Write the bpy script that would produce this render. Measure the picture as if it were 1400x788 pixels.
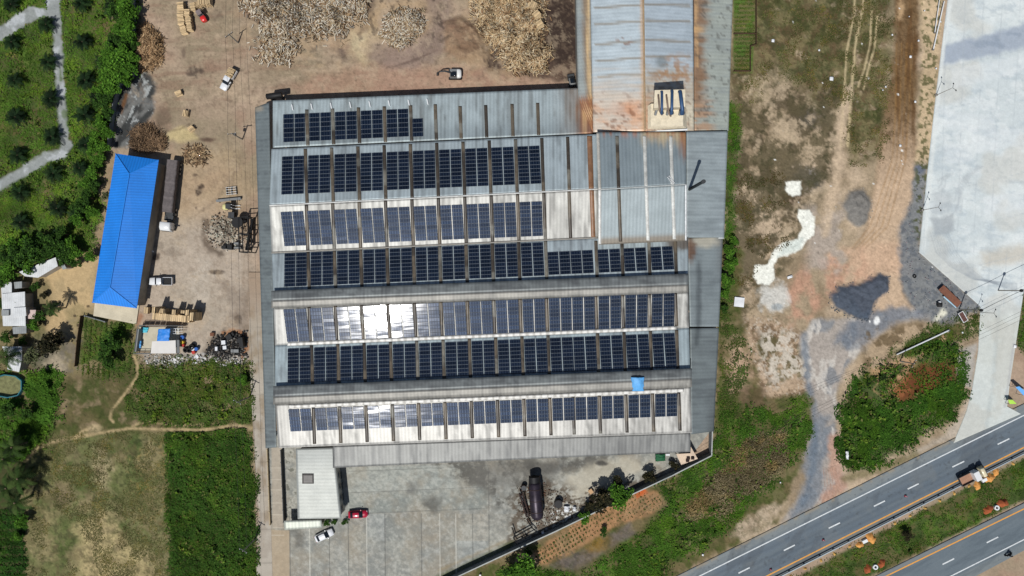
import bpy, bmesh, math, random
import numpy as np
from mathutils import Vector, Matrix

# ------------------------------------------------------------------ scene, camera, light
SC = bpy.context.scene
for o in list(bpy.data.objects): bpy.data.objects.remove(o)
COL = SC.collection
HC, S = 159.0, 0.17                     # camera height above the ground, metres per survey unit at ground level
cam_d = bpy.data.cameras.new('camera'); cam = bpy.data.objects.new('camera', cam_d); COL.objects.link(cam)
cam_d.sensor_width = 36.0; cam_d.lens = 36.0*HC/(1400*S); cam_d.clip_end = 6000; cam_d.clip_start = 1
cam.location = (0, 0, HC); cam.rotation_euler = (0, 0, 0)
SC.camera = cam
SUN = Vector((-0.172, -0.462, 0.872)).normalized()   # towards the sun
elev = math.asin(SUN.z); azim = math.atan2(SUN.x, SUN.y)
w = bpy.data.worlds.new('World'); SC.world = w; w.use_nodes = True
nt = w.node_tree; bg = nt.nodes['Background']
sky = nt.nodes.new('ShaderNodeTexSky'); sky.sky_type = 'NISHITA'; sky.sun_disc = False
sky.sun_elevation = elev; sky.sun_rotation = azim
nt.links.new(sky.outputs[0], bg.inputs[0]); bg.inputs[1].default_value = 0.055
sl = bpy.data.lights.new('sun', 'SUN'); sl.energy = 3.9; sl.angle = math.radians(0.53); sl.color = (1.0, 0.98, 0.945)
so = bpy.data.objects.new('sun', sl); COL.objects.link(so)
so.rotation_euler = SUN.to_track_quat('Z', 'Y').to_euler(); so.location = (0, 0, 60)
SC.view_settings.view_transform = 'Standard'; SC.view_settings.look = 'None'
SC.view_settings.exposure = 0.0; SC.view_settings.gamma = 1.0; SC.view_settings.use_curve_mapping = False
SC.cycles.max_bounces = 4; SC.cycles.diffuse_bounces = 2; SC.cycles.glossy_bounces = 2; SC.cycles.transmission_bounces = 2
SC.cycles.sample_clamp_indirect = 4.0

rng = np.random.default_rng(11); random.seed(11)
R = math.radians
K = 1.17                                 # brightness of a flat sunlit white sheet under this light

# ------------------------------------------------------------------ helpers
def lin(c):
    c = np.asarray(c, float)/255.0
    return np.where(c <= 0.04045, c/12.92, ((c+0.055)/1.055)**2.4)
def alb(*c): return lin(c)/K             # sunlit tone -> base colour
def P(px, py, h=0.0):                    # survey coordinates of a point at height h -> world
    f = S*(HC-h)/HC
    return Vector(((px-700)*f, -(py-394)*f, h))
def on_plane(px, py, p0, n):
    c = Vector((0, 0, HC)); d = P(px, py, 0)-c
    t = (p0-c).dot(n)/d.dot(n)
    return c+d*t
def sstep(a, b, x):
    t = np.clip((x-a)/(b-a), 0, 1); return t*t*(3-2*t)
_tab = np.random.default_rng(3).random((8, 256, 256))
def vnoise(x, y, k=0):
    t = _tab[k % 8]
    xi = np.floor(x).astype(int); yi = np.floor(y).astype(int)
    fx = x-xi; fy = y-yi; fx = fx*fx*(3-2*fx); fy = fy*fy*(3-2*fy)
    x0 = xi & 255; x1 = (xi+1) & 255; y0 = yi & 255; y1 = (yi+1) & 255
    return (t[y0, x0]*(1-fx)+t[y0, x1]*fx)*(1-fy)+(t[y1, x0]*(1-fx)+t[y1, x1]*fx)*fy
def fbm(x, y, sc, oc=4, k=0, gain=.5):
    a = 1.0; s = 0; tot = 0; x = np.asarray(x, float)/sc+k*17.3; y = np.asarray(y, float)/sc+k*9.1
    for i in range(oc):
        ca, sa = math.cos(.7*i+.3), math.sin(.7*i+.3)
        s = s+a*vnoise(x*ca-y*sa+31.7*i, x*sa+y*ca+11.3*i, k+i); tot += a; a *= gain; x = x*2.03; y = y*2.03
    return s/tot
def contrast(n, lo=.35, hi=.65): return sstep(lo, hi, n)

def pmask(X, Y, pts, f=2.0, wob=0.0, wsc=10, k=0):
    m = np.zeros(X.shape); pts = [tuple(map(float, p)) for p in pts]
    xs = [p[0] for p in pts]; ys = [p[1] for p in pts]; pad = f+wob+2
    sel = (X > min(xs)-pad) & (X < max(xs)+pad) & (Y > min(ys)-pad) & (Y < max(ys)+pad)
    x = X[sel]; y = Y[sel]
    if x.size == 0: return m
    ins = np.zeros(x.shape, bool); d2 = np.full(x.shape, 1e18)
    for i in range(len(pts)):
        x0, y0 = pts[i]; x1, y1 = pts[(i+1) % len(pts)]
        if y0 != y1:
            c = ((y0 > y) != (y1 > y)) & (x < (x1-x0)*(y-y0)/(y1-y0)+x0); ins ^= c
        dx, dy = x1-x0, y1-y0; L2 = dx*dx+dy*dy+1e-9
        t = np.clip(((x-x0)*dx+(y-y0)*dy)/L2, 0, 1)
        d2 = np.minimum(d2, (x-x0-t*dx)**2+(y-y0-t*dy)**2)
    sd = np.sqrt(d2)*np.where(ins, 1, -1)
    if wob: sd = sd+(fbm(x, y, wsc, 4, k)-.5)*2*wob
    m[sel] = sstep(-f, f, sd); return m
def lmask(X, Y, pts, wd, f=1.5, wob=0.0, wsc=8, k=0):
    m = np.zeros(X.shape); xs = [p[0] for p in pts]; ys = [p[1] for p in pts]; pad = wd+f+wob+2
    sel = (X > min(xs)-pad) & (X < max(xs)+pad) & (Y > min(ys)-pad) & (Y < max(ys)+pad)
    x = X[sel]; y = Y[sel]
    if x.size == 0: return m
    d2 = np.full(x.shape, 1e18)
    for (x0, y0), (x1, y1) in zip(pts[:-1], pts[1:]):
        dx, dy = x1-x0, y1-y0; L2 = dx*dx+dy*dy+1e-9
        t = np.clip(((x-x0)*dx+(y-y0)*dy)/L2, 0, 1)
        d2 = np.minimum(d2, (x-x0-t*dx)**2+(y-y0-t*dy)**2)
    sd = wd/2-np.sqrt(d2)
    if wob: sd = sd+(fbm(x, y, wsc, 3, k)-.5)*2*wob
    m[sel] = sstep(-f, f, sd); return m
def emask(X, Y, cx, cy, rx, ry, f=.3, wob=.3, wsc=8, k=0, rot=0):
    c, s = math.cos(rot), math.sin(rot); dx = X-cx; dy = Y-cy
    u = (dx*c+dy*s)/rx; v = (-dx*s+dy*c)/ry; m = np.zeros(X.shape)
    sel = (abs(u) < 2.2) & (abs(v) < 2.2)
    r = np.sqrt(u[sel]**2+v[sel]**2)
    if wob: r = r+(fbm(X[sel], Y[sel], wsc, 4, k)-.5)*2*wob
    m[sel] = 1-sstep(1-f, 1+f, r); return m
def put(c, rgb, m, a=1.0):
    c[...] = c+(alb(*rgb)-c)*(m*a)[..., None]

# ---------------------------------------------------------------- materials
MATS = {}
def M(name, rgb=(128, 128, 128), rough=.8, metal=0.0, var=.18, scale=.6, bump=0.0, bscale=4, spec=.3, attr=False,
      rib=None, ribstep=.75, ribamp=.25, island=0.0, coat=0.0, raw=False, fine=0.0, objrand=0.0):
    if name in MATS: return MATS[name]
    m = bpy.data.materials.new(name); m.use_nodes = True; t = m.node_tree; N = t.nodes; L = t.links
    b = N['Principled BSDF']; b.inputs['Roughness'].default_value = rough; b.inputs['Metallic'].default_value = metal
    b.inputs['Specular IOR Level'].default_value = spec
    if coat: b.inputs['Coat Weight'].default_value = coat; b.inputs['Coat Roughness'].default_value = .08
    tc = N.new('ShaderNodeTexCoord')
    if attr:
        a = N.new('ShaderNodeAttribute'); a.attribute_name = 'Col'; cur = a.outputs['Color']
    else:
        a = N.new('ShaderNodeRGB'); c = alb(*rgb); a.outputs[0].default_value = (*c, 1); cur = a.outputs[0]
    def mul(cur, fac_socket, lo, hi):
        mr = N.new('ShaderNodeMapRange'); mr.inputs['From Min'].default_value = .25; mr.inputs['From Max'].default_value = .75
        mr.inputs['To Min'].default_value = lo; mr.inputs['To Max'].default_value = hi
        L.new(fac_socket, mr.inputs['Value'])
        vm = N.new('ShaderNodeVectorMath'); vm.operation = 'SCALE'
        L.new(cur, vm.inputs[0]); L.new(mr.outputs[0], vm.inputs['Scale']); return vm.outputs[0]
    def noise(sc, det=4):
        n = N.new('ShaderNodeTexNoise'); n.inputs['Scale'].default_value = sc; n.inputs['Detail'].default_value = det
        L.new(tc.outputs['Object'], n.inputs['Vector']); return n.outputs[0]
    if var: cur = mul(cur, noise(scale, 5), 1-var, 1+var)
    if fine: cur = mul(cur, noise(3.1, 3), 1-fine, 1+fine)
    if island:
        g = N.new('ShaderNodeNewGeometry'); mr = N.new('ShaderNodeMapRange')
        mr.inputs['To Min'].default_value = 1-island; mr.inputs['To Max'].default_value = 1+island
        L.new(g.outputs['Random Per Island'], mr.inputs['Value'])
        vm = N.new('ShaderNodeVectorMath'); vm.operation = 'SCALE'; L.new(cur, vm.inputs[0]); L.new(mr.outputs[0], vm.inputs['Scale']); cur = vm.outputs[0]
    if objrand:
        g = N.new('ShaderNodeObjectInfo'); mr = N.new('ShaderNodeMapRange')
        mr.inputs['To Min'].default_value = 1-objrand; mr.inputs['To Max'].default_value = 1+objrand
        L.new(g.outputs['Random'], mr.inputs['Value'])
        vm = N.new('ShaderNodeVectorMath'); vm.operation = 'SCALE'; L.new(cur, vm.inputs[0]); L.new(mr.outputs[0], vm.inputs['Scale']); cur = vm.outputs[0]
    hgt = None
    if rib:                               # corrugation: ribs repeat along X or Y
        sx = N.new('ShaderNodeSeparateXYZ'); L.new(tc.outputs['Object'], sx.inputs[0])
        q = N.new('ShaderNodeMath'); q.operation = 'MULTIPLY'; q.inputs[1].default_value = 2*math.pi/ribstep
        L.new(sx.outputs[rib], q.inputs[0])
        s_ = N.new('ShaderNodeMath'); s_.operation = 'SINE'; L.new(q.outputs[0], s_.inputs[0])
        p = N.new('ShaderNodeMath'); p.operation = 'MULTIPLY_ADD'; p.inputs[1].default_value = .25; p.inputs[2].default_value = .5
        L.new(s_.outputs[0], p.inputs[0]); hgt = p.outputs[0]
        cur = mul(cur, hgt, 1-ribamp*.5, 1+ribamp*.5)
    L.new(cur, b.inputs['Base Color'])
    if bump or rib:
        bp = N.new('ShaderNodeBump'); bp.inputs['Distance'].default_value = .1 if not rib else .03
        bp.inputs['Strength'].default_value = bump if bump else .25
        L.new(hgt if rib else noise(bscale, 5), bp.inputs['Height']); L.new(bp.outputs[0], b.inputs['Normal'])
    MATS[name] = m; return m

# ---------------------------------------------------------------- object helpers
def tag(o, label=None, cat=None, group=None, kind=None):
    if label: o['label'] = label
    if cat: o['category'] = cat
    if group: o['group'] = group
    if kind: o['kind'] = kind
    return o
WORLD = set()
def base(name, px, py, label, cat, group=None, h=0):   # an Empty at a thing's base whose parts are modelled in place
    o = empty(name, P(px, py, h), 0, label, cat, group); WORLD.add(o.name); return o
def empty(name, loc, rz=0, label=None, cat=None, group=None):
    o = bpy.data.objects.new(name, None); COL.objects.link(o); o.location = loc; o.rotation_euler = (0, 0, rz)
    o.empty_display_size = .5
    return tag(o, label, cat, group)
def link(name, me, parent=None, loc=None):
    o = bpy.data.objects.new(name, me); COL.objects.link(o)
    if parent:
        o.parent = parent
        if parent.name in WORLD: o.location = -parent.location      # parts modelled in place
    if loc is not None: o.location = loc
    return o
def copy_tree(o, parent=None):
    c = o.copy(); COL.objects.link(c)
    if parent: c.parent = parent
    for ch in list(o.children): copy_tree(ch, c)
    return c
def np_mesh(name, V, F, mats, cols=None, smooth=False, midx=None):
    V = np.ascontiguousarray(V, np.float32); F = np.ascontiguousarray(F, np.int32)
    me = bpy.data.meshes.new(name); n, k = F.shape
    me.vertices.add(len(V)); me.vertices.foreach_set('co', V.ravel())
    me.loops.add(n*k); me.loops.foreach_set('vertex_index', F.ravel())
    me.polygons.add(n); me.polygons.foreach_set('loop_start', np.arange(0, n*k, k, dtype=np.int32))
    me.polygons.foreach_set('loop_total', np.full(n, k, np.int32))
    if smooth: me.polygons.foreach_set('use_smooth', np.ones(n, bool))
    if cols is not None:
        a = me.attributes.new('Col', 'FLOAT_COLOR', 'POINT'); c4 = np.ones((len(V), 4), np.float32); c4[:, :3] = np.clip(cols, .003, .9)
        a.data.foreach_set('color', c4.ravel())
    for m in (mats if isinstance(mats, (list, tuple)) else [mats]): me.materials.append(m)
    if midx is not None: me.polygons.foreach_set('material_index', np.asarray(midx, np.int32))
    me.update(calc_edges=True); return me

class MB:
    def __init__(s): s.v = []; s.f = []; s.m = []; s.sm = []
    def add(s, vs, fs, mi=0, sm=False):
        b = len(s.v); s.v += [tuple(v) for v in vs]
        for f in fs: s.f.append(tuple(b+i for i in f)); s.m.append(mi); s.sm.append(sm)
    def box(s, c, d, rz=0, mi=0, tilt=0, M4=None, taper=1.0):
        x, y, z = d[0]/2, d[1]/2, d[2]/2; t = taper
        vs = [Vector(p) for p in [(-x, -y, -z), (x, -y, -z), (x, y, -z), (-x, y, -z), (-x*t, -y*t, z), (x*t, -y*t, z), (x*t, y*t, z), (-x*t, y*t, z)]]
        m = M4 if M4 is not None else (Matrix.Rotation(rz, 3, 'Z') @ Matrix.Rotation(tilt, 3, 'Y'))
        s.add([m @ v+Vector(c) for v in vs], [(3, 2, 1, 0), (4, 5, 6, 7), (0, 1, 5, 4), (1, 2, 6, 5), (2, 3, 7, 6), (3, 0, 4, 7)], mi)
    def tube(s, pts, r, n=8, mi=0, caps=True, sm=True):
        pts = [Vector(p) for p in pts]; rr = r if isinstance(r, (list, tuple)) else [r]*len(pts); rings = []
        for i, p in enumerate(pts):
            t = (pts[min(i+1, len(pts)-1)]-pts[max(i-1, 0)]).normalized()
            a = t.orthogonal().normalized() if i == 0 else (a-t*a.dot(t)).normalized()
            b = t.cross(a)
            rings.append([p+(a*math.cos(2*math.pi*j/n)+b*math.sin(2*math.pi*j/n))*rr[i] for j in range(n)])
        s.rings(rings, mi, caps, sm)
    def rings(s, rings, mi=0, caps=True, sm=False):
        n = len(rings[0]); vs = [v for r in rings for v in r]; fs = []
        for i in range(len(rings)-1):
            for j in range(n):
                a = i*n+j; b = i*n+(j+1) % n; fs.append((a, b, b+n, a+n))
        s.add(vs, fs, mi, sm)
        if caps:
            s.add(rings[0], [tuple(range(n))[::-1]], mi); s.add(rings[-1], [tuple(range(n))], mi)
    def loft(s, secs, mi=0, ch=.25, sm=True):    # sections along x: (x, half width, z bottom, z top)
        rg = []
        for x, w_, z0, z1 in secs:
            c = min(ch*w_, (z1-z0)*.45)
            rg.append([(x, -w_, z0+c), (x, -w_, z1-c), (x, -w_+c, z1), (x, w_-c, z1), (x, w_, z1-c), (x, w_, z0+c), (x, w_-c, z0), (x, -w_+c, z0)][::-1])
        s.rings(rg, mi, True, sm)
    def poly(s, pts, mi=0): s.add(pts, [tuple(range(len(pts)))], mi)
    def slab(s, pts, th, mi=0):                  # top outline (ccw from above), thickness down
        n = len(pts); vs = [Vector(p) for p in pts]+[Vector(p)-Vector((0, 0, th)) for p in pts]
        fs = [tuple(range(n)), tuple(range(2*n-1, n-1, -1))]+[(i, n+i, n+(i+1) % n, (i+1) % n) for i in range(n)]
        s.add(vs, fs, mi)
    def mesh(s, name, mats):
        me = bpy.data.meshes.new(name); me.from_pydata(s.v, [], s.f)
        for m in (mats if isinstance(mats, (list, tuple)) else [mats]): me.materials.append(m)
        me.polygons.foreach_set('material_index', s.m); me.polygons.foreach_set('use_smooth', s.sm); me.update()
        bm = bmesh.new(); bm.from_mesh(me); bmesh.ops.recalc_face_normals(bm, faces=bm.faces); bm.to_mesh(me); bm.free()
        return me
    def build(s, name, mats, parent=None, loc=None): return link(name, s.mesh(name, mats), parent, loc)

def grid_sheet(name, V3, colf, mat, parent=None, thick=.06):   # V3: (nv, nu, 3) world points, colf(px, py, V3)->albedo
    nv, nu, _ = V3.shape; z = V3[..., 2]
    px = V3[..., 0]/(S*(HC-z)/HC)+700; py = -V3[..., 1]/(S*(HC-z)/HC)+394
    c = colf(px, py, V3)
    V = V3.reshape(-1, 3); idx = np.arange(nu*nv).reshape(nv, nu)
    F = np.stack([idx[:-1, :-1], idx[1:, :-1], idx[1:, 1:], idx[:-1, 1:]], -1).reshape(-1, 4)
    per = np.concatenate([idx[0, :], idx[1:, -1], idx[-1, ::-1][1:], idx[::-1, 0][1:-1]])
    B = V[per]-np.array([0, 0, thick]); nb = len(per); b0 = len(V); k = np.arange(nb)
    side = np.stack([per, per[(k+1) % nb], b0+(k+1) % nb, b0+k], -1)
    bot = np.array([[b0, b0+nu-1, b0+nu+nv-2, b0+2*nu+nv-3]])
    cc = c.reshape(-1, 3)
    me = np_mesh(name, np.concatenate([V, B]), np.concatenate([F, side, bot]), mat, np.concatenate([cc, cc[per]]))
    return link(name, me, parent)
def bil(c4, nu, nv):
    A, B, C, D = [np.array(p) for p in c4]; u = np.linspace(0, 1, nu)[None, :, None]; v = np.linspace(0, 1, nv)[:, None, None]
    return (A*(1-u)+B*u)*(1-v)+(D*(1-u)+C*u)*v
def sheet(name, c4, colf, mat, parent=None, thick=.06, res=.5):   # corners (px,py,h): TL TR BR BL
    c = [P(*p) for p in c4]
    nu = max(2, int((c[1]-c[0]).length/res)+1); nv = max(2, int((c[3]-c[0]).length/res)+1)
    return grid_sheet(name, bil(c, nu, nv), colf, mat, parent, thick)
def ribbon(name, left, right, nu, step, h, colf, mat, thick=.3):
    rows = []
    for (l0, l1), (r0, r1) in zip(zip(left[:-1], left[1:]), zip(right[:-1], right[1:])):
        n = max(1, int(max(math.hypot(l1[0]-l0[0], l1[1]-l0[1]), math.hypot(r1[0]-r0[0], r1[1]-r0[1]))/step))
        for i in range(n):
            t = i/n; rows.append((P(l0[0]+(l1[0]-l0[0])*t, l0[1]+(l1[1]-l0[1])*t, h), P(r0[0]+(r1[0]-r0[0])*t, r0[1]+(r1[1]-r0[1])*t, h)))
    rows.append((P(*left[-1], h), P(*right[-1], h)))
    u = np.linspace(0, 1, nu)[:, None]
    V3 = np.stack([np.array(a)*(1-u)+np.array(b)*u for a, b in rows])
    return grid_sheet(name, V3, colf, mat, None, thick)
ORD = ['first', 'second', 'third', 'fourth', 'fifth', 'sixth', 'seventh', 'eighth', 'ninth', 'tenth', 'eleventh', 'twelfth', 'thirteenth', 'fourteenth', 'fifteenth', 'sixteenth', 'seventeenth', 'eighteenth', 'nineteenth', 'twentieth', 'twenty-first', 'twenty-second', 'twenty-third', 'twenty-fourth', 'twenty-fifth', 'twenty-sixth', 'twenty-seventh', 'twenty-eighth', 'twenty-ninth', 'thirtieth']
# ------------------------------------------------------------------ the ground: one painted sheet out to the horizon
def axis(lo, hi, st, outer):
    a = np.arange(lo, hi+st*.5, st); return np.concatenate([[lo-o for o in outer[::-1]], a, [hi+o for o in outer]])
GX, GY = np.meshgrid(axis(-90, 1490, 1.5, [30, 90, 250, 700, 2500, 12000]), axis(-80, 870, 1.5, [30, 90, 250, 700, 2500, 12000]))

GREEN_AREAS = dict(                          # (outline, softness)
    grove=[(-90, -80), (192, -80), (186, 20), (190, 62), (178, 105), (158, 120), (150, 200), (138, 232), (134, 300), (126, 338), (98, 352), (60, 352), (0, 392), (-90, 392)],
    weedfield=[(232, 592), (338, 586), (345, 640), (350, 700), (352, 800), (352, 870), (246, 870), (238, 780), (229, 700)],
    scrub=[(190, 502), (262, 494), (340, 500), (342, 580), (240, 580), (195, 575), (175, 540)],
    sidegreen=[(-90, 500), (30, 510), (75, 510), (80, 570), (60, 610), (30, 625), (-90, 640)],
    plot=[(112, 436), (180, 446), (184, 500), (150, 520), (112, 505)],
    southweeds=[(985, 560), (1010, 556), (1060, 570), (1100, 545), (1108, 590), (1075, 640), (1020, 700), (940, 760), (880, 800), (800, 830), (660, 830), (690, 775), (780, 770), (860, 730), (905, 690), (905, 660), (975, 625)],
    triangle=[(1150, 610), (1152, 560), (1165, 520), (1190, 505), (1240, 500), (1275, 470), (1310, 475), (1312, 520), (1322, 535), (1300, 570), (1265, 590), (1250, 600), (1200, 635), (1160, 645)],
    triangletop=[(1220, 480), (1260, 455), (1300, 440), (1342, 425), (1340, 455), (1300, 470), (1240, 490)],
    median=[(1070, 800), (1404, 625), (1500, 580), (1500, 640), (1400, 684), (1190, 790), (1050, 860), (1000, 860)],
    eastedge=[(1399, 400), (1500, 390), (1500, 500), (1412, 500), (1390, 470)],
    westbuilding=[(988, 330), (1008, 345), (1012, 380), (1000, 430), (990, 470), (984, 400)],
    backedge=[(998, 140), (1012, 150), (1005, 240), (1003, 330), (990, 330), (994, 180)],
)
def paint_ground(X, Y):
    c = np.zeros(X.shape+(3,)); c[...] = alb(150, 135, 112)
    n1 = fbm(X, Y, 60, 5, 1); n2 = fbm(X, Y, 14, 5, 2); n3 = fbm(X, Y, 5, 3, 3); n4 = fbm(X, Y, 25, 5, 4)
    far = np.maximum(abs(X-700)/900, abs(Y-394)/600)
    # -- timber yard
    put(c, (178, 155, 134), contrast(n1, .3, .7), .9); put(c, (160, 134, 114), contrast(n4, .5, .75), .7)
    streak = fbm(X*.16+Y*.02, Y+X*.05, 7, 4, 5)
    ym = pmask(X, Y, [(150, -90), (810, -90), (810, 150), (150, 150)], 10)
    put(c, (178, 158, 134), contrast(streak, .52, .7)*ym, .6); put(c, (140, 112, 94), contrast(1-streak, .55, .75)*ym, .5)
    put(c, (170, 132, 112), pmask(X, Y, [(480, 90), (640, 88), (770, 112), (770, 122), (430, 135), (400, 118)], 10, 8), .55)
    put(c, (186, 166, 132), emask(X, Y, 500, 55, 26, 30, .5, .5, 12, 3), .85); put(c, (198, 182, 148), emask(X, Y, 491, 62, 11, 15, .6, .4), .8)
    put(c, (84, 72, 66), lmask(X, Y, [(508, -10), (503, 20), (498, 38)], 12, 5, 4), .8); put(c, (96, 82, 74), lmask(X, Y, [(460, 42), (462, 60), (470, 78)], 9, 5, 4), .7)
    put(c, (176, 150, 112), lmask(X, Y, [(508, 30), (525, 8), (560, 4), (600, 10), (585, 40)], 16, 8, 5), .55)
    put(c, (140, 122, 112), lmask(X, Y, [(600, -10), (605, 40), (585, 70), (545, 80), (520, 72)], 34, 8, 6), .7)
    for k in range(9): put(c, (104, 86, 78), lmask(X, Y, [(612-3*k, 6+3*k), (606-3*k, 45+k), (600-4*k, 68+2*k), (575-6*k, 78+2*k)], 1.3, 1, .6), .35)
    put(c, (122, 92, 70), pmask(X, Y, [(606, 30), (625, 22), (660, 40), (672, 80), (640, 88), (610, 78)], 6, 6), .7)
    put(c, (70, 56, 50), pmask(X, Y, [(652, 76), (668, 45), (700, 70), (735, 60), (742, -90), (806, -90), (806, 108), (760, 112), (715, 102), (670, 96)], 6, 7, 12, 2), .93)
    put(c, (52, 42, 38), pmask(X, Y, [(745, -90), (795, -90), (792, 80), (765, 90), (748, 60)], 6, 8, 14, 1), .7)
    for k in range(7): put(c, (150, 120, 100), lmask(X, Y, [(690, 98+2*k), (730, 101+2.0*k), (762, 93+2.4*k), (785, 76+4*k)], 1.0, .9, .6), .35)
    put(c, (72, 62, 56), contrast(fbm(X, Y, 7, 4, 6), .62, .72)*pmask(X, Y, [(340, -20), (620, -20), (620, 60), (420, 70), (350, 90)], 14), .7)
    put(c, (86, 74, 62), contrast(fbm(X, Y, 4, 3, 1), .66, .75)*ym, .35)
    # burnt corner, brush remains
    bm_ = pmask(X, Y, [(168, 112), (196, 98), (212, 118), (212, 150), (196, 182), (178, 198), (154, 205), (158, 150)], 5, 6, 14, 3)
    put(c, (104, 108, 108), bm_, .9); put(c, (48, 50, 50), contrast(fbm(X+Y*.5, Y*.35, 9, 4, 2), .45, .6)*bm_, .85)
    put(c, (178, 182, 180), contrast(fbm(X*2+Y, Y*.6-X*.4, 7, 3, 5), .62, .7)*bm_, .75)
    put(c, (120, 78, 40), lmask(X, Y, [(172, 130), (165, 155)], 4, 2, 1.5), .7)
    put(c, (88, 74, 62), emask(X, Y, 222, 162, 12, 16, .5, .5), .6)
    put(c, (196, 178, 132), pmask(X, Y, [(222, 186), (248, 172), (262, 176), (270, 190), (248, 194), (226, 192)], 4, 4), .85)
    put(c, (80, 60, 52), emask(X, Y, 284, 191, 12, 3, .5, .4), .8); put(c, (90, 72, 60), lmask(X, Y, [(226, 180), (245, 177), (258, 170)], 2, 1.5, 1), .6)
    put(c, (72, 62, 56), emask(X, Y, 268, 97, 11, 7, .4, .9, 5), .75); put(c, (100, 84, 74), emask(X, Y, 251, 72, 3, 8, .5, .5), .6)
    put(c, (110, 96, 84), emask(X, Y, 295, 20, 9, 8, .5, .9, 4), .6); put(c, (104, 84, 70), emask(X, Y, 215, 105, 4, 3), .7)
    # left yard, paler concrete, stains
    put(c, (182, 170, 154), pmask(X, Y, [(206, 300), (270, 290), (345, 340), (345, 500), (240, 500), (240, 450), (190, 425)], 16, 14, 30, 2), .75)
    put(c, (196, 186, 170), contrast(n4, .5, .7)*pmask(X, Y, [(215, 330), (345, 330), (345, 480), (220, 480)], 12), .5)
    put(c, (184, 160, 126), pmask(X, Y, [(226, 210), (320, 200), (345, 260), (330, 290), (250, 310), (226, 300)], 14, 12, 20, 5), .5)
    for (x, y, rx, ry, a) in [(271, 261, 5, 6, .85), (275, 255, 4, 3, .8), (266, 239, 4, 2.2, .7), (296, 372, 9, 3.4, .9), (213, 351, 7, 5, .85), (325, 437, 5, 6, .8), (268, 285, 1.2, 2, .7), (278, 286, 1.2, 2.4, .7), (217, 336, 8, 7, .3), (232, 345, 9, 7, .3)]:
        put(c, (56, 46, 42), emask(X, Y, x, y, rx, ry, .35, .6, 5), a)
    for k in range(7): put(c, (138, 118, 98), lmask(X, Y, [(322+3*k, 205), (318+4*k, 260), (330+2.2*k, 330), (334+1.2*k, 480)], 1.1, .9, .6), .4)
    for k in range(6): put(c, (136, 116, 96), lmask(X, Y, [(258+4*k, 300-3*k), (285+4*k, 285-4*k), (300+6*k, 262-8*k), (285+8*k, 205)], 1.0, .9, .6), .35)
    put(c, (120, 108, 96), pmask(X, Y, [(300, 385), (340, 395), (343, 470), (310, 470), (318, 420)], 8, 8), .5)
    put(c, (58, 56, 56), pmask(X, Y, [(282, 466), (305, 452), (332, 455), (336, 480), (300, 488), (276, 486)], 5, 5), .85)
    put(c, (160, 104, 62), lmask(X, Y, [(306, 456), (322, 452), (334, 458), (336, 475), (330, 492)], 6, 2.5, 3, 5), .8)
    put(c, (188, 160, 128), lmask(X, Y, [(205, 300), (190, 400), (187, 422)], 6, 2, 1), .6); put(c, (156, 108, 80), lmask(X, Y, [(192, 432), (186, 448), (181, 470)], 5, 2.5, 2), .7)
    # -- ground beside and behind the houses
    put(c, (128, 116, 84), pmask(X, Y, [(-90, 380), (130, 340), (128, 430), (190, 445), (190, 500), (345, 495), (352, 870), (-90, 870)], 6, 6, 20), 1)
    put(c, (196, 170, 128), pmask(X, Y, [(62, 372), (100, 352), (134, 335), (128, 420), (112, 436), (88, 462), (78, 478), (66, 450), (70, 420)], 8, 8, 18), .95)
    put(c, (160, 142, 108), contrast(n2, .5, .65)*emask(X, Y, 100, 420, 40, 60), .55); put(c, (140, 128, 92), emask(X, Y, 104, 432, 14, 16, .3, .3), .55)
    for (x, y) in [(102, 432), (92, 441), (98, 450), (120, 419), (106, 445)]: put(c, (60, 52, 44), emask(X, Y, x, y, 2, 2), .85)
    put(c, (88, 90, 82), emask(X, Y, 62, 485, 32, 26, .5, .5), .7); put(c, (178, 164, 140), emask(X, Y, 76, 498, 16, 13, .5, .6, 6), .85)
    put(c, (110, 108, 70), contrast(n2, .45, .6)*pmask(X, Y, [(40, 420), (78, 430), (80, 470), (45, 470)], 8), .6)
    put(c, (120, 112, 100), contrast(n3, .5, .6)*emask(X, Y, 100, 480, 22, 34, .5, .3), .7)
    put(c, (176, 160, 130), lmask(X, Y, [(78, 505), (84, 540), (76, 575)], 4, 3, 3), .55)
    # strip west of the blue roof
    put(c, (150, 132, 104), pmask(X, Y, [(140, 200), (160, 205), (150, 280), (135, 345), (124, 345), (132, 270)], 4, 5), .9); put(c, (66, 62, 56), contrast(n3, .5, .6)*pmask(X, Y, [(100, 310), (136, 290), (132, 350), (104, 345)], 5), .8)
    # dry field
    fm = pmask(X, Y, [(40, 600), (110, 590), (230, 592), (230, 700), (240, 800), (246, 870), (36, 870), (38, 700)], 6, 4)
    put(c, (110, 113, 72), fm, 1); put(c, (86, 98, 54), contrast(n4, .45, .62)*fm, .75); put(c, (152, 138, 102), contrast(fbm(X, Y, 40, 6, 7, .62), .5, .68)*fm, .75)
    put(c, (186, 168, 124), pmask(X, Y, [(108, 720), (140, 700), (165, 735), (215, 770), (222, 800), (100, 820), (105, 750)], 12, 14, 16), .8)
    put(c, (190, 172, 136), emask(X, Y, 140, 640, 13, 26, .5, .8, 10), .6); put(c, (116, 98, 80), emask(X, Y, 85, 680, 14, 18, .6, .6), .6)
    put(c, (70, 92, 44), emask(X, Y, 181, 612, 13, 20, .4, .5), .8); put(c, (78, 96, 46), emask(X, Y, 88, 652, 12, 9, .5, .5), .6); put(c, (74, 90, 46), emask(X, Y, 68, 690, 13, 11, .5, .5), .5)
    put(c, (58, 60, 40), contrast(n3, .58, .68)*fm, .5); put(c, (160, 140, 92), contrast(fbm(X, Y, 4, 2, 6), .62, .72)*pmask(X, Y, [(170, 620), (228, 600), (228, 720), (190, 720)], 10), .6)
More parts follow.
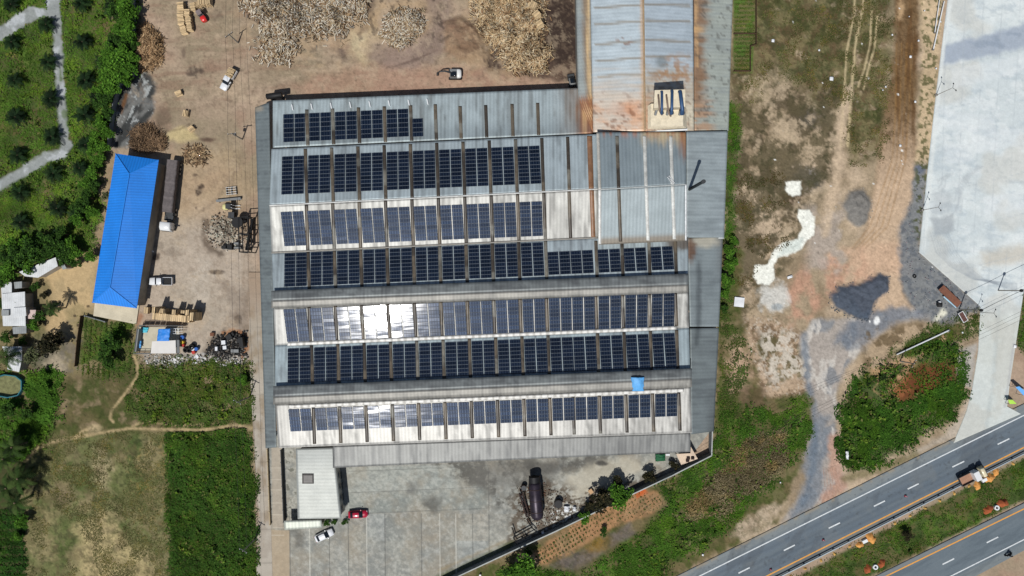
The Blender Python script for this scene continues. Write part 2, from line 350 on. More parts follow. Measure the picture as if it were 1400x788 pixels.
    sm = pmask(X, Y, [(80, 520), (190, 500), (345, 500), (345, 590), (100, 592), (60, 600)], 8, 6)
    put(c, (96, 90, 58), sm, .9); put(c, (70, 80, 40), contrast(n4, .42, .58)*sm, .8); put(c, (140, 122, 96), contrast(n2, .56, .7)*sm, .75)
    # rubbish strip
    put(c, (150, 146, 138), contrast(n3, .45, .55)*pmask(X, Y, [(196, 484), (250, 484), (340, 484), (338, 500), (225, 502), (198, 498)], 3, 3), .85)
    put(c, (230, 230, 228), contrast(fbm(X, Y, 3, 2, 4), .64, .68)*pmask(X, Y, [(200, 485), (330, 484), (330, 498), (210, 506)], 4), .9)
    # -- waste ground east of the works
    wm = pmask(X, Y, [(990, -90), (1300, -90), (1256, 345), (1345, 420), (1310, 600), (1050, 742), (960, 790), (990, 560)], 6)
    put(c, (166, 148, 122), wm, 1); put(c, (140, 122, 98), contrast(n4, .48, .66)*wm, .7); put(c, (200, 178, 152), contrast(n1, .5, .65)*wm, .6)
    top = pmask(X, Y, [(1004, -90), (1228, -90), (1222, 60), (1212, 215), (1160, 225), (1150, 150), (1110, 130), (1060, 90), (1005, 170)], 14, 16, 26)
    put(c, (92, 92, 58), top, .9); put(c, (108, 92, 68), contrast(n2, .48, .62)*top, .75); put(c, (62, 70, 34), contrast(fbm(X, Y, 30, 4, 3), .5, .66)*top, .6)
    put(c, (176, 156, 130), contrast(fbm(X, Y, 18, 4, 6), .63, .7)*top, .75)
    put(c, (88, 78, 60), contrast(fbm(X, Y, 22, 5, 2), .49, .58)*pmask(X, Y, [(1004, 120), (1150, 110), (1140, 230), (1090, 330), (1012, 400), (1005, 300)], 10), .85)
    put(c, (118, 112, 108), emask(X, Y, 1098, 248, 22, 20, .5, .5), .6); put(c, (104, 110, 116), emask(X, Y, 1104, 240, 14, 12, .5, .5), .5); put(c, (76, 60, 46), lmask(X, Y, [(1072, 268), (1085, 276), (1093, 268)], 10, 3, 3), .8)
    put(c, (70, 72, 70), emask(X, Y, 1114, 160, 20, 14, .6, .6), .5)
    put(c, (190, 168, 142), lmask(X, Y, [(1162, 128), (1150, 170), (1146, 215), (1140, 260), (1130, 300)], 13, 5, 5), .85)
    for pts, wd in [([(1171, -60), (1168, 20), (1158, 70), (1154, 130), (1150, 200)], 2.2), ([(1183, -60), (1180, 10), (1170, 60), (1165, 115), (1160, 200)], 2.8), ([(1192, 15), (1190, 60), (1182, 95), (1174, 118)], 2), ([(1200, 22), (1196, 65), (1186, 100), (1181, 122)], 2)]:
        put(c, (186, 168, 128), lmask(X, Y, pts, wd, 1.4, .8, 6), .85)
    rgh = fbm(X, Y, 34, 7, 2, .74); rg2 = fbm(X, Y, 20, 7, 5, .76); rg3 = fbm(X, Y, 8, 5, 4, .8)
    west = pmask(X, Y, [(1000, 90), (1060, 100), (1110, 130), (1150, 150), (1142, 240), (1100, 300), (1085, 345), (1060, 400), (1040, 440), (1000, 470), (990, 330)], 14, 10)
    put(c, (88, 80, 58), contrast(rgh, .45, .57)*west, .82); put(c, (66, 66, 44), contrast(rg2, .53, .62)*west, .6); put(c, (196, 176, 148), contrast(1-rgh, .54, .64)*west, .6)
    put(c, (126, 116, 82), contrast(rg2, .5, .58)*top, .7); put(c, (58, 62, 34), contrast(1-rg2, .51, .62)*top, .6); put(c, (94, 74, 54), contrast(rg3, .54, .62)*top, .5)
    low = pmask(X, Y, [(990, 440), (1060, 430), (1110, 470), (1112, 560), (1060, 570), (1000, 560)], 12, 8)
    put(c, (190, 164, 138), low, .6); put(c, (108, 88, 66), contrast(rg2, .48, .57)*low, .8); put(c, (212, 200, 182), contrast(rg3, .56, .64)*low, .6); put(c, (74, 78, 44), contrast(1-rgh, .53, .62)*low, .6)
    om = pmask(X, Y, [(1226, -90), (1262, -90), (1256, 60), (1252, 150), (1254, 215), (1250, 260), (1236, 330), (1234, 400), (1258, 430), (1180, 440), (1150, 380), (1180, 330), (1195, 260), (1205, 190), (1222, 80)], 5, 4, 14)
    put(c, (116, 92, 64), om, .95); put(c, (200, 174, 146), om*sstep(130, 260, Y), .95); put(c, (98, 70, 42), contrast(fbm(X*2.2, Y*.3, 14, 3, 3), .5, .65)*om*(1-sstep(140, 240, Y)), .7)
    put(c, (204, 172, 132), lmask(X, Y, [(1240, -60), (1232, 12), (1230, 24)], 8, 4, 2), .7)
    for k in range(4): put(c, (148, 112, 66), lmask(X, Y, [(1226+7*k, 60), (1225+6*k, 150), (1220+6*k, 220), (1190+8*k, 310), (1165+6*k, 340)], 1.6, 1.2, .7), .5)
    put(c, (188, 146, 122), contrast(n2, .35, .7)*pmask(X, Y, [(1075, 395), (1110, 350), (1180, 340), (1196, 385), (1150, 392), (1105, 440), (1060, 445)], 10, 8), .85)
    put(c, (202, 168, 140), pmask(X, Y, [(1150, 340), (1240, 330), (1250, 380), (1205, 372), (1175, 382)], 8, 8), .6)
    put(c, (176, 164, 152), contrast(n4, .4, .6)*pmask(X, Y, [(1100, 285), (1150, 270), (1175, 330), (1150, 380), (1105, 370)], 12), .8)
    gm = pmask(X, Y, [(1252, 225), (1270, 215), (1258, 345), (1344, 420), (1300, 445), (1256, 440), (1232, 390), (1228, 310), (1244, 280)], 5, 5, 10)
    put(c, (126, 130, 132), gm, .92); put(c, (92, 98, 106), contrast(n3, .5, .62)*gm, .6); put(c, (96, 104, 120), emask(X, Y, 1258, 230, 8, 8), .8)
    put(c, (206, 182, 146), pmask(X, Y, [(1252, -90), (1296, -90), (1282, 100), (1272, 225), (1252, 225), (1262, 80)], 4, 4), .7); put(c, (80, 84, 46), contrast(n3, .52, .6)*pmask(X, Y, [(1262, -90), (1296, -90), (1270, 240), (1256, 340), (1248, 300), (1258, 120)], 4), .8)
    rd = pmask(X, Y, [(1112, 440), (1180, 430), (1240, 420), (1270, 432), (1212, 450), (1160, 500), (1144, 540), (1146, 620), (1156, 670), (1110, 695), (1070, 714), (1086, 690), (1108, 650), (1110, 560), (1094, 470)], 5, 5, 14)
    put(c, (168, 160, 152), rd, .9); put(c, (128, 132, 136), contrast(fbm(X*.6+Y*.5, Y*.3-X*.5, 16, 4, 4), .48, .6)*rd, .8); put(c, (206, 200, 190), contrast(fbm(X, Y*.5, 10, 4, 7), .6, .7)*rd, .7)
    put(c, (120, 128, 136), pmask(X, Y, [(1100, 606), (1118, 562), (1132, 570), (1130, 610), (1126, 640), (1124, 680), (1078, 712), (1088, 690), (1106, 655), (1094, 640)], 9, 8, 9), .8); put(c, (110, 118, 128), pmask(X, Y, [(1160, 440), (1215, 420), (1262, 425), (1258, 436), (1212, 452), (1165, 478), (1140, 470)], 7, 8, 10), .75); put(c, (106, 118, 130), lmask(X, Y, [(1098, 460), (1104, 520), (1112, 560), (1114, 610), (1110, 650), (1098, 690)], 9, 4, 4), .75); put(c, (188, 150, 128), lmask(X, Y, [(1140, 600), (1142, 640), (1150, 665), (1130, 680)], 16, 4, 4), .8)
    for k in range(6): put(c, (166, 122, 100), lmask(X, Y, [(1126+3*k, 640), (1128+4*k, 665), (1118+6*k, 690)], .9, .8, .5), .5)
    put(c, (206, 196, 180), contrast(n3, .45, .58)*pmask(X, Y, [(1040, 450), (1085, 455), (1100, 510), (1060, 530), (1040, 500)], 8, 8), .85)
    put(c, (214, 212, 204), emask(X, Y, 1058, 408, 20, 18, .4, .6, 7), .85); put(c, (128, 148, 160), emask(X, Y, 1062, 420, 8, 5), .5)
    put(c, (178, 156, 128), pmask(X, Y, [(1150, 590), (1160, 520), (1190, 470), (1230, 440), (1270, 440), (1262, 470), (1220, 492), (1200, 520), (1172, 560)], 7, 7), .85); put(c, (100, 84, 60), contrast(n2, .5, .6)*pmask(X, Y, [(1180, 450), (1260, 440), (1300, 440), (1230, 490), (1180, 510)], 8), .8)
    put(c, (232, 228, 206), pmask(X, Y, [(1275, 440), (1290, 420), (1294, 428), (1282, 440)], 3, 3), .85)
    put(c, (250, 250, 246), emask(X, Y, 1199, 438, 4, 6, .3, .4), .9)
    # lime sludge
    for pts in [[(1074.6, 249.5), (1096, 247), (1095, 266), (1083, 270), (1075, 263)], [(1092, 287), (1107, 287), (1115, 300), (1113, 322), (1102, 330), (1097, 340), (1080, 348), (1064, 353), (1058, 362), (1059, 380), (1052, 390), (1036, 388), (1030, 376), (1032, 364), (1050, 360), (1060, 340), (1073, 332), (1091, 327), (1097, 312), (1092, 298)]]:
        put(c, (112, 92, 68), pmask(X, Y, pts, 5, 3), .5); put(c, (240, 240, 228), pmask(X, Y, pts, 1.4, 2.5, 6), 1)
    put(c, (204, 214, 206), pmask(X, Y, [(1062, 352), (1072, 333), (1098, 326), (1094, 340)], 3, 2), .7)
    put(c, (70, 82, 97), pmask(X, Y, [(1134, 402), (1148, 392), (1182, 386), (1200, 374), (1214, 380), (1214, 396), (1196, 416), (1186, 438), (1160, 432), (1138, 420)], 3, 4, 8), .95)
    put(c, (124, 122, 118), pmask(X, Y, [(1152, 282), (1162, 262), (1180, 258), (1192, 278), (1186, 300), (1174, 311), (1158, 300)], 3, 3), .95)
    # small litter
    sx = np.random.default_rng(5)
    for i in range(60):
        x, y = sx.uniform(1008, 1275), sx.uniform(0, 560); r = sx.uniform(.5, 1.3); put(c, (235, 235, 230), emask(X, Y, x, y, r, r, .3, 0), .9*(i % 2)+.1)
    # -- verges south and east
    gv = pmask(X, Y, [(985, 330), (1012, 340), (1012, 420), (1040, 540), (1110, 545), (1106, 600), (1088, 650), (1062, 716), (930, 784), (840, 870), (600, 870), (625, 790), (760, 728), (975, 625)], 5, 6)
    put(c, (108, 98, 64), gv, .9); put(c, (74, 84, 40), contrast(n2, .42, .56)*gv, .85)
    rgh = fbm(X, Y, 34, 7, 2, .74); rg2 = fbm(X, Y, 20, 7, 5, .76)
    put(c, (120, 104, 80), pmask(X, Y, [(985, 640), (1020, 600), (1072, 590), (1080, 630), (1050, 660), (1000, 700), (940, 710), (935, 690), (960, 680)], 8, 8), .9); put(c, (88, 74, 56), contrast(n3, .5, .6)*pmask(X, Y, [(985, 640), (1072, 590), (1080, 630), (940, 710)], 8), .6)
    put(c, (168, 122, 66), emask(X, Y, 944, 688, 16, 7, .5, .5), .75); put(c, (196, 176, 152), pmask(X, Y, [(1010, 716), (1050, 690), (1072, 690), (1050, 728), (1020, 740), (1000, 735)], 5, 6, 8), .8)
    put(c, (196, 166, 140), emask(X, Y, 1010, 500, 16, 36, .6, .7), .8); put(c, (96, 78, 60), emask(X, Y, 1030, 545, 22, 16, .5, .7), .7)
    # garden, muddy pool
    put(c, (168, 128, 92), pmask(X, Y, [(722, 762), (772, 724), (832, 690), (860, 668), (895, 672), (912, 688), (895, 702), (838, 722), (780, 758), (740, 776)], 4, 3), .95)
    put(c, (204, 96, 44), pmask(X, Y, [(868, 676), (882, 668), (886, 674), (872, 682)], 2, 1), .9)
    put(c, (198, 168, 140), pmask(X, Y, [(700, 775), (720, 750), (740, 776), (730, 790)], 5, 5), .8)
    put(c, (112, 102, 94), pmask(X, Y, [(752, 772), (800, 752), (862, 714), (870, 732), (830, 752), (790, 782), (760, 784)], 4, 4), .9); put(c, (132, 104, 46), emask(X, Y, 818, 746, 17, 9, .5, .3, 8, 1, -.5), .85); put(c, (84, 78, 72), contrast(n3, .5, .6)*emask(X, Y, 785, 768, 30, 16), .7)
    # triangle
    tm = pmask(X, Y, GREEN_AREAS['triangle'], 6, 8, 16); put(c, (60, 84, 34), tm, .92); put(c, (92, 80, 54), contrast(fbm(X, Y, 20, 7, 2, .7), .5, .6)*tm, .7)
    put(c, (112, 64, 40), pmask(X, Y, [(1215, 525), (1250, 500), (1302, 496), (1308, 522), (1280, 535), (1228, 552)], 7, 7), .85); put(c, (150, 96, 62), contrast(n2, .5, .62)*emask(X, Y, 1230, 530, 20, 14, .5, .4), .8)
    put(c, (186, 148, 112), contrast(n2, .42, .56)*pmask(X, Y, [(1190, 505), (1235, 490), (1290, 455), (1300, 465), (1250, 500), (1215, 540), (1195, 545)], 6), .8)
    put(c, (176, 172, 164), pmask(X, Y, [(1308, 480), (1336, 470), (1330, 530), (1312, 525)], 4, 3), .85); put(c, (184, 172, 156), pmask(X, Y, [(1240, 625), (1290, 595), (1318, 560), (1326, 540), (1330, 590), (1300, 602)], 5, 4), .85)
    put(c, (110, 104, 70), lmask(X, Y, [(1155, 655), (1200, 645), (1250, 622)], 9, 4, 4), .7)
    for g in ('grove', 'weedfield', 'sidegreen', 'median', 'eastedge', 'southweeds', 'scrub', 'plot', 'triangletop', 'westbuilding', 'backedge'):
        m = pmask(X, Y, GREEN_AREAS[g], 7 if g != 'median' else 3, 9 if g != 'median' else 3, 14)
        if g == 'southweeds': m = m*(1-pmask(X, Y, [(722, 762), (772, 724), (832, 690), (895, 672), (912, 688), (870, 732), (790, 782), (740, 776)], 6))*(1-.8*pmask(X, Y, [(985, 640), (1072, 590), (1080, 630), (940, 710)], 8))
        if g in ('scrub', 'plot', 'triangletop', 'westbuilding'): m = m*contrast(n4, .38, .52)
        put(c, (58, 82, 30), m, .93); put(c, (82, 112, 38), contrast(fbm(X, Y, 22, 5, 3, .6), .48, .64)*m, .7); put(c, (96, 86, 54), contrast(fbm(X, Y, 16, 6, 6, .7), .55, .66)*m, .7); put(c, (38, 56, 22), contrast(fbm(X, Y, 9, 5, 1, .7), .52, .64)*m, .6); put(c, (108, 96, 66), contrast(fbm(X, Y, 26, 7, 7, .72), .5, .6)*m*(1 if g in ('southweeds', 'median', 'scrub', 'plot', 'sidegreen', 'triangletop', 'westbuilding') else .4), .65)
    put(c, (116, 100, 70), emask(X, Y, 137, 34, 18, 20, .6, .6), .75); put(c, (132, 112, 82), emask(X, Y, 62, 258, 6, 12, .5, .6), .5); put(c, (108, 112, 52), emask(X, Y, 100, 300, 10, 40, .6, .6), .5)
    # grey track through the grove, foot paths
    tr = np.maximum(pmask(X, Y, [(-90, 60), (0, 36), (20, 22), (40, 8), (62, 12), (66, -90), (84, -90), (82, 24), (76, 26), (60, 22), (42, 30), (18, 46), (0, 56), (-90, 90)], 2, 2.5, 8), np.maximum(lmask(X, Y, [(76, 16), (78, 50), (81, 90), (82, 125), (85, 160), (88, 200)], 12, 2.5, 3, 9), lmask(X, Y, [(92, 198), (84, 210), (60, 216), (34, 234), (0, 252), (-60, 285)], 14, 2.5, 3, 9)))
    put(c, (152, 156, 154), tr, .95); put(c, (186, 190, 192), contrast(n2, .52, .66)*tr, .7); put(c, (90, 108, 66), lmask(X, Y, [(82, 95), (83, 110)], 3, 1.5, 1), .8); put(c, (90, 108, 66), emask(X, Y, 87, 156, 4, 6), .7)
    for pts, wd in [([(183, 488), (188, 500), (187, 515), (176, 532), (165, 545), (152, 562), (150, 573), (154, 577)], 3.4), ([(34, 632), (50, 614), (75, 604), (110, 597), (150, 590), (180, 586), (240, 588), (280, 588), (318, 582), (340, 584)], 3.6), ([(100, 600), (112, 590), (125, 585)], 3), ([(180, 583), (190, 579), (207, 577), (240, 582), (300, 581)], 2.4)]:
        put(c, (186, 164, 124), lmask(X, Y, pts, wd, 1.6, 1.2, 7), .9)
    put(c, (186, 166, 130), emask(X, Y, 130, 586, 9, 7, .5, .5), .8); put(c, (180, 160, 124), lmask(X, Y, [(318, 582), (342, 586)], 7, 2, 1.5), .8)
    # allotment north-east
    al = pmask(X, Y, [(1003, -80), (1032, -80), (1032, 46), (1028, 100), (1003, 100)], 2)
    put(c, (92, 98, 56), al, .95); put(c, (122, 108, 78), al*contrast(np.sin(Y*1.05)*.5+.5, .6, .9), .7); put(c, (70, 110, 36), al*contrast(n2, .55, .65), .7)
    # tar, soil heaps along the median fence are objects; general grit
    put(c, (60, 56, 48), contrast(fbm(X, Y, 2.6, 2, 5), .7, .8)*(1-far.clip(0, 1)), .35)
    put(c, (176, 168, 152), emask(X, Y, 304, 315, 16, 14, .4, .5, 6), .8); put(c, (194, 186, 168), contrast(rg3, .48, .6)*emask(X, Y, 310, 322, 24, 20, .4, .4), .7); put(c, (84, 70, 58), lmask(X, Y, [(282, 305), (278, 322), (284, 338), (300, 346)], 9, 4, 4), .75); put(c, (60, 52, 46), contrast(rg2, .54, .6)*emask(X, Y, 318, 318, 28, 26, .4, .3), .7)
    for pts, wd in [([(1171, -60), (1168, 20), (1158, 70), (1154, 130), (1149, 200)], 2.2), ([(1183, -60), (1180, 10), (1170, 60), (1165, 115), (1159, 200)], 2.8), ([(1192, 15), (1190, 60), (1182, 95), (1174, 118)], 1.8), ([(1200, 22), (1196, 65), (1186, 100), (1181, 122)], 1.8)]:
        put(c, (194, 176, 138), lmask(X, Y, pts, wd, 1.2, .6, 6), .8)
    for pts, wd in [([(1162, 122), (1152, 165), (1147, 215), (1140, 262), (1128, 320)], 10)]: put(c, (202, 180, 152), lmask(X, Y, pts, wd, 5, 4, 8), .75)
    gritty = np.maximum.reduce([wm, gv, fm, sm]); c *= (1+gritty*.55*(fbm(X, Y, 2.4, 3, 6, .8)-.5))[..., None]
    put(c, (186, 160, 128), contrast(fbm(X, Y, 14, 6, 5, .7), .42, .58)*np.maximum(emask(X, Y, 425, 35, 95, 55, .5, .3), emask(X, Y, 690, 50, 70, 60, .5, .3))*(1-pmask(X, Y, [(740, -90), (806, -90), (806, 108), (700, 104)], 6)), .55)
    put(c, (78, 58, 36), contrast(rg3, .54, .64)*om*(1-sstep(170, 260, Y)), .5)
    wild = np.maximum.reduce([sm, fm, gv, pmask(X, Y, [(-90, 380), (60, 372), (60, 520), (190, 500), (190, 600), (-90, 660)], 8)])
    put(c, (104, 92, 66), contrast(rg2, .52, .62)*wild, .45); put(c, (58, 66, 34), contrast(rg3, .54, .64)*wild, .4); put(c, (140, 126, 96), contrast(1-rgh, .55, .66)*wild, .35)
    yd = np.maximum(ym, pmask(X, Y, [(190, 200), (345, 200), (345, 500), (190, 500)], 8)); put(c, (128, 110, 92), contrast(rg3, .52, .66)*yd, .3); put(c, (188, 168, 142), contrast(1-rg2, .53, .66)*yd, .35)
    put(c, (44, 56, 26), pmask(X, Y, [(-90, 590), (30, 600), (40, 650), (34, 700), (36, 870), (-90, 870)], 5, 6), .8); put(c, (150, 136, 100), contrast(rg2, .5, .6)*emask(X, Y, 30, 690, 12, 20, .5, .5), .6)
    c *= (1+.22*(fbm(X, Y, 3, 2, 2)-.5)+.18*(n2-.5))[..., None]
    return c
def ground_height(X, Y):
    z = -.05-.12*fbm(X, Y, 9, 4, 1)
    rough = np.zeros(X.shape)
    for p in GREEN_AREAS.values(): rough = np.maximum(rough, pmask(X, Y, p, 8))
    z = z+rough*.35*(fbm(X, Y, 12, 4, 2)-.55)
    def heap(pts, h, f=8, k=1): return pmask(X, Y, pts, f, 2)*h*(.6+.8*fbm(X, Y, 5, 4, k))
    z = z+heap([(1138, 402), (1150, 394), (1182, 388), (1200, 378), (1212, 382), (1212, 394), (1194, 412), (1184, 432), (1160, 428), (1140, 416)], 1.0)
    z = z+heap([(1154, 282), (1163, 265), (1179, 261), (1189, 278), (1184, 298), (1174, 307), (1160, 298)], 1.0, 8, 3)
    z = z+heap([(610, 34), (628, 26), (655, 42), (668, 78), (640, 84), (614, 76)], 1.2, 8, 4)
    return z
col = paint_ground(GX, GY); gz = ground_height(GX, GY)
V = np.stack([(GX-700)*S, -(GY-394)*S, gz], -1).reshape(-1, 3)
nv, nu = GX.shape; idx = np.arange(nu*nv).reshape(nv, nu)
F = np.stack([idx[:-1, :-1], idx[1:, :-1], idx[1:, 1:], idx[:-1, 1:]], -1).reshape(-1, 4)
m_ground = M('soil', attr=True, rough=.95, var=.08, scale=1.2, fine=.10, bump=.6, bscale=2.2, spec=.1)
tag(link('ground', np_mesh('ground', V, F, m_ground, col.reshape(-1, 3), smooth=True)), kind='structure')
def ground_z(px, py): return float(ground_height(np.array([float(px)]), np.array([float(py)]))[0])
del col, V, F

# ------------------------------------------------------------------ paved surfaces
m_conc = M('old_concrete', attr=True, rough=.85, var=.06, scale=.9, fine=.06, bump=.15, bscale=3, spec=.25)
m_asph = M('asphalt', attr=True, rough=.88, var=.04, scale=2.5, fine=.05, bump=.2, bscale=8, spec=.25)
def lot_col(X, Y, V3):
    c = np.zeros(X.shape+(3,)); c[...] = alb(203, 211, 211)
    n = fbm(X, Y, 40, 5, 2); n2 = fbm(X*.35+Y*.25, Y-X*.25, 9, 4, 3)
    put(c, (218, 224, 222), contrast(n, .5, .65), .8); put(c, (180, 191, 196), contrast(fbm(X*.35+Y*.25, Y-X*.25, 9, 6, 3, .65), .5, .68), .6); put(c, (226, 230, 228), contrast(fbm(X, Y*1.5, 22, 6, 6, .65), .54, .68), .5); put(c, (196, 194, 184), contrast(fbm(X, Y, 70, 4, 5), .52, .65), .5)
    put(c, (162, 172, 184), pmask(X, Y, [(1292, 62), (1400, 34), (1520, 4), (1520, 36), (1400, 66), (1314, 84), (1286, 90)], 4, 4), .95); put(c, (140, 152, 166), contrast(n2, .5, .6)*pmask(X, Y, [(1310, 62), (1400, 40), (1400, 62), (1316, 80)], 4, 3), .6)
    put(c, (222, 226, 222), lmask(X, Y, [(1300, 0), (1290, 65), (1283, 130), (1276, 200), (1263, 340)], 5, 2), .7)
    put(c, (150, 156, 160), pmask(X, Y, [(1274, 300), (1302, 293), (1304, 318), (1278, 322)], 4, 4), .65); put(c, (170, 176, 178), pmask(X, Y, [(1276, 262), (1302, 264), (1302, 292), (1274, 298)], 5, 4), .5)
    put(c, (196, 188, 172), pmask(X, Y, [(1340, 345), (1400, 335), (1500, 320), (1500, 350), (1400, 358), (1344, 366)], 7, 6), .7)
    for i in range(9): put(c, (150, 158, 164), lmask(X, Y, [(1272+3*i, 318), (1280+3.4*i, 345), (1300+3*i, 365), (1330+2*i, 382), (1390, 388+1.5*i)], 1.2, 1.2, .8), .5)
    for i in range(5): put(c, (160, 166, 170), lmask(X, Y, [(1306+2.2*i, 290), (1306+2.4*i, 262), (1318+2*i, 242), (1336+2*i, 228)], 1.1, 1, .6), .45)
    for i in range(5): put(c, (160, 166, 168), lmask(X, Y, [(1284+2*i, 262), (1282+2.6*i, 246), (1296+2*i, 238)], 1, .9, .6), .4)
    u = X+Y*.1; v = Y+X*.24
    for i in range(-2, 8): put(c, (168, 176, 180), lmask(X, Y, [(1270+26*i, -80), (1262+22*i, 420)], .8, .8, .4), .45)
    for i in range(-1, 9): put(c, (172, 180, 184), lmask(X, Y, [(1250, 48+56*i), (1500, -12+56*i)], .8, .8, .4), .45)
    for (x0, y0, x1, y1, a) in [(1300, 95, 1400, 75, .3), (1290, 150, 1360, 160, .3), (1330, 185, 1400, 175, .35), (1345, 270, 1400, 262, .3), (1290, 200, 1330, 195, .3)]: put(c, (226, 230, 230), pmask(X, Y, [(x0, y0), (x1, y1), (x1+2, y1+24), (x0+1, y0+26)], 2, 2), a)
    dr = sstep(420, 440, Y); put(c, (206, 210, 202), dr, .7)
    put(c, (180, 188, 186), lmask(X, Y, [(1366, 420), (1358, 520), (1346, 600)], 5, 3, 2), .5); put(c, (218, 222, 216), lmask(X, Y, [(1380, 430), (1368, 560)], 9, 4), .5*1); put(c, (184, 180, 168), contrast(n, .5, .62)*dr, .4)
    put(c, (170, 170, 172), lmask(X, Y, [(1386, 470), (1374, 556)], 3, 1.5, 1), .5)
    return c
lotL = [(1305, -75), (1296, 0), (1280, 130), (1268, 240), (1257, 345), (1341, 419), (1338, 480), (1330, 530), (1322, 562), (1304, 606)]
lotR = [(1520, -75), (1520, 0), (1520, 130), (1520, 240), (1520, 345), (1400, 397), (1389, 470), (1380, 530), (1377, 556), (1396, 566)]
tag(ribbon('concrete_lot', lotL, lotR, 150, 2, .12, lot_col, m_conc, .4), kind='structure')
def yard_col(X, Y, V3):
    c = np.zeros(X.shape+(3,)); c[...] = alb(150, 150, 142); n = fbm(X, Y, 30, 5, 2); n2 = fbm(X+Y*.6, Y*1.2-X*.8, 11, 4, 4)
    xs = [396, 423, 450, 476, 501, 526, 576, 601, 623, 646, 668]
    rg = np.random.default_rng(8)
    for a, b in zip([368]+xs, xs+[720]):
        for (y0, y1) in [(590, 645), (645, 674), (674, 703), (703, 740), (740, 880)]:
            if y0 < 703 and a < 660: continue
            t = rg.uniform(-14, 14); w_ = rg.uniform(-6, 8); put(c, (150+t+w_, 149+t, 140+t-w_), pmask(X, Y, [(a, y0), (b, y0), (b, y1), (a, y1)], .8), .8)
    for (y0, y1, t) in [(640, 674, 10), (674, 703, -8)]: put(c, (150+t, 155+t, 148+t), pmask(X, Y, [(476, y0), (666, y0-6), (666, y1-6), (476, y1)], 1), .8)
    n3 = fbm(X+Y*.6, Y*1.2-X*.8, 6, 6, 3, .7)
    put(c, (186, 186, 174), contrast(n, .35, .75), .4); put(c, (120, 123, 120), contrast(n3, .44, .68), .5); put(c, (156, 143, 122), contrast(fbm(X, Y, 40, 6, 6, .65), .4, .75), .5); put(c, (196, 195, 186), contrast(1-n3, .52, .7), .35)
    put(c, (92, 90, 84), contrast(fbm(X, Y, 16, 7, 3, .68), .43, .6)*pmask(X, Y, [(590, 628), (860, 618), (850, 640), (765, 655), (755, 700), (690, 710), (665, 670), (600, 650)], 10, 8), .9); put(c, (112, 110, 104), pmask(X, Y, [(640, 630), (770, 626), (760, 652), (700, 668), (650, 660)], 14, 8), .6)
    put(c, (74, 72, 68), emask(X, Y, 745, 640, 40, 8, .6, .5), .6); put(c, (84, 84, 80), emask(X, Y, 592, 688, 12, 12, .5, .6), .65); put(c, (100, 100, 98), emask(X, Y, 563, 668, 8, 8, .5, .6), .5)
    put(c, (196, 188, 168), pmask(X, Y, [(770, 648), (850, 625), (900, 640), (840, 662), (790, 680)], 9, 8), .65); put(c, (60, 58, 56), emask(X, Y, 823, 634, 8, 3.5, .4, .6, 5), .85)
    put(c, (92, 80, 66), contrast(fbm(X, Y, 5, 4, 1), .42, .55)*pmask(X, Y, [(700, 668), (740, 655), (800, 672), (850, 660), (900, 640), (925, 650), (760, 728), (690, 760)], 7, 6), .85)
    put(c, (215, 215, 210), contrast(fbm(X, Y, 3, 2, 4), .62, .68)*pmask(X, Y, [(755, 690), (800, 685), (790, 705), (745, 725)], 5), .9)
    put(c, (84, 92, 56), lmask(X, Y, [(600, 792), (660, 764), (700, 744)], 9, 4, 3), .85); put(c, (146, 128, 92), lmask(X, Y, [(600, 780), (655, 756), (690, 740)], 4, 3, 2), .5)
    put(c, (84, 84, 80), lmask(X, Y, [(402, 724), (410, 735), (408, 745)], 12, 5, 4), .6); put(c, (176, 158, 132), pmask(X, Y, [(368, 724), (396, 726), (396, 880), (368, 880)], 1.5), .85); put(c, (178, 166, 148), pmask(X, Y, [(371, 612), (385, 612), (387, 722), (373, 722)], 1), .8)
    for y in (640, 656, 670, 688, 704, 722, 732): put(c, (205, 196, 178), lmask(X, Y, [(370, y), (388, y)], .9, .6), .7)
    put(c, (190, 188, 176), contrast(fbm(X, Y, 6, 3, 5), .45, .6)*pmask(X, Y, [(390, 614), (404, 614), (406, 708), (392, 708)], 1.5), .8); put(c, (70, 72, 62), contrast(fbm(X, Y, 6, 3, 5), .55, .66)*pmask(X, Y, [(390, 614), (404, 614), (406, 708), (392, 708)], 1.5), .7)
    for a in xs: put(c, (206, 204, 192) if a % 2 else (96, 96, 92), lmask(X, Y, [(a, 703 if a < 660 else 640), (a+1.5, 860)], 1.0, .6, .3), .85)
    for y in (645, 674, 703): put(c, (104, 104, 100), lmask(X, Y, [(476, y), (670, y-8)], .8, .6, .4), .65)
    return c*(1+.2*(fbm(X, Y, 3, 2, 2)-.5))[..., None]
YL = [(367, 590), (368, 640), (370, 690), (372, 760), (375, 880)]
YR = [(971, 590), (930, 643), (836, 684), (683, 756), (452, 880)]
tag(ribbon('concrete_yard', YL, YR, 420, 1.5, .03, yard_col, m_conc, .3), kind='structure')
def lane_col(X, Y, V3):
    c = np.zeros(X.shape+(3,)); c[...] = alb(170, 160, 146); n = fbm(X, Y*.4, 12, 4, 2)
    put(c, (150, 134, 112), contrast(n, .48, .66), .8); put(c, (186, 178, 164), contrast(fbm(X, Y, 20, 4, 6), .5, .65), .6); put(c, (150, 118, 92), lmask(X, Y, [(340, 560), (346, 640), (352, 720)], 6, 3, 3), .5)
    put(c, (160, 138, 116), 1-sstep(380, 470, Y), .85)
    for i in range(22): put(c, (104, 98, 90), lmask(X, Y, [(325, 380+23*i), (372, 379+23*i)], .7, .6, .3), .45)
    put(c, (96, 90, 84), lmask(X, Y, [(356, 612), (358, 870)], .7, .6, .4), .5)
    return c
tag(ribbon('concrete_lane', [(340, 372), (341, 500), (349, 640), (352, 880)], [(366, 372), (366, 500), (369, 640), (375, 880)], 22, 2, .012, lane_col, m_conc, .3), kind='structure')

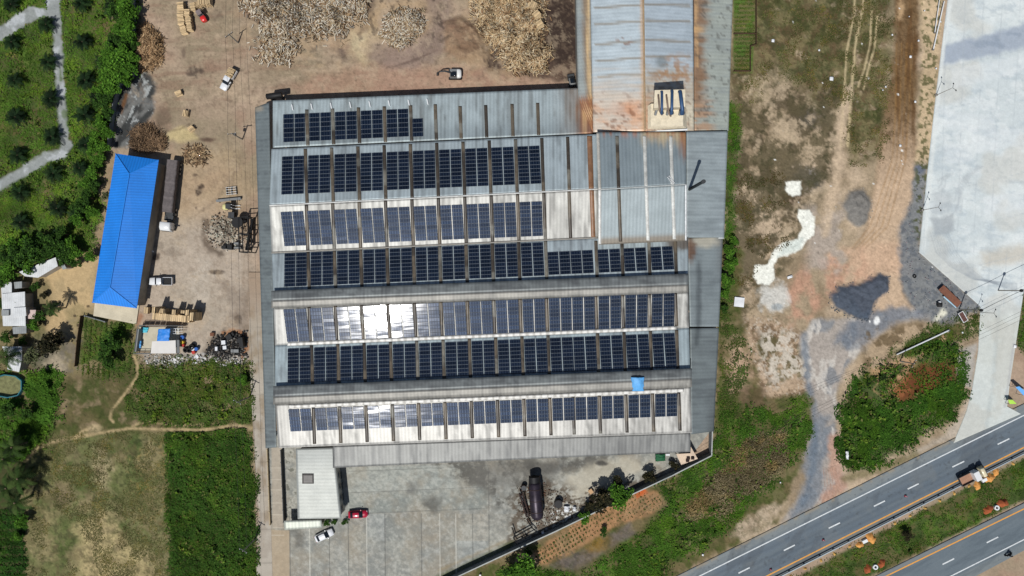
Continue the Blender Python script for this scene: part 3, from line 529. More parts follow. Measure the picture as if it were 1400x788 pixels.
def road_col_a(X, Y, V3):
    d = (Y-(726-.4965*(X-1050)))*.894       # distance in from the outer edge
    c = np.zeros(X.shape+(3,)); c[...] = alb(104, 115, 124)
    put(c, (132, 138, 138), 1-sstep(8, 15, d+4*(fbm(X, Y, 12, 3, 1)-.5)), .9); put(c, (97, 108, 117), sstep(26, 30, d)*(1-sstep(44, 50, d)), .6)
    put(c, (120, 122, 118), sstep(52, 54, d), .85); al_ = fbm(X*.5+Y*.25, Y*1.6+X*.8, 9, 4, 3)
    put(c, (112, 121, 126), contrast(al_, .5, .66), .5); put(c, (84, 90, 96), contrast(fbm(X+.5*Y, Y*.3-X*.15, 26, 6, 7, .66), .56, .66), .45); put(c, (76, 80, 84), contrast(fbm(X, Y, 5, 3, 2), .7, .76), .5); lw = np.maximum(np.exp(-((d-22)/2.2)**2), np.exp(-((d-33)/2.2)**2)); lw = np.maximum(lw, np.maximum(np.exp(-((d-40.5)/2.)**2), np.exp(-((d-48)/2.)**2))); put(c, (82, 91, 100), lw*(.5+.5*fbm(X*.4+Y*.2, Y+X*.5, 14, 3, 5)), .5); put(c, (120, 124, 124), contrast(fbm(X, Y, 30, 6, 6, .65), .54, .7), .35)
    put(c, (160, 146, 122), (1-sstep(0, 6, d))*contrast(fbm(X, Y, 8, 3, 5), .45, .6), .7); return c
def road_col_b(X, Y, V3):
    d = (Y-(688-.4926*(X-1400)))*.897
    c = np.zeros(X.shape+(3,)); c[...] = alb(104, 115, 122); put(c, (126, 130, 130), 1-sstep(4, 8, d), .9); put(c, (128, 134, 134), sstep(46, 52, d), .8)
    al_ = fbm(X*.5+Y*.25, Y*1.6+X*.8, 9, 4, 4); put(c, (112, 122, 128), contrast(al_, .48, .66), .55); put(c, (84, 94, 102), contrast(1-al_, .5, .7), .4); return c
ra0, ra1 = (lambda x: 726-.4965*(x-1050)), (lambda x: 788-.5045*(x-1065))
rb0, rb1 = (lambda x: 688-.4926*(x-1400)), (lambda x: 753-.53*(x-1400))
tag(ribbon('highway', [(x, ra0(x)) for x in range(760, 1620, 40)], [(x, ra1(x)) for x in range(760, 1620, 40)], 60, 2, .06, road_col_a, m_asph, .35), kind='structure')
tag(ribbon('highway', [(x, rb0(x)) for x in range(1000, 1620, 40)], [(x, rb1(x)) for x in range(1000, 1620, 40)], 60, 2, .06, road_col_b, m_asph, .35), kind='structure')
m_white = M('road_paint_white', (214, 218, 218), rough=.7, var=.12, scale=1.5, fine=.15)
m_orange = M('road_paint_yellow', (226, 160, 70), rough=.7, var=.12, scale=1.5, fine=.1)
mw, mo = MB(), MB()
def stripe(mb, x0, y0, x1, y1, wd, n=1):
    a, b = P(x0, y0, .066), P(x1, y1, .066); d = (b-a).normalized(); s_ = Vector((-d.y, d.x, 0))*wd/2
    mb.poly([a-s_, b-s_, b+s_, a+s_])
stripe(mw, 800, 741.5-.4955*(800-1050), 1600, 741.5-.4955*550, .26); stripe(mw, 1200, 788-.5*(1200-1300), 1600, 788-.5*300, .26)
for x0, y0, x1, y1 in [(947, 815, 963, 807), (1009.6, 784, 1025, 776.3), (1071.6, 753, 1086.8, 745.4), (1133, 722.5, 1148.5, 715), (1194.7, 692.6, 1209.9, 685), (1240.9, 669, 1256, 661.6), (1302, 638.8, 1318.3, 631), (1364, 607.8, 1380, 600), (1426, 577, 1442, 569), (1288.6, 772, 1304.6, 764), (1349, 742.3, 1364.7, 734.5), (1410, 712, 1426, 704)]:
    stripe(mw, x0, y0, x1, y1, .3)
stripe(mo, 900, 787+.5*150, 1600, 787-.5*550, .28); stripe(mo, 1150, 787+.4885*63.7, 1600, 787-.4885*386.3, .28)
tag(mw.build('road_markings', m_white), kind='structure'); tag(mo.build('road_markings', m_orange), kind='structure')
# ------------------------------------------------------------------ the works
def ln(y0, s): return lambda x: y0+s*(x-380)
LA0, LA1, LB0 = ln(137.6, -.0415), ln(202, -.0450), ln(203.4, -.0456)
LBC, LCD, LD1 = ln(280.5, -.0500), ln(345.6, -.0465), ln(397.4, -.0413)
LE, LE1, LFG = ln(410.8, -.0385), ln(421.3, -.0378), ln(472.3, -.0420)
LG1, LH, LH1, LI1 = ln(528, -.0425), ln(542.4, -.0440), ln(553, -.0415), ln(612, -.0362)
m_tin = M('galvanised_sheet', attr=True, rough=.55, metal=.3, var=.10, scale=.35, fine=.07, rib='X', ribstep=.78, ribamp=.16, spec=.4)
m_tiny = M('galvanised_sheet_crosswise', attr=True, rough=.55, metal=.3, var=.10, scale=.35, fine=.07, rib='Y', ribstep=.78, ribamp=.09, spec=.4)
m_sky = M('fibreglass_sheet', attr=True, rough=.45, var=.2, scale=.8, fine=.15, spec=.4)
m_wall = M('factory_wall', (150, 148, 140), rough=.85, var=.2, scale=.5)
m_flash = M('bright_flashing', attr=True, rough=.6, metal=.2, var=.1, scale=1, fine=.15)
def tin(rgb, axis='Y', dark=(96, 96, 92), a=.5, light=None, extra=None):
    def f(X, Y, V3):
        x = V3[..., 0]; y = V3[..., 1]
        c = np.zeros(X.shape+(3,)); c[...] = alb(*rgb)*np.array([1.02, 1.0, .955])
        s1 = fbm(x*2.4, y*.16, 1.0, 4, 2) if axis == 'Y' else fbm(x*.16, y*2.4, 1.0, 4, 2)
        s2 = fbm(x*.25, y*.06, 1.0, 3, 3) if axis == 'Y' else fbm(x*.06, y*.25, 1.0, 3, 3)
        put(c, dark, contrast(s1, .5, .72), a); put(c, dark, contrast(s2, .52, .7), a*.5)
        if light: put(c, light, contrast(1-s1, .52, .7), .6)
        if extra: extra(X, Y, c, s1)
        return c
    return f
fac = base('factory_building', 657, 390, 'large factory with parallel corrugated metal roof bays carrying solar panels', 'factory')
ROOF = {}
def roof(key, xl, xr, l0, l1, h0, h1, colf, mat=None, name='roof_slope', thick=.08, res=.5, xb=None):
    xb = xb or (xl, xr)
    c4 = [(xl, l0(xl), h0), (xr, l0(xr), h0), (xb[1], l1(xb[1]), h1), (xb[0], l1(xb[0]), h1)]
    ROOF[key] = (l0, l1, h0, h1)
    return sheet(name, c4, colf, mat or m_tin, fac, thick, res)
def rustA(X, Y, c, s):
    put(c, (150, 120, 92), sstep(750, 800, X+20*(s-.5)), .55); put(c, (160, 96, 44), sstep(786, 798, X+14*(s-.5))*sstep(128, 142, Y+30*(s-.5)), .9); put(c, (226, 182, 130), sstep(.58, .7, s)*sstep(788, 796, X), .8); put(c, (110, 100, 88), (1-sstep(0, 3, abs(X-790.5)))*1.0, .5)
    put(c, (92, 104, 112), sstep(170, 198, Y+.045*(X-380))*1.0, .35)
roof('A', 373, 810, LA0, LA1, 5.3, 6.6, tin((176, 190, 196), extra=rustA))
roof('B', 371, 818, LB0, LBC, 7.3, 9.7, tin((176, 190, 198), dark=(110, 116, 118)), xb=(368.5, 818))
roof('C', 368.5, 818, LBC, LCD, 9.7, 7.45, tin((188, 189, 187), dark=(116, 115, 111), a=.7), xb=(371.5, 818))
def dirtyD(X, Y, c, s): put(c, (94, 78, 62), emask(X, Y, 935, 334, 22, 10, .5, .6, 6), .8)
roof('D', 371.5, 941, LCD, LE1, 7.45, 9.35, tin((176, 190, 198), dark=(96, 100, 104), extra=dirtyD), xb=(374, 941))
roof('F', 374, 941, LE1, LFG, 9.35, 7.4, tin((178, 179, 177), dark=(106, 105, 101), a=.7), xb=(376, 942))
roof('G', 376, 942, LFG, LH1, 7.4, 9.2, tin((168, 184, 192), dark=(100, 104, 108)), xb=(376, 944))
roof('I', 376, 944, LH1, LI1, 9.2, 7.35, tin((188, 188, 186), dark=(120, 119, 115), a=.7), xb=(381, 946))
# roof monitors: low raised roofs along two ridges
gr = lambda X, Y, c, s: put(c, (78, 80, 82), contrast(fbm(X*.5, Y*1.6, 9, 5, 3, .6), .42, .66), .55)
gl = lambda X, Y, c, s: put(c, (112, 112, 108), contrast(fbm(X*.8, Y*1.2, 8, 5, 5, .6), .46, .66), .45)
def monitor(xl, xr, a, b, c_, h0, hr, h1, hb):
    sheet('monitor_roof', [(xl, a(xl), h0), (xr, a(xr), h0), (xr, b(xr), hr), (xl, b(xl), hr)], tin((132, 138, 140), dark=(92, 94, 96), a=.5, extra=gr), m_tin, fac, .06)
    sheet('monitor_roof', [(xl, b(xl), hr), (xr, b(xr), hr), (xr, c_(xr), h1), (xl, c_(xl), h1)], tin((150, 149, 145), dark=(114, 112, 108), a=.5, extra=gl), m_tin, fac, .06)
    mb = MB()
    for (l, h) in ((a, h0), (c_, h1)):
        d = 1.2 if l is a else -1.2
        p0, p1 = P(xl+2, l(xl)+d, h-.05), P(xr-2, l(xr)+d, h-.05)
        mb.add([p0, p1, (p1.x, p1.y, hb), (p0.x, p0.y, hb)], [(0, 1, 2, 3)])
    mb.build('monitor_wall', m_wall, fac)
monitor(371, 941, LD1, LE, LE1, 9.9, 10.45, 9.9, 8.9)
monitor(373.5, 946, LG1, LH, LH1, 9.75, 10.3, 9.75, 8.75)
# raised newer roof at the east end of the second bay
def new_l(X, Y, c, s):
    put(c, (206, 186, 150), (1-sstep(184, 206, Y+30*(s-.5)))*sstep(870, 884, X), .9); put(c, (196, 128, 92), contrast(s, .5, .7)*(1-sstep(180, 192, Y)), .8); put(c, (170, 110, 66), (1-sstep(196, 222, Y+40*(s-.5)))*sstep(926, 932, X), .7)
def new_r(X, Y, c, s): put(c, (120, 100, 74), sstep(322, 330, Y+.046*(X-818)), .7)
kx0, kx1 = 816, 938
fN0, fNR, fN1 = (lambda x: 181+0*(x-816)), (lambda x: 259.5-.06*(x-816)), (lambda x: 335-.045*(x-816))
roof('N1', kx0, kx1, fN0, fNR, 9.4, 12.0, tin((146, 160, 168), dark=(122, 134, 140), a=.3, extra=new_l), xb=(819, 938))
roof('N2', 819, kx1, fNR, fN1, 12.0, 9.6, tin((152, 164, 170), dark=(134, 144, 148), a=.25, extra=new_r), xb=(819, 938))
# lean-tos: west, east (three stretches) and south
lx = lambda y: 348+(y-137)*.031
def leanW(X, Y, c, s): put(c, (172, 160, 140), emask(X, Y, 352, 148, 8, 5, .5, .4), .8)
sheet('side_canopy', [(348.5, 147, 4.6), (368, 140, 5.4), (378, 612, 5.4), (363, 613, 4.6)], tin((118, 128, 132), 'X', dark=(80, 86, 90), extra=leanW), m_tiny, fac, .08)
def eastU(X, Y, c, s): pass
sheet('side_canopy', [(938.5, 180, 7.6), (995, 179.5, 6.0), (990, 325, 6.0), (938.5, 325, 7.6)], tin((162, 174, 180), 'X', dark=(118, 126, 130), a=.4), m_tiny, fac, .08)
def eastL(X, Y, c, s):
    put(c, (196, 190, 172), emask(X, Y, 962, 330, 22, 9, .5, .3), .85); put(c, (110, 76, 52), emask(X, Y, 943, 342, 9, 14, .4, .6, 5), .85)
    put(c, (62, 68, 72), lmask(X, Y, [(956, 360), (955, 440), (952, 470)], 6, 3, 2), .6); put(c, (76, 70, 66), sstep(974, 990, X)*(1-sstep(345, 400, Y)), .5); put(c, (70, 72, 72), sstep(500, 590, Y)*sstep(958, 975, X), .5)
sheet('side_canopy', [(940, 325.5, 6.4), (988.5, 322, 5.0), (983, 447, 5.0), (943, 447, 6.4)], tin((140, 151, 156), 'X', dark=(98, 106, 110), a=.35, extra=eastL), m_tiny, fac, .08)
sheet('side_canopy', [(943, 449, 6.2), (983, 448.5, 4.9), (976, 590, 4.9), (945, 594, 6.2)], tin((124, 134, 138), 'X', dark=(88, 94, 97), extra=eastL), m_tiny, fac, .08)
sheet('front_canopy', [(455, 610, 6.3), (944, 592, 6.3), (944, 618, 5.3), (455, 640, 5.3)], tin((136, 138, 138), dark=(92, 93, 93), a=.6), m_tin, fac, .08)
# bright walkways, flashings
def dots(X, Y, V3):
    c = np.zeros(X.shape+(3,)); c[...] = alb(226, 224, 218); put(c, (150, 146, 136), contrast(np.sin(V3[..., 0]*4.2)*.5+.5, .6, .85), .6); return c
def plain(r, g, b): return lambda X, Y, V3: np.tile(alb(r, g, b), X.shape+(1,))*(1+.4*(fbm(X, Y, 5, 3, 2)-.5))[..., None]
o_ = lambda l, d: (lambda x: l(x)+d)
def band(name, xl, xr, l0, l1, h0, h1, colf, mat=m_flash, th=.05): return sheet(name, [(xl, l0(xl), h0), (xr, l0(xr), h0), (xr, l1(xr), h1), (xl, l1(xl), h1)], colf, mat, fac, th, .35)
band('roof_walkway', 393, 925, o_(LFG, -3.2), o_(LFG, 1.4), 7.72, 7.62, dots); band('roof_walkway', 394, 935, o_(LH1, 1.6), o_(LH1, 6.2), 9.34, 9.2, dots)
band('ridge_cap', 368, 818, o_(LBC, -.9), o_(LBC, .9), 9.82, 9.82, plain(206, 206, 202)); band('valley_gutter', 371, 818, o_(LCD, -1.2), o_(LCD, .8), 7.58, 7.56, plain(150, 146, 138))
band('eave_gutter', 381, 946, o_(LI1, -1.0), o_(LI1, .6), 7.38, 7.32, plain(196, 194, 188)); band('roof_upstand', 820, 938, o_(fNR, -.7), o_(fNR, .7), 12.1, 12.1, plain(190, 194, 192))
sheet('edge_flashing', [(815.5, 182, 9.55), (819.5, 182, 9.55), (822, 259, 12.12), (818, 259, 12.12)], plain(200, 196, 186), m_flash, fac, .05, .4)
sheet('edge_flashing', [(818, 259, 12.12), (822, 259, 12.12), (822, 334, 9.7), (818, 334, 9.7)], plain(222, 220, 214), m_flash, fac, .05, .4)
sheet('edge_flashing', [(936.5, 252, 12.12), (939, 252, 12.12), (939, 329, 9.7), (936.5, 329, 9.7)], plain(220, 222, 222), m_flash, fac, .05, .4)
sheet('edge_flashing', [(982, 324, 5.3), (990, 324, 5.3), (990, 326.5, 5.3), (982, 326.5, 5.3)], plain(190, 194, 194), m_flash, fac, .05, .4)
# walls (drop from just inside each roof edge to the ground)
def wall(pts, drop=.12, name='wall', parent=fac, mat=None):
    mb = MB(); tops = [P(*p)-Vector((0, 0, drop)) for p in pts]
    for a, b in zip(tops[:-1], tops[1:]): mb.add([a, b, (b.x, b.y, -.1), (a.x, a.y, -.1)], [(0, 1, 2, 3)])
    return mb.build(name, mat or m_wall, parent)
wall([(376, LA0(376)+2, 5.3), (806, LA0(806)+2, 5.3)]); wall([(375, LA0(375)+2, 5.3), (374, LA1(374), 6.6)])
wall([(374, LB0(374), 7.3), (371, LBC(371), 9.65), (374, LCD(374), 7.4), (376, LE1(376), 9.3), (378, LFG(378), 7.35), (379, LH1(379), 9.0), (384, LI1(384)-2, 7.35)], .15)
wall([(384, LI1(384)-3, 7.4), (942, LI1(942)-3, 7.4)], .15); wall([(942, LI1(942)-3, 7.4), (941, LH1(941), 9.0), (939, LFG(939), 7.35), (939, LE1(939), 9.3), (939, 331, 7.3)], .2)
wall([(372, LB0(372)+.8, 7.3), (816, LB0(816)+.8, 7.3)], .05); wall([(937, 327, 9.5), (937, 253, 11.9), (937, 183, 9.4)], .12); wall([(818, fN0(818)+1.5, 9.4), (936, fN0(936)+1.5, 9.4)], .12); wall([(819, 333, 9.5), (937, 328, 9.5)], .12); wall([(819.5, 333, 9.5), (820.5, 259, 11.9), (818, 183, 9.4)], .12)
for (x, y, h) in [(349.5, 150, 4.6), (352, 220, 4.6), (354, 300, 4.6), (357, 380, 4.6), (359, 460, 4.6), (361, 540, 4.6), (363.5, 611, 4.6)]:
    p = P(x+1, y, h); mb = MB(); mb.box((p.x, p.y, h/2-.1), (.2, .2, h-.1)); mb.build('canopy_post', M('dark_steel', (70, 72, 74), rough=.6, metal=.3), fac)
for x in range(470, 945, 59):
    p = P(x, 640-(x-455)*.045-1.5, 5.3); mb = MB(); mb.box((p.x, p.y, 2.55), (.22, .22, 5.1)); mb.build('canopy_post', MATS['dark_steel'], fac)
wall([(983, 182, 6.2), (982, 322, 6.2)], .15); wall([(979, 330, 5.0), (976, 446, 5.0), (971, 588, 5.0)], .15)
# translucent roof sheets between the panel groups
GAPW = 4.6
def skyc(seed):
    def f(X, Y, V3):
        y = V3[..., 1]; c = np.zeros(X.shape+(3,)); c[...] = alb(104, 94, 80)
        put(c, (62, 56, 50), contrast(vnoise(y*.22+seed*7.1, y*0+seed*3.3, 2), .4, .5), .8); put(c, (140, 138, 128), contrast(vnoise(y*.3+seed*1.1, y*0+seed*5.3, 4), .7, .75), .6)
        put(c, (50, 46, 42), contrast(fbm(X, Y*.4, 4, 3, 3), .52, .66), .5); return c
    return f
def surf(key, x, y, lift=0):             # a point on a roof slope
    l0, l1, h0, h1 = ROOF[key]; t = (y-l0(x))/(l1(x)-l0(x)); z0, z1 = (HC-h0), (HC-h1)
    h = HC-1.0/((1-t)/z0+t/z1) if abs(h0-h1) < 0 else h0+(h1-h0)*t
    return P(x, y, h+lift)
def strip(key, x, l0, l1, seed, wd=GAPW, lift=.035, tone=None):
    y0 = l0(x); y1 = l1(x); dx = .033*(y1-y0); lift += .045
    c4 = [surf(key, x-wd/2, y0, lift), surf(key, x+wd/2, y0, lift), surf(key, x+wd/2+dx, y1, lift), surf(key, x-wd/2+dx, y1, lift)]
    nv = max(3, int((c4[3]-c4[0]).length/.35))
    grid_sheet('skylight_strip', bil(c4, 3, nv), tone or skyc(seed), m_sky, fac, .03)
ROWS = []   # key, array x list, width, rows, top line, bottom line, name
def lp(x0, y0, x1, y1): return lambda x: y0+(y1-y0)*(x-x0)/(x1-x0)
xa = [386.8+35.35*i for i in range(5)]
ROWS.append(('A', xa, 29.3, 6, lp(387, 156.6, 528, 150.3), lp(387, 195, 528, 188.3), 'topmost'))
xb_ = [384.3+35.92*i for i in range(10)]; ROWS.append(('B', xb_, 30, 10, lp(384, 214.5, 724, 200), lp(384, 266.5, 724, 252), 'second'))
xc = [385.5+36.1*i for i in range(10)]; ROWS.append(('C', xc, 30.6, 9, lp(386, 290, 725, 276), lp(386, 337.2, 725, 323.6), 'third'))
xd = [388+36.0*i for i in range(10)]; ROWS.append(('D', xd, 30.4, 9, lp(388, 346.8, 727, 332.2), lp(388, 392.6, 727, 377.9), 'fourth'))
xd2 = [748.7, 780, 817.3, 852.8, 889.6]; ROWS.append(('D', xd2, 30.4, 6, lp(764, 344.4, 905, 337.6), lp(764, 375.8, 905, 369.6), 'fourth'))
xf = [389.3+36.07*i for i in range(10)]+[750, 781.8, 817.5, 854, 890.4]; ROWS.append(('F', xf, 31, 9, lp(389, 423.2, 905, 401.2), lp(389, 468, 905, 447.2), 'fifth'))
xg = [392.6+35.98*i for i in range(10)]+[752, 783.8, 819.8, 856, 892]; ROWS.append(('G', xg, 31, 9, lp(393, 477, 907, 456.4), lp(393, 524, 907, 503.6), 'sixth'))
xi = [395.2+35.98*i for i in range(10)]+[754.6, 786.4, 822.3, 858.6, 895]; ROWS.append(('I', xi, 30.3, 6, lp(395, 560, 910, 538.6), lp(395, 590.4, 910, 570), 'seventh'))
k = 0
for key, xs, l0, l1 in [('A', xa, o_(LA0, 14), o_(LA1, -1)), ('B', xb_, o_(LB0, 2), o_(LBC, -1.2)), ('C', xc, o_(LBC, 1.2), o_(LCD, -1.2)), ('D', xd+xd2, o_(LCD, 1), o_(LD1, -.5)), ('F', xf, o_(LE1, 0), o_(LFG, -3.4)), ('G', xg, o_(LFG, 2), o_(LG1, -.6)), ('I', xi, o_(LH1, 6.5), o_(LI1, -3))]:
    for i, x in enumerate(xs):
        nxt = xs[i+1] if i+1 < len(xs) else x+36
        if nxt-x < 34 and key != 'A' and i+1 < len(xs) and key != 'I': continue
        if key == 'D' and x > 740: strip(key, nxt-2.6, o_(LCD, 4), l1, k)
        else: strip(key, nxt-2.9, l0, l1, k)
        k += 1
for x in (595, 629, 664, 700, 735): strip('A', x, o_(LA0, 14 if x < 600 else 18), o_(LA1, -1), k); k += 1
for x in (776,): strip('B', x, o_(LB0, 2), o_(LBC, -1.2), k); strip('C', x+2, o_(LBC, 1.2), o_(LCD, -1), k+1); k += 2
rusty = lambda X, Y, V3: np.tile(alb(140, 104, 78), X.shape+(1,))*(1+.8*(fbm(X, Y, 7, 3, 2)-.5))[..., None]
strip('B', 806, o_(LB0, 2), o_(LBC, -1), k, 7, .04, rusty); strip('C', 809, o_(LBC, 1), o_(LCD, -1), k, 6, .04, rusty)
greyt = lambda X, Y, V3: np.tile(alb(206, 206, 200), X.shape+(1,))*(1+.7*(fbm(X, Y, 9, 3, 4)-.5))[..., None]
for i, x in enumerate((843.5, 881, 917)):
    strip('N1', x, lambda x: 186, o_(fNR, -1), k, 4.6, .04, None if i == 0 else greyt); strip('N2', x+2.6, o_(fNR, 1), o_(fN1, -3), k+3, 4.6, .04, None if i == 0 else greyt); k += 1
for x in (399.5, 425.9, 452.5, 478.7, 505.3, 531.7, 558.6, 584.3):
    a, b = P(x-.6, LA0(x)+6.5, 5.6), P(x+1, LA0(x)+14, 5.75); mb = MB(); mb.tube([a, b], .16, 6); mb.build('roof_vent', M('white_metal', (232, 234, 234), rough=.5, var=.08), fac)

# ------------------------------------------------------------------ solar arrays: every table a thing, every panel a part
def panel_glass():
    m = bpy.data.materials.new('solar_glass'); m.use_nodes = True; t = m.node_tree; N = t.nodes; L = t.links; b = N['Principled BSDF']
    tc = N.new('ShaderNodeTexCoord'); sx = N.new('ShaderNodeSeparateXYZ'); L.new(tc.outputs['Object'], sx.inputs[0])
    def mth(op, a, c=None):
        q = N.new('ShaderNodeMath'); q.operation = op
        for i, v in enumerate((a, c)):
            if v is None: continue
            if isinstance(v, (int, float)): q.inputs[i].default_value = v
            else: L.new(v, q.inputs[i])
        return q.outputs[0]
    f1 = mth('ABSOLUTE', mth('SUBTRACT', mth('FRACT', mth('MULTIPLY_ADD', sx.outputs['X'], 1/.58)), .5))
    line = mth('GREATER_THAN', f1, .445)
    oi = N.new('ShaderNodeObjectInfo'); rnd = N.new('ShaderNodeMapRange'); rnd.inputs['To Min'].default_value = .75; rnd.inputs['To Max'].default_value = 1.3; L.new(oi.outputs['Random'], rnd.inputs['Value'])
    mx = N.new('ShaderNodeMix'); mx.data_type = 'RGBA'; mx.inputs['A'].default_value = (.0056, .0112, .0245, 1); mx.inputs['B'].default_value = (.045, .062, .095, 1); L.new(line, mx.inputs['Factor'])
    vm = N.new('ShaderNodeVectorMath'); vm.operation = 'SCALE'; L.new(mx.outputs['Result'], vm.inputs[0]); L.new(rnd.outputs[0], vm.inputs['Scale']); L.new(vm.outputs[0], b.inputs['Base Color'])
    b.inputs['Roughness'].default_value = .42; b.inputs['Metallic'].default_value = .36; b.inputs['Specular IOR Level'].default_value = .05; b.inputs['Coat Weight'].default_value = 1.0; b.inputs['Coat Roughness'].default_value = .08; b.inputs['Coat IOR'].default_value = 1.42
    n = N.new('ShaderNodeTexNoise'); n.inputs['Scale'].default_value = .55; n.inputs['Detail'].default_value = 1.0
    mp = N.new('ShaderNodeVectorMath'); mp.operation = 'MULTIPLY_ADD'; L.new(tc.outputs['Object'], mp.inputs[0]); mp.inputs[1].default_value = (.5, 1.5, 1); L.new(oi.outputs['Location'], mp.inputs[2]); L.new(mp.outputs[0], n.inputs['Vector'])
    bp = N.new('ShaderNodeBump'); bp.inputs['Strength'].default_value = .45; bp.inputs['Distance'].default_value = .032; L.new(n.outputs[0], bp.inputs['Height']); L.new(bp.outputs[0], b.inputs['Normal']); L.new(bp.outputs[0], b.inputs['Coat Normal'])
    return m
m_pglass = panel_glass(); m_pframe = M('aluminium_frame', (128, 136, 146), rough=.65, metal=.0, var=.05)
def panel_mesh(w, h):
    mb = MB(); mb.box((0, 0, .02), (w, h, .04), mi=0); g = .022
    x, y = w/2-g, h/2-g; mb.add([(-x, -y, .043), (x, -y, .043), (x, y, .043), (-x, y, .043)], [(0, 1, 2, 3)], 1)
    return mb.mesh('solar_panel', [m_pframe, m_pglass])
PM = {}
cnt = {}
def array(key, x, wd, ncol, nrow, l0, l1, label, group):
    xm, ym = x+wd/2, (l0(x)+l1(x))/2; a_ = surf(key, xm-15, l0(xm-15)); b_ = surf(key, xm+15, l0(xm+15)); c_ = surf(key, xm, l1(xm))
    n = (b_-a_).cross(c_-a_).normalized(); n = n if n.z > 0 else -n; p0 = surf(key, xm, ym)+n*.17
    y0, y1 = l0(x), l1(x); dx = .033*(y1-y0)
    TL = on_plane(x, y0, p0, n); TR = on_plane(x+wd, l0(x+wd), p0, n); BL = on_plane(x+dx, y1, p0, n)
    u = (TR-TL); W = u.length; u.normalize(); v = n.cross(u).normalized(); Hh = abs((BL-TL).dot(v))
    ctr = TL+u*W/2-v*Hh/2+u*(BL-TL).dot(u)*.5
    t = empty('solar_array', ctr, 0, label, 'solar array', group); t.rotation_euler = Matrix((u, v, n)).transposed().to_euler()
    pw, ph = (W-.2*(ncol-1))/ncol, Hh/nrow-.075
    kk = (key, ncol, nrow)
    if kk not in PM: PM[kk] = panel_mesh(pw, ph)
    mb = MB()
    for r in range(ncol):
        xc_ = -W/2+pw/2+r*(pw+.2)
        for s_ in (-.3, .3): mb.box((xc_+s_*pw, 0, -.035), (.07, Hh+.1, .06))
    mb.build('mounting_rail', m_pframe, t, (0, 0, 0))
    for r in range(nrow):
        for c in range(ncol):
            o = link('solar_panel', PM[kk], t, (-W/2+pw/2+c*(pw+.2), Hh/2-(r+.5)*(Hh/nrow), 0))
            o.rotation_euler = (R(random.gauss(0, .3)), R(random.gauss(0, .25)), 0)
for key, xs, wd, nr, l0, l1, rn in ROWS:
    off = 10 if xs is xd2 else 0
    if rn == 'topmost': gname = 'solar arrays on the topmost roof bay'; total = 6
    else: gname = 'solar arrays of the %s row from the top' % rn; total = 10 if key in 'BC' else 15
    for i, x in enumerate(xs):
        j = i+off; extra = ''
        if key in 'FI' and 2 <= j <= 4: extra = ' under the sun glare' if (key, j) == ('F', 3) else ' with sun glints'
        nm = 'topmost roof row' if rn == 'topmost' else ('fifth roof row' if extra else rn+' row from the top')
        if extra and key == 'I': nm = 'seventh roof row'
        tone = 'blue' if key in 'CFI' else 'blackish'
        array(key, x, wd, 2, nr, l0, l1, '%s solar array%s, %s from the left in the %s' % (tone, extra, ORD[j], nm), gname)
array('A', 386.8+35.35*5, 14.2, 1, 4, lp(563, 162.6, 577, 162), lp(563, 187.6, 577, 187), 'narrow one-column blackish solar array at the right end of the topmost row', 'solar arrays on the topmost roof bay')

# ------------------------------------------------------------------ gabled hall to the north
hall = base('gabled_hall', 895, 60, 'rust streaked gabled metal hall running off the top of the photo', 'factory hall')
def rib_lines(c, X, Y):
    for pts in [[(814, 11), (876, 7)], [(814, 34), (876, 29)], [(815, 61), (877, 56)], [(816, 84), (877, 79)], [(818, 105), (880, 101)], [(883, 6), (943, 8)], [(883, 28), (943, 30)], [(883, 55), (943, 57)], [(883, 78), (943, 77)], [(885, 101), (945, 102)], [(814, -14), (876, -18)], [(883, -18), (943, -17)]]:
        put(c, (150, 140, 124), lmask(X, Y, pts, 3.2, .8, .4), .8)
def h_l(X, Y, c, s):
    rib_lines(c, X, Y)
    put(c, (216, 196, 172), sstep(84, 140, Y+50*(s-.5)), .75); put(c, (216, 160, 118), contrast(fbm(X*.5, Y, 14, 6, 3, .7), .4, .68)*sstep(112, 150, Y), .65); put(c, (208, 134, 90), emask(X, Y, 856, 150, 20, 9, .9, .5), .35); put(c, (120, 74, 48), contrast(fbm(X*.7, Y*1.4, 5, 3, 5), .6, .7)*sstep(110, 150, Y), .6)
    put(c, (206, 170, 132), lmask(X, Y, [(877, -40), (878, 60), (880, 178)], 5, 2, 1.5), .7); put(c, (140, 96, 70), contrast(fbm(X, Y, 5, 3, 6), .6, .68)*emask(X, Y, 848, 57, 16, 8, .5, 0), .8)
def h_r(X, Y, c, s):
    rib_lines(c, X, Y)
    put(c, (208, 192, 166), sstep(76, 130, Y+40*(s-.5)), .8); put(c, (206, 150, 108), sstep(120, 150, Y+40*(s-.5))*(1-sstep(882, 900, X)), .6); put(c, (236, 226, 200), emask(X, Y, 943, 160, 14, 16, .6, .4), .8)
    put(c, (176, 128, 82), contrast(fbm(X, Y, 9, 5, 2, .65), .46, .62)*emask(X, Y, 922, 100, 30, 22, .7, 0), .75); put(c, (190, 130, 88), contrast(fbm(X, Y*2, 10, 5, 4, .65), .5, .64)*emask(X, Y, 900, 160, 40, 30, .7, 0), .6); put(c, (90, 96, 92), emask(X, Y, 905, 86, 8, 7, .6, .5), .5); put(c, (90, 60, 44), contrast(fbm(X, Y, 4, 3, 4), .64, .7)*sstep(100, 130, Y), .5)
def h_el(X, Y, c, s):
    put(c, (140, 108, 70), lmask(X, Y, [(801, -60), (802, 60), (806, 135)], 9, 4, 3, 6), .75); put(c, (232, 200, 150), lmask(X, Y, [(804, -60), (804, 70), (808, 178)], 3.2, 1.2, .8), .85); put(c, (150, 90, 46), sstep(130, 138, Y+16*(s-.5)), .85); put(c, (230, 190, 140), sstep(.58, .68, s)*sstep(128, 134, Y)*(1-sstep(160, 175, Y)), .85)
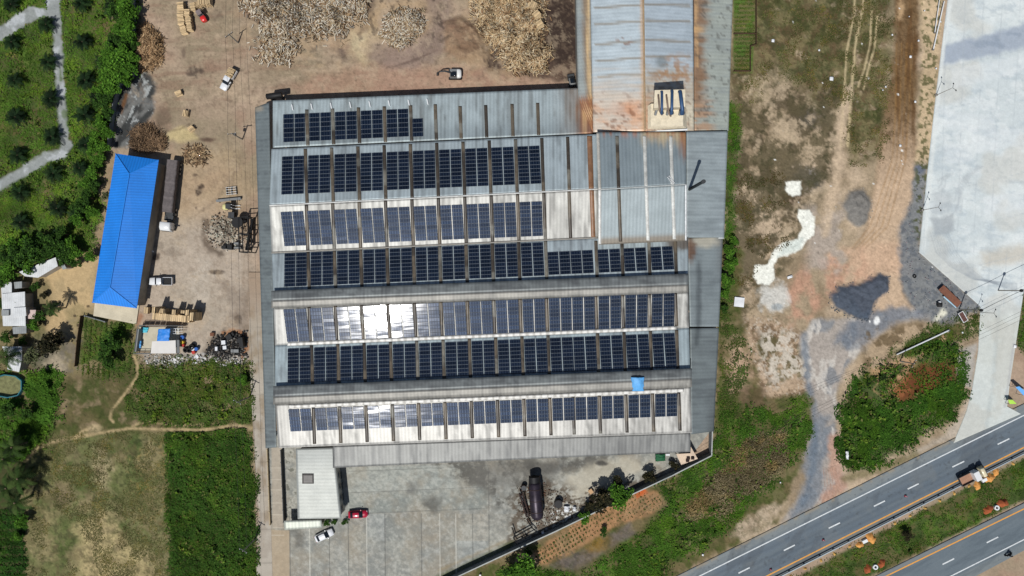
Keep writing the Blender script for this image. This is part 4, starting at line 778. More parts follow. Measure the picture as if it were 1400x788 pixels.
def h_er(X, Y, c, s):
    sp = fbm(X*.35, Y*1.8, 8, 4, 2)
    put(c, (150, 110, 76), (1-sstep(953, 972, X+26*(sp-.5)))*(1-sstep(130, 180, Y)), .85); put(c, (224, 184, 134), lmask(X, Y, [(951, -60), (952, 30), (953, 90)], 3, 1.2, 1), .8); put(c, (220, 180, 130), (1-sstep(956, 968, X))*lmask(X, Y, [(950, 40), (968, 42)], 8, 4, 2), .8)
    put(c, (196, 150, 112), contrast(sp, .48, .6)*sstep(120, 150, Y)*(1-sstep(966, 985, X)), .7); put(c, (80, 74, 68), contrast(fbm(X, Y, 4, 3, 4), .66, .72), .5)
def hs(c4, base_rgb, ex, nm='roof_slope', dark=(136, 144, 148)): sheet(nm, c4, tin(base_rgb, 'X', dark=dark, a=.4, extra=ex), m_tiny, hall, .08, .45)
hs([(806, -70, 7.0), (878.5, -70, 9.2), (882, 179.5, 9.2), (811, 181, 7.0)], (192, 206, 216), h_l, dark=(160, 172, 178))
hs([(878.5, -70, 9.2), (947, -70, 7.0), (949, 179, 7.0), (882, 179.5, 9.2)], (188, 202, 214), h_r, dark=(158, 170, 178))
hs([(786, -70, 5.4), (806, -70, 6.7), (811, 182, 6.7), (790.5, 137, 5.6)], (164, 172, 172), h_el, 'side_canopy')
hs([(948, -70, 6.6), (1004, -70, 5.0), (996, 179, 5.0), (949.5, 179, 6.6)], (176, 184, 178), h_er, 'side_canopy')
sheet('ridge_cap', [(877.3, -70, 9.35), (879.9, -70, 9.35), (883.3, 178, 9.35), (880.7, 178, 9.35)], plain(176, 150, 118), m_flash, hall, .06, .4)
wall([(788, -68, 5.3), (791, 122, 5.6)], .1, 'wall', hall); wall([(1000, -68, 5.0), (992, 178, 5.0)], .1, 'wall', hall); wall([(940, 181.5, 7.5), (993, 181, 6.0)], .1); wall([(812, 178.5, 7.0), (882, 177.8, 9.2), (948, 178, 7.0)], .1, 'wall', hall)
# ------------------------------------------------------------------ office
off = base('office_building', 435, 660, 'low office with pale flat metal roof beside the red car', 'office')
m_off = M('cream_wall', (205, 200, 186), rough=.85, var=.1)
sheet('roof', [(404.3, 613.5, 4.6), (456, 612, 4.6), (466.6, 709, 4.3), (407, 710, 4.3)], tin((172, 176, 174), 'X', dark=(152, 156, 153), a=.35, extra=lambda X, Y, c, s: put(c, (150, 154, 152), 1-sstep(620, 650, Y+14*(s-.5)), .6)), m_tiny, off, .1)
sheet('roof_hatch', [(413, 648, 4.62), (428.6, 648, 4.62), (428.8, 661.6, 4.6), (413.2, 661.6, 4.6)], plain(96, 92, 88), m_sky, off, .05, .4)
sheet('porch_roof', [(388, 712.4, 3.3), (439.5, 710.8, 3.3), (440.5, 722, 3.0), (389, 724.8, 3.0)], tin((186, 192, 184), dark=(150, 154, 148), a=.4), m_tin, off, .08)
wall([(407, 616, 4.6), (409.5, 708, 4.4), (464, 707, 4.4), (455, 616, 4.6)], .1, 'wall', off, m_off); wall([(391, 722, 3.0), (438, 720, 3.0)], .1, 'porch_wall', off, m_off)
mb = MB(); gl_ = M('dark_glass', (40, 48, 56), rough=.15, var=.1, spec=.6)
for y in (650, 665, 680, 695):
    a, b = P(458.5+(y-616)*.09, y, 4.4), P(458.5+(y+9-616)*.09, y+9, 4.4); w2 = MB(); w2.add([(a.x+.06, a.y, .9), (b.x+.06, b.y, .9), (b.x+.06, b.y, 2.2), (a.x+.06, a.y, 2.2), (a.x, a.y, .9), (b.x, b.y, .9), (b.x, b.y, 2.2), (a.x, a.y, 2.2)], [(0, 1, 2, 3), (4, 5, 1, 0), (7, 6, 2, 3), (4, 0, 3, 7), (5, 1, 2, 6)]); w2.build('window', gl_, off)
# ------------------------------------------------------------------ blue shed with hipped roof
bl = base('blue_roofed_shed', 172, 320, 'long shed with bright blue hipped metal roof', 'shed')
m_blue = M('blue_sheet', (30, 128, 224), rough=.5, metal=.0, var=.12, scale=.22, fine=.08, rib='Y', ribstep=.62, ribamp=.22, spec=.45)
m_blue2 = M('blue_sheet_hip', (30, 128, 224), rough=.42, var=.07, scale=.5, fine=.04, rib='X', ribstep=.62, ribamp=.22, spec=.45)
NW, NE, SE, SW, R0, R1 = P(158, 210, 4), P(217, 219, 4), P(187, 421.8, 4), P(126, 414, 4), P(177, 238, 6.2), P(150.5, 393, 6.2)
for f, m in ([(NW, SW, R1, R0), m_blue], [(R0, R1, SE, NE), m_blue], [(NW, R0, NE), m_blue2], [(SW, SE, R1), m_blue2]):
    mb = MB(); mb.slab(f, .07); mb.build('roof_slope', m, bl)
mb = MB(); mb.tube([R0+Vector((0, 0, .06)), R1+Vector((0, 0, .06))], .12, 6)
for a, b in ((NW, R0), (NE, R0), (SW, R1), (SE, R1)): mb.tube([a+Vector((0, 0, .05)), b+Vector((0, 0, .06))], .09, 6)
mb.build('ridge_cap', M('blue_trim', (46, 138, 230), rough=.5, var=.05), bl)
inn = [P(161, 214, 4), P(214, 222, 4), P(185.5, 418, 4), P(129.5, 411, 4)]
mb = MB()
for a, b in zip(inn, inn[1:]+inn[:1]): mb.add([(a.x, a.y, 3.85), (b.x, b.y, 3.85), (b.x, b.y, -.1), (a.x, a.y, -.1)], [(0, 1, 2, 3)])
mb.build('wall', M('shed_wall', (160, 152, 138), rough=.9, var=.2), bl)
sl_ = MB(); sl_.slab([P(130, 411, .25), P(127.5, 432, .25), P(186, 443.5, .25), P(190.5, 414, .25)], .4)
tag(sl_.build('terrace_slab', M('pale_slab', (206, 196, 172), rough=.9, var=.12, scale=.5, fine=.08)), 'pale concrete terrace in front of the blue shed', 'terrace')
# ------------------------------------------------------------------ vehicles
m_tyre = M('tyre_rubber', (34, 34, 34), rough=.9, var=.1); m_rim = M('steel_rim', (150, 152, 154), rough=.4, metal=.5, var=.05)
m_glass = M('car_glass', (26, 32, 38), rough=.08, var=.05, spec=.6)
m_lamp = M('headlamp_glass', (225, 228, 230), rough=.15, var=.05); m_tail = M('tail_lamp', (150, 20, 20), rough=.2, var=.05)
m_black = M('black_plastic', (30, 30, 31), rough=.6, var=.1); m_grey = M('grey_steel', (130, 132, 132), rough=.55, metal=.2, var=.15)
m_dark = MATS['dark_steel']; m_whitem = MATS['white_metal']
def paint(name, rgb, rough=.3): return M(name, rgb, rough=rough, var=.05, scale=1.5, coat=.35, spec=.5)
def wheels(t, xs, y, r, wd):
    for x in xs:
        for s_ in (-1, 1):
            mb = MB(); mb.tube([(0, -wd/2, 0), (0, wd/2, 0)], r, 14); wl = mb.build('wheel', m_tyre, t, (x, s_*(y-wd/2), r))
            mb = MB(); mb.tube([(0, -.01, 0), (0, .01, 0)], r*.6, 10); mb.build('rim', m_rim, wl, (0, s_*wd/2, 0))
def place(name, px, py, deg, label, cat, group=None, h=0, z=0.02):
    p = P(px, py, h); return empty(name, (p.x, p.y, z), R(deg), label, cat, group)
def lamps(t, x, y, z, m, nm, wx=.12, wy=.32, wz=.14):
    for s_ in (-1, 1):
        mb = MB(); mb.box((0, 0, 0), (wx, wy, wz)); mb.build(nm, m, t, (x, s_*y, z))
def sedan(px, py, deg, mp, label):
    t = place('car', px, py, deg, label, 'car', h=.8, z=.05)
    mb = MB(); mb.loft([(-2.22, .70, .35, .78), (-2.12, .80, .25, .92), (-1.5, .87, .22, 1.0), (-.4, .88, .2, .98), (.8, .88, .2, .95), (1.6, .86, .22, .90), (2.05, .80, .25, .80), (2.22, .66, .34, .66)]); mb.build('body', mp, t)
    mb = MB(); mb.loft([(-1.75, .70, .9, 1.0), (-1.0, .64, .9, 1.42), (-.1, .64, .9, 1.46), (.35, .65, .9, 1.42), (1.15, .74, .85, .95)], ch=.2); mb.build('cabin_glass', m_glass, t)
    mb = MB(); mb.loft([(-1.05, .60, 1.40, 1.455), (-.6, .63, 1.42, 1.50), (0, .63, 1.42, 1.50), (.38, .60, 1.40, 1.455)], ch=.1); mb.build('roof', mp, t)
    for s_ in (-1, 1):
        mb = MB(); mb.box((0, 0, 0), (.16, .2, .13)); mb.build('wing_mirror', mp, t, (.75, s_*.97, 1.0))
    wheels(t, (-1.35, 1.38), .88, .32, .2); lamps(t, 2.1, .58, .68, m_lamp, 'headlight'); lamps(t, -2.16, .6, .8, m_tail, 'tail_light', .1, .3, .14)
    return t
sedan(443, 732.5, 25, paint('car_paint_white', (232, 234, 236)), 'white saloon car parked at an angle in front of the office porch')
sedan(489.3, 703.5, 3, paint('car_paint_red', (176, 16, 52)), 'red saloon car parked beside the office building')
def pickup(px, py, deg, label, load):
    mp = paint('pickup_paint_white', (228, 230, 232)); t = place('pickup_truck', px, py, deg, label, 'pickup', h=.9, z=.03)
    mb = MB(); mb.loft([(.2, .90, .4, 1.0), (1.0, .92, .35, 1.08), (1.9, .90, .38, 1.08), (2.5, .84, .42, .98), (2.66, .72, .5, .85)]); mb.build('body', mp, t)
    mb = MB(); mb.loft([(-.55, .76, .95, 1.1), (-.45, .72, .95, 1.66), (.1, .72, .95, 1.72), (.55, .72, .95, 1.68), (1.25, .80, .95, 1.08)], ch=.18); mb.build('cabin_glass', m_glass, t)
    mb = MB(); mb.loft([(-.5, .70, 1.66, 1.70), (0, .72, 1.68, 1.76), (.6, .68, 1.64, 1.70)], ch=.1); mb.build('roof', mp, t)
    mb = MB(); mb.box((-1.6, 0, .62), (2.2, 1.7, .12), mi=1)
    for s_ in (-1, 1): mb.box((-1.6, s_*.88, .8), (2.2, .09, .66))
    mb.box((-2.68, 0, .8), (.08, 1.84, .62)); mb.box((-.5, 0, .85), (.1, 1.8, .8)); mb.build('cargo_bed', [mp, m_black], t)
    wheels(t, (-1.65, 1.6), .9, .37, .24); lamps(t, 2.56, .62, .86, m_lamp, 'headlight'); lamps(t, -2.68, .8, .85, m_tail, 'tail_light', .1, .14, .3)
    for s_ in (-1, 1):
        mb = MB(); mb.box((0, 0, 0), (.16, .24, .18)); mb.build('wing_mirror', m_black, t, (.85, s_*1.02, 1.15))
    return t
pickup(219.6, 384.8, 180, 'white pickup with empty black bed parked by the blue shed', None)
pk = pickup(311.8, 109, math.degrees(math.atan2(-70, -40)), 'white pickup loaded with cut timber crossing the log yard', 1)
m_logs = M('pale_logs', (206, 180, 140), rough=.9, var=.15, scale=1.5, island=.35)
def log_bundle(name, loc, rz, size, label, group, n=46, parent=None, cat='timber bundle'):
    mb = MB(); L_, W_, H_ = size
    rows = max(2, int(H_/.26)); cols = max(2, int(W_/.26))
    for r in range(rows):
        for c in range(cols):
            y = -W_/2+(c+.5)*W_/cols+random.uniform(-.04, .04); z = (r+.5)*H_/rows; l = L_*random.uniform(.86, 1.08); a = random.uniform(-.1, .1) if r == rows-1 else 0
            mb.tube([(-l/2, y-a, z), (l/2, y+a, z+random.uniform(-.03, .05))], random.uniform(.10, .145), 6, sm=False)
    o = mb.build(name, m_logs, None); o.location = loc; o.rotation_euler = (0, 0, rz)
    return tag(o, label, cat, group)
p = P(311.8, 109, .9); d = Vector((math.cos(pk.rotation_euler.z), math.sin(pk.rotation_euler.z), 0))
log_bundle('timber_bundle', (p.x-d.x*1.6, p.y-d.y*1.6, .72), pk.rotation_euler.z+R(90), (1.6, 2.1, 1.1), 'timber load stacked in the bed of the white pickup', None)
def lorry(px, py, deg, label, kind):
    cab = paint('truck_paint_white', (230, 231, 230)); t = place('lorry', px, py, deg, label, 'lorry', h=1.2, z=.06)
    def wheelset(xs, y=1.18): wheels(t, xs, y, .5, .34)
    if kind == 'trailer':
        mb = MB(); mb.loft([(6.3, 1.2, .9, 2.7), (6.5, 1.22, .6, 2.95), (7.6, 1.22, .6, 2.95), (8.25, 1.2, .6, 2.5), (8.4, 1.16, .6, 1.7)], ch=.12); mb.build('cab', cab, t)
        mb = MB(); mb.box((8.3, 0, 2.0), (.14, 2.1, .7), tilt=R(-14)); mb.build('windscreen', m_glass, t)
        mb = MB(); mb.box((4.3, 0, .9), (5.0, .9, .3)); mb.box((5.3, .75, 1.0), (1.3, .5, .5)); mb.box((5.3, -.75, 1.0), (1.1, .5, .6)); mb.tube([(5.9, .9, 1), (5.9, .9, 2.9)], .09, 6); mb.box((4.4, 0, 1.15), (1.2, 1.6, .12)); mb.build('chassis', m_dark, t)
        mb = MB(); mb.box((-2.0, 0, 1.15), (12.0, 2.3, .24)); mb.build('trailer_deck', m_dark, t)
        mt = M('tarpaulin_brown', (104, 97, 96), rough=.85, var=.22, scale=1.2, fine=.15, bump=.5, bscale=2.5); mb = MB()
        xs = [-8.0+.5*i for i in range(25)]; mb.loft([(x, 1.18+random.uniform(-.05, .03), 1.25, 2.55+random.uniform(-.07, .07)) for x in xs], ch=.14, sm=False); mb.build('tarpaulin_load', mt, t)
        wheelset((7.2, 4.3, 3.2, -5.2, -6.3, -7.3))
        for s_ in (-1, 1):
            mb = MB(); mb.box((0, 0, 0), (.2, .5, .35)); mb.build('wing_mirror', m_black, t, (7.95, s_*1.5, 2.2))
        lamps(t, 8.36, .85, 1.0, m_lamp, 'headlight', .1, .34, .2)
    else:
        cream = paint('truck_paint_cream', (226, 214, 180))
        mb = MB(); mb.loft([(1.9, 1.05, .6, 2.15), (2.1, 1.08, .5, 2.3), (2.7, 1.06, .5, 2.25), (3.1, 1.02, .5, 1.6), (3.25, .98, .5, 1.3)], ch=.14); mb.build('cab', cream, t)
        mb = MB(); mb.box((3.0, 0, 1.85), (.1, 1.8, .6), tilt=R(-28)); mb.build('windscreen', m_glass, t)
        mb = MB(); mb.box((0, 0, .7), (6.0, .8, .24)); mb.box((1.45, 0, 1.1), (.5, 1.3, .7)); mb.build('chassis', m_dark, t)
        mb = MB(); mb.box((.55, 0, 1.65), (1.3, 2.1, 1.7)); mb.box((1.25, .6, 1.5), (.3, .6, 1.2)); mb.build('tool_box_body', cab, t)
        br = M('truck_bed_brown', (168, 128, 104), rough=.8, var=.15, scale=1, fine=.1); mb = MB(); mb.box((-1.6, 0, .98), (3.0, 2.1, .14), mi=0)
        for s_ in (-1, 1): mb.box((-1.6, s_*1.06, 1.25), (3.0, .08, .6), mi=1)
        mb.box((-3.12, 0, 1.25), (.08, 2.16, .6), mi=1); mb.build('cargo_bed', [br, m_dark], t)
        wheels(t, (-1.9, 2.5), 1.06, .42, .28); lamps(t, 3.2, .75, .9, m_lamp, 'headlight', .1, .3, .2)
        for s_ in (-1, 1):
            mb = MB(); mb.box((0, 0, 0), (.14, .3, .3)); mb.build('wing_mirror', m_black, t, (2.9, s_*1.25, 1.8))
    return t
a = math.atan2(-538, -57)
lorry(234.4, 267.5, math.degrees(a), 'articulated lorry with brown tarpaulined trailer and white cab beside the blue shed', 'trailer')
lorry(1329, 651, 26.6, 'work truck with brown bed and cream cab stopped by the highway guardrail', 'work')
# excavator
t = place('excavator', 622, 101.5, 180, 'small excavator with white counterweight and boom reaching left in the log yard', 'excavator', h=1)
for s_ in (-1, 1):
    mb = MB(); mb.loft([(-1.5, .25, .15, .6), (-1.3, .25, 0, .75), (1.3, .25, 0, .75), (1.5, .25, .15, .6)], ch=.3); mb.build('track', m_black, t, (0, s_*.85, 0))
mb = MB(); mb.loft([(-1.5, .75, .8, 1.5), (-1.25, 1.0, .75, 1.75), (-.6, 1.05, .75, 1.8), (-.5, 1.0, .8, 1.7)], ch=.3); mb.build('counterweight', paint('excavator_white', (236, 236, 232)), t)
mb = MB(); mb.box((.3, 0, 1.2), (1.7, 1.9, .9)); mb.build('house', m_grey, t)
mb = MB(); mb.loft([(-.3, .45, 1.6, 2.5), (.6, .45, 1.6, 2.55), (.95, .42, 1.6, 2.1)], ch=.15); mb.build('cab', m_glass, t, (0, .45, 0))
mb = MB(); mb.tube([(.9, -.2, 1.5), (2.2, -.2, 2.6), (3.4, -.2, 2.3)], [.24, .2, .16], 6); mb.build('boom', m_dark, t)
mb = MB(); mb.tube([(3.4, -.2, 2.3), (4.1, -.2, .7)], [.15, .12], 6); mb.box((4.1, -.2, .45), (.5, .7, .6), taper=.7); mb.build('bucket_arm', m_dark, t)
# small loader by the hall
t = place('skid_loader', 782, 111.5, 100, 'small dark grey loader parked against the hall wall', 'loader', h=.8)
mb = MB(); mb.loft([(-1.2, .6, .4, 1.2), (-.9, .7, .35, 1.5), (.6, .7, .35, 1.3), (.9, .6, .4, .9)]); mb.build('body', m_grey, t)
mb = MB(); mb.loft([(-.7, .5, 1.3, 2.0), (.3, .5, 1.3, 2.0), (.5, .45, 1.3, 1.7)], ch=.15); mb.build('cab', m_glass, t); wheels(t, (-.7, .7), .85, .4, .26)
mb = MB(); mb.box((1.5, 0, .35), (.5, 1.6, .5)); mb.box((1.1, .6, .7), (1.0, .12, .15)); mb.box((1.1, -.6, .7), (1.0, .12, .15)); mb.build('bucket', m_dark, t)
# forklift with red hood, top of yard
t = place('forklift', 276, 22.5, -60, 'red and grey forklift among the timber bundles', 'forklift', h=1)
mb = MB(); mb.loft([(-.1, .55, .3, 1.0), (.2, .62, .25, 1.2), (1.0, .6, .25, 1.25), (1.25, .5, .3, 1.0)]); mb.build('hood', paint('forklift_red', (220, 50, 48)), t)
mb = MB(); mb.box((-.6, 0, .6), (1.2, 1.1, .6)); mb.build('body', m_dark, t); mb = MB(); mb.box((-.55, 0, 2.1), (1.15, 1.1, .07))
for x in (-1.05, -.05):
    for y in (-.5, .5): mb.box((x, y, 1.5), (.07, .07, 1.2))
mb.build('overhead_guard', M('guard_grey', (134, 120, 118), rough=.6), t); wheels(t, (-.7, .75), .66, .33, .22)
mb = MB(); mb.box((-1.3, .3, 1.2), (.12, .1, 2.2)); mb.box((-1.3, -.3, 1.2), (.12, .1, 2.2)); mb.box((-1.8, .3, .2), (1.0, .12, .06)); mb.box((-1.8, -.3, .2), (1.0, .12, .06)); mb.build('mast_and_forks', m_dark, t)
log_bundle('timber_bundle', (P(273.5, 8.5).x, P(273.5, 8.5).y, .1), R(95), (1.3, 1.5, 1.1), 'pale timber bundle just above the red forklift', 'timber bundles in the log yard')
# motorcycle and rider
t = place('motorcycle', 1379.5, 758.5, 25, 'dark motorcycle on the lower carriageway', 'motorcycle', h=.6, z=.06)
for x in (-.65, .65):
    mb = MB(); mb.tube([(0, -.05, 0), (0, .05, 0)], .3, 14); mb.build('wheel', m_tyre, t, (x, 0, .3))
mb = MB(); mb.loft([(-.6, .1, .5, .7), (-.2, .14, .35, .78), (.3, .14, .4, .9), (.5, .07, .6, .85)]); mb.build('frame', m_black, t)
mb = MB(); mb.loft([(-.7, .12, .7, .8), (-.1, .14, .72, .82)]); mb.build('seat', m_tyre, t)
mb = MB(); mb.tube([(.42, -.35, 1.02), (.5, 0, .98), (.42, .35, 1.02)], .025, 6); mb.tube([(.5, 0, .98), (.65, 0, .3)], .03, 6); mb.build('handlebar', m_dark, t)
def skin_person(name, px, py, z, deg, pose, mats, label, h=.8):
    q = place(name, px, py, deg, label, 'person', h=h, z=z)
    J = dict(pelvis=(0, 0, .95), chest=(0, 0, 1.3), neck=(0, 0, 1.48), head=(0, 0, 1.62), shl=(0, .18, 1.4), shr=(0, -.18, 1.4), ell=(.02, .24, 1.13), elr=(.02, -.24, 1.13), hal=(.1, .25, .9), har=(.1, -.25, .9), hil=(0, .09, .93), hir=(0, -.09, .93), knl=(.02, .1, .5), knr=(.02, -.1, .5), fol=(0, .1, .06), fr=(0, -.1, .06), tol=(.18, .11, .03), tor=(.18, -.11, .03)); J.update(pose)
    rad = dict(pelvis=.15, chest=.17, neck=.065, head=.10, shl=.075, shr=.075, ell=.05, elr=.05, hal=.045, har=.045, hil=.1, hir=.1, knl=.065, knr=.065, fol=.05, fr=.05, tol=.04, tor=.04)
    E = [('pelvis', 'chest'), ('chest', 'neck'), ('neck', 'head'), ('chest', 'shl'), ('chest', 'shr'), ('shl', 'ell'), ('shr', 'elr'), ('ell', 'hal'), ('elr', 'har'), ('pelvis', 'hil'), ('pelvis', 'hir'), ('hil', 'knl'), ('hir', 'knr'), ('knl', 'fol'), ('knr', 'fr'), ('fol', 'tol'), ('fr', 'tor')]
    ks = list(J); me = bpy.data.meshes.new('body'); me.from_pydata([J[k_] for k_ in ks], [(ks.index(a_), ks.index(b_)) for a_, b_ in E], []); o = link('body', me, q)
    md = o.modifiers.new('skin', 'SKIN'); o.modifiers.new('sub', 'SUBSURF').render_levels = 1
    for i, k_ in enumerate(ks):
        sv = me.skin_vertices[0].data[i]; sv.radius = (rad[k_], rad[k_]); sv.use_root = (k_ == 'pelvis')
    me.materials.append(mats); return q
cl_dark = M('dark_clothes', (36, 38, 44), rough=.9, var=.2)
q = skin_person('person', 1379.5, 758.5, .06, 25, dict(pelvis=(-.3, 0, .88), chest=(-.12, 0, 1.25), neck=(-.04, 0, 1.42), head=(.02, 0, 1.56), shl=(-.08, .19, 1.36), shr=(-.08, -.19, 1.36), ell=(.14, .3, 1.16), elr=(.14, -.3, 1.16), hal=(.4, .33, 1.05), har=(.4, -.33, 1.05), hil=(-.26, .12, .86), hir=(-.26, -.12, .86), knl=(.12, .2, .76), knr=(.12, -.2, .76), fol=(-.02, .2, .36), fr=(-.02, -.2, .36), tol=(.16, .2, .33), tor=(.16, -.2, .33)), cl_dark, 'person in dark clothes riding the motorcycle', .6)
mb = MB(); mb.loft([(-.12, .06, -.06, .1), (-.05, .125, -.12, .15), (.06, .125, -.12, .15), (.13, .07, -.08, .08)], ch=.5); mb.build('helmet', m_black, q, (.02, 0, 1.6))
# ------------------------------------------------------------------ roof machinery
dc = base('dust_collector', 912, 146, 'cream dust extraction plant with three blue ducts on the rusty hall roof', 'dust extractor', h=8)
m_cream = M('cream_sheet', (224, 212, 186), rough=.7, var=.15, scale=.8, fine=.1); m_duct = M('blue_duct', (58, 86, 122), rough=.45, metal=.2, var=.2)
mb = MB(); b0 = [P(883, 178, 8.6), P(939, 176, 8.0), P(938, 150, 8.2), P(884, 146, 8.8)]; t0 = [P(890, 173, 9.9), P(934, 172, 9.9), P(934, 140, 9.9), P(890, 142, 9.9)]
mb.rings([b0, t0], 0, True); mb.build('base_hood', m_cream, dc)
mb = MB(); mb.rings([[P(893, 152, 9.85), P(935, 150, 9.85), P(936, 128, 9.85), P(894, 130, 9.85)], [P(894, 148, 15.6), P(936.5, 146.5, 15.6), P(937, 122.5, 15.6), P(895, 123.5, 15.6)]], 0, True); mb.build('filter_box', m_cream, dc)
for x0, y0, x1, y1, r in [(905, 124, 905, 150, .28), (919, 123, 918.5, 150, .32), (930, 124, 933, 150, .42)]:
    mb = MB(); a, b = P(x0, y0+2, 16.1), P(x1, y1, 15.9); c_ = P(x1+1, y1+5, 10.2); mb.tube([a+Vector((0, .3, -.8)), a, (a+b)/2, b, b+Vector((0, -.7, -.5)), c_], r, 10); mb.build('blue_duct', m_duct, dc)
for x0, y0, x1, y1 in [(900, 130, 902, 152), (911, 130, 914, 154)]:
    mb = MB(); a, b = P(x0, y0, 15.9), P(x1, y1, 15.6); mb.tube([a+Vector((.2, 0, -.6)), a, b, P(x1+3, y1+5, 10)], .2, 8); mb.build('side_pipe', M('rusty_pipe', (128, 112, 100), rough=.7, var=.3), dc)
for x in (896, 912, 929):
    mb = MB(); a = P(x, 157, 9.95); mb.tube([a, a+Vector((0, .5, .9)), a+Vector((.2, 1.2, 1.0))], .3, 8); mb.build('fan_housing', m_grey, dc)
mb = MB(); a, b = P(883, 180, 8.9), P(939, 178, 8.2); mb.box(((a+b)/2), ((b-a).length, .35, .25), rz=math.atan2((b-a).y, (b-a).x)); mb.build('kerb_rail', m_whitem, dc)
ch = base('chimney', 941, 260, 'tall thin black chimney rising beside the raised factory roof', 'chimney')
mb = MB(); a = P(941, 260, 6.5); mb.tube([(a.x, a.y, 5), (a.x, a.y, 18.5)], .34, 14); mb.build('stack', M('black_stack', (38, 44, 48), rough=.6, var=.2), ch)
mb = MB(); mb.tube([(a.x, a.y, 18.3), (a.x, a.y, 18.9)], .42, 14); mb.build('rim', m_dark, ch)
mb = MB(); mb.tube([(a.x, a.y, 6.3), (a.x, a.y, 6.9)], .5, 14); mb.build('base_collar', m_grey, ch)
la = base('roof_ladder', 918, 245, 'pale ladder lying on the raised factory roof near the chimney', 'ladder', h=10)
mb = MB(); a, b = P(913.5, 241, 11.9), P(921, 251.5, 12.25); d = (b-a).normalized(); s_ = Vector((-d.y, d.x, 0))*.25
for q_ in (-1, 1): mb.tube([a+s_*q_, b+s_*q_], .06, 5)
mb.build('rail', m_whitem, la)
for i in range(6): mb = MB(); c_ = a+(b-a)*(i+.5)/6; mb.tube([c_-s_, c_+s_], .04, 5); mb.build('rung', m_whitem, la)
bt = base('black_roll', 374.5, 131.5, 'black horizontal roll at the north west corner of the factory', 'tank', h=3)  # black cylinder on two stands for a dark block, read as something rolled
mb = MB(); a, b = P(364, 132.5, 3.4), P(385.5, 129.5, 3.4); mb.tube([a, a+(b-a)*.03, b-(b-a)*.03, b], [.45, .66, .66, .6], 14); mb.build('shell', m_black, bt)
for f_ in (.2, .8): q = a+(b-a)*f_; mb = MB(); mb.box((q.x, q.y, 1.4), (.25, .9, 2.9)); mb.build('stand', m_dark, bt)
# crumpled blue tarpaulin on the roof
def cloth(name, c4, bulge, mat, label, cat, n=16, seed=1, ripple=.12):
    V3 = bil(c4, n, n); u = np.linspace(-1, 1, n)[None, :]; v = np.linspace(-1, 1, n)[:, None]
    V3[..., 2] += bulge*(1-u**2)*(1-v**2*.6)+ripple*(fbm(u*6+0*v, v*6+0*u, 1.6, 3, seed)-.5)*2; V3[..., 0] += .25*(fbm(u*4+0*v, v*4+0*u, 1.3, 2, seed+2)-.5)
    V_ = V3.reshape(-1, 3); idx = np.arange(n*n).reshape(n, n); F_ = np.stack([idx[:-1, :-1], idx[1:, :-1], idx[1:, 1:], idx[:-1, 1:]], -1).reshape(-1, 4)
    o = link(name, np_mesh(name, V_, F_, mat)); m_ = o.modifiers.new('thick', 'SOLIDIFY'); m_.thickness = .03; return tag(o, label, cat)
m_btarp = M('blue_tarpaulin', (96, 168, 226), rough=.55, var=.15, scale=1, fine=.08); m_gtarp = M('green_tarpaulin', (34, 92, 58), rough=.7, var=.2)
cloth('blue_tarp', [P(862.5, 516, 10.5), P(881, 516, 10.5), P(880, 535, 9.5), P(864.5, 535, 9.5)], .6, m_btarp, 'crumpled light blue tarpaulin draped over the roof monitor', 'tarpaulin')
# ------------------------------------------------------------------ timber yard stacks
gb = 'timber bundles in the log yard'
for x, y, rz, sz, lb in [(250.5, 12, 5, (1.5, 1.9, 1.6), 'uppermost bundle of the left timber column left of the forklift'), (250.6, 24.5, 0, (1.5, 1.8, 1.6), 'second bundle from the top in the left timber column'), (251.4, 33, -4, (1.5, 1.5, 1.5), 'third bundle from the top in the left timber column'), (253.6, 43, 14, (1.4, 1.9, 1.4), 'lowest bundle of the left timber column'),
    (259.4, 21, -3, (1.2, 1.6, 1.6), 'upper bundle of the right timber column left of the forklift'), (260.8, 31, 4, (1.3, 1.7, 1.5), 'middle bundle of the right timber column'), (262.2, 39.5, 6, (1.2, 1.7, 1.5), 'lowest bundle of the right timber column'), (266.2, 11.5, 8, (1.2, 1.8, 1.3), 'lone bundle between the right timber column and the forklift'), (283, 3.5, 92, (2.4, 2.9, 2.0), 'large timber bundle at the top edge right of the forklift')]:
    q = P(x, y); log_bundle('timber_bundle', (q.x, q.y, 0), R(rz), sz, lb, gb)
for x, y, rz, lb in [(246, 129, 20, 'small loose stack of short logs, uppermost of the three west of the pickup'), (255.8, 156.5, 80, 'small upright stack of logs north of the sand patch'), (263, 177, 40, 'small stack of logs at the edge of the sand patch')]:
    q = P(x, y); log_bundle('log_stack', (q.x, q.y, 0), R(rz), (1.4, 1.2, 1.0), lb, 'small log stacks on the dirt', cat='log stack')
m_board = M('sawn_boards', (208, 182, 142), rough=.85, var=.12, scale=2, island=.3)
def board_stack(px, py, deg, L_, W_, H_, label, group, lay=.18):
    t_ = place('board_stack', px, py, deg, label, 'board stack', group, h=H_, z=.03); mb = MB(); n = max(2, int(L_/.45)); z = 0; k_ = 0
    while z < H_:
        for i in range(n): mb.box((-L_/2+(i+.5)*L_/n, random.uniform(-.06, .06), z+.08), (L_/n*.86, W_*random.uniform(.93, 1.03), .14))
        z += lay
    mb.build('boards', m_board, t_); mb = MB()
    for s_ in (-.3, .3): mb.box((0, s_*W_, .03), (L_, .1, .06))
    mb.build('bearer', M('dark_wood', (92, 72, 54), rough=.9), t_)
    mb = MB()
    for s_ in (-.42, .42): mb.box((s_*L_, 0, H_*.55), (.03, W_*1.05, H_*1.12))
    mb.build('strap', m_black, t_); return t_
board_stack(234, 434.5, -5, 8.6, 1.5, 2.4, 'long row of upright sawn boards in front of the pallet stacks', 'stacked boards by the blue shed')
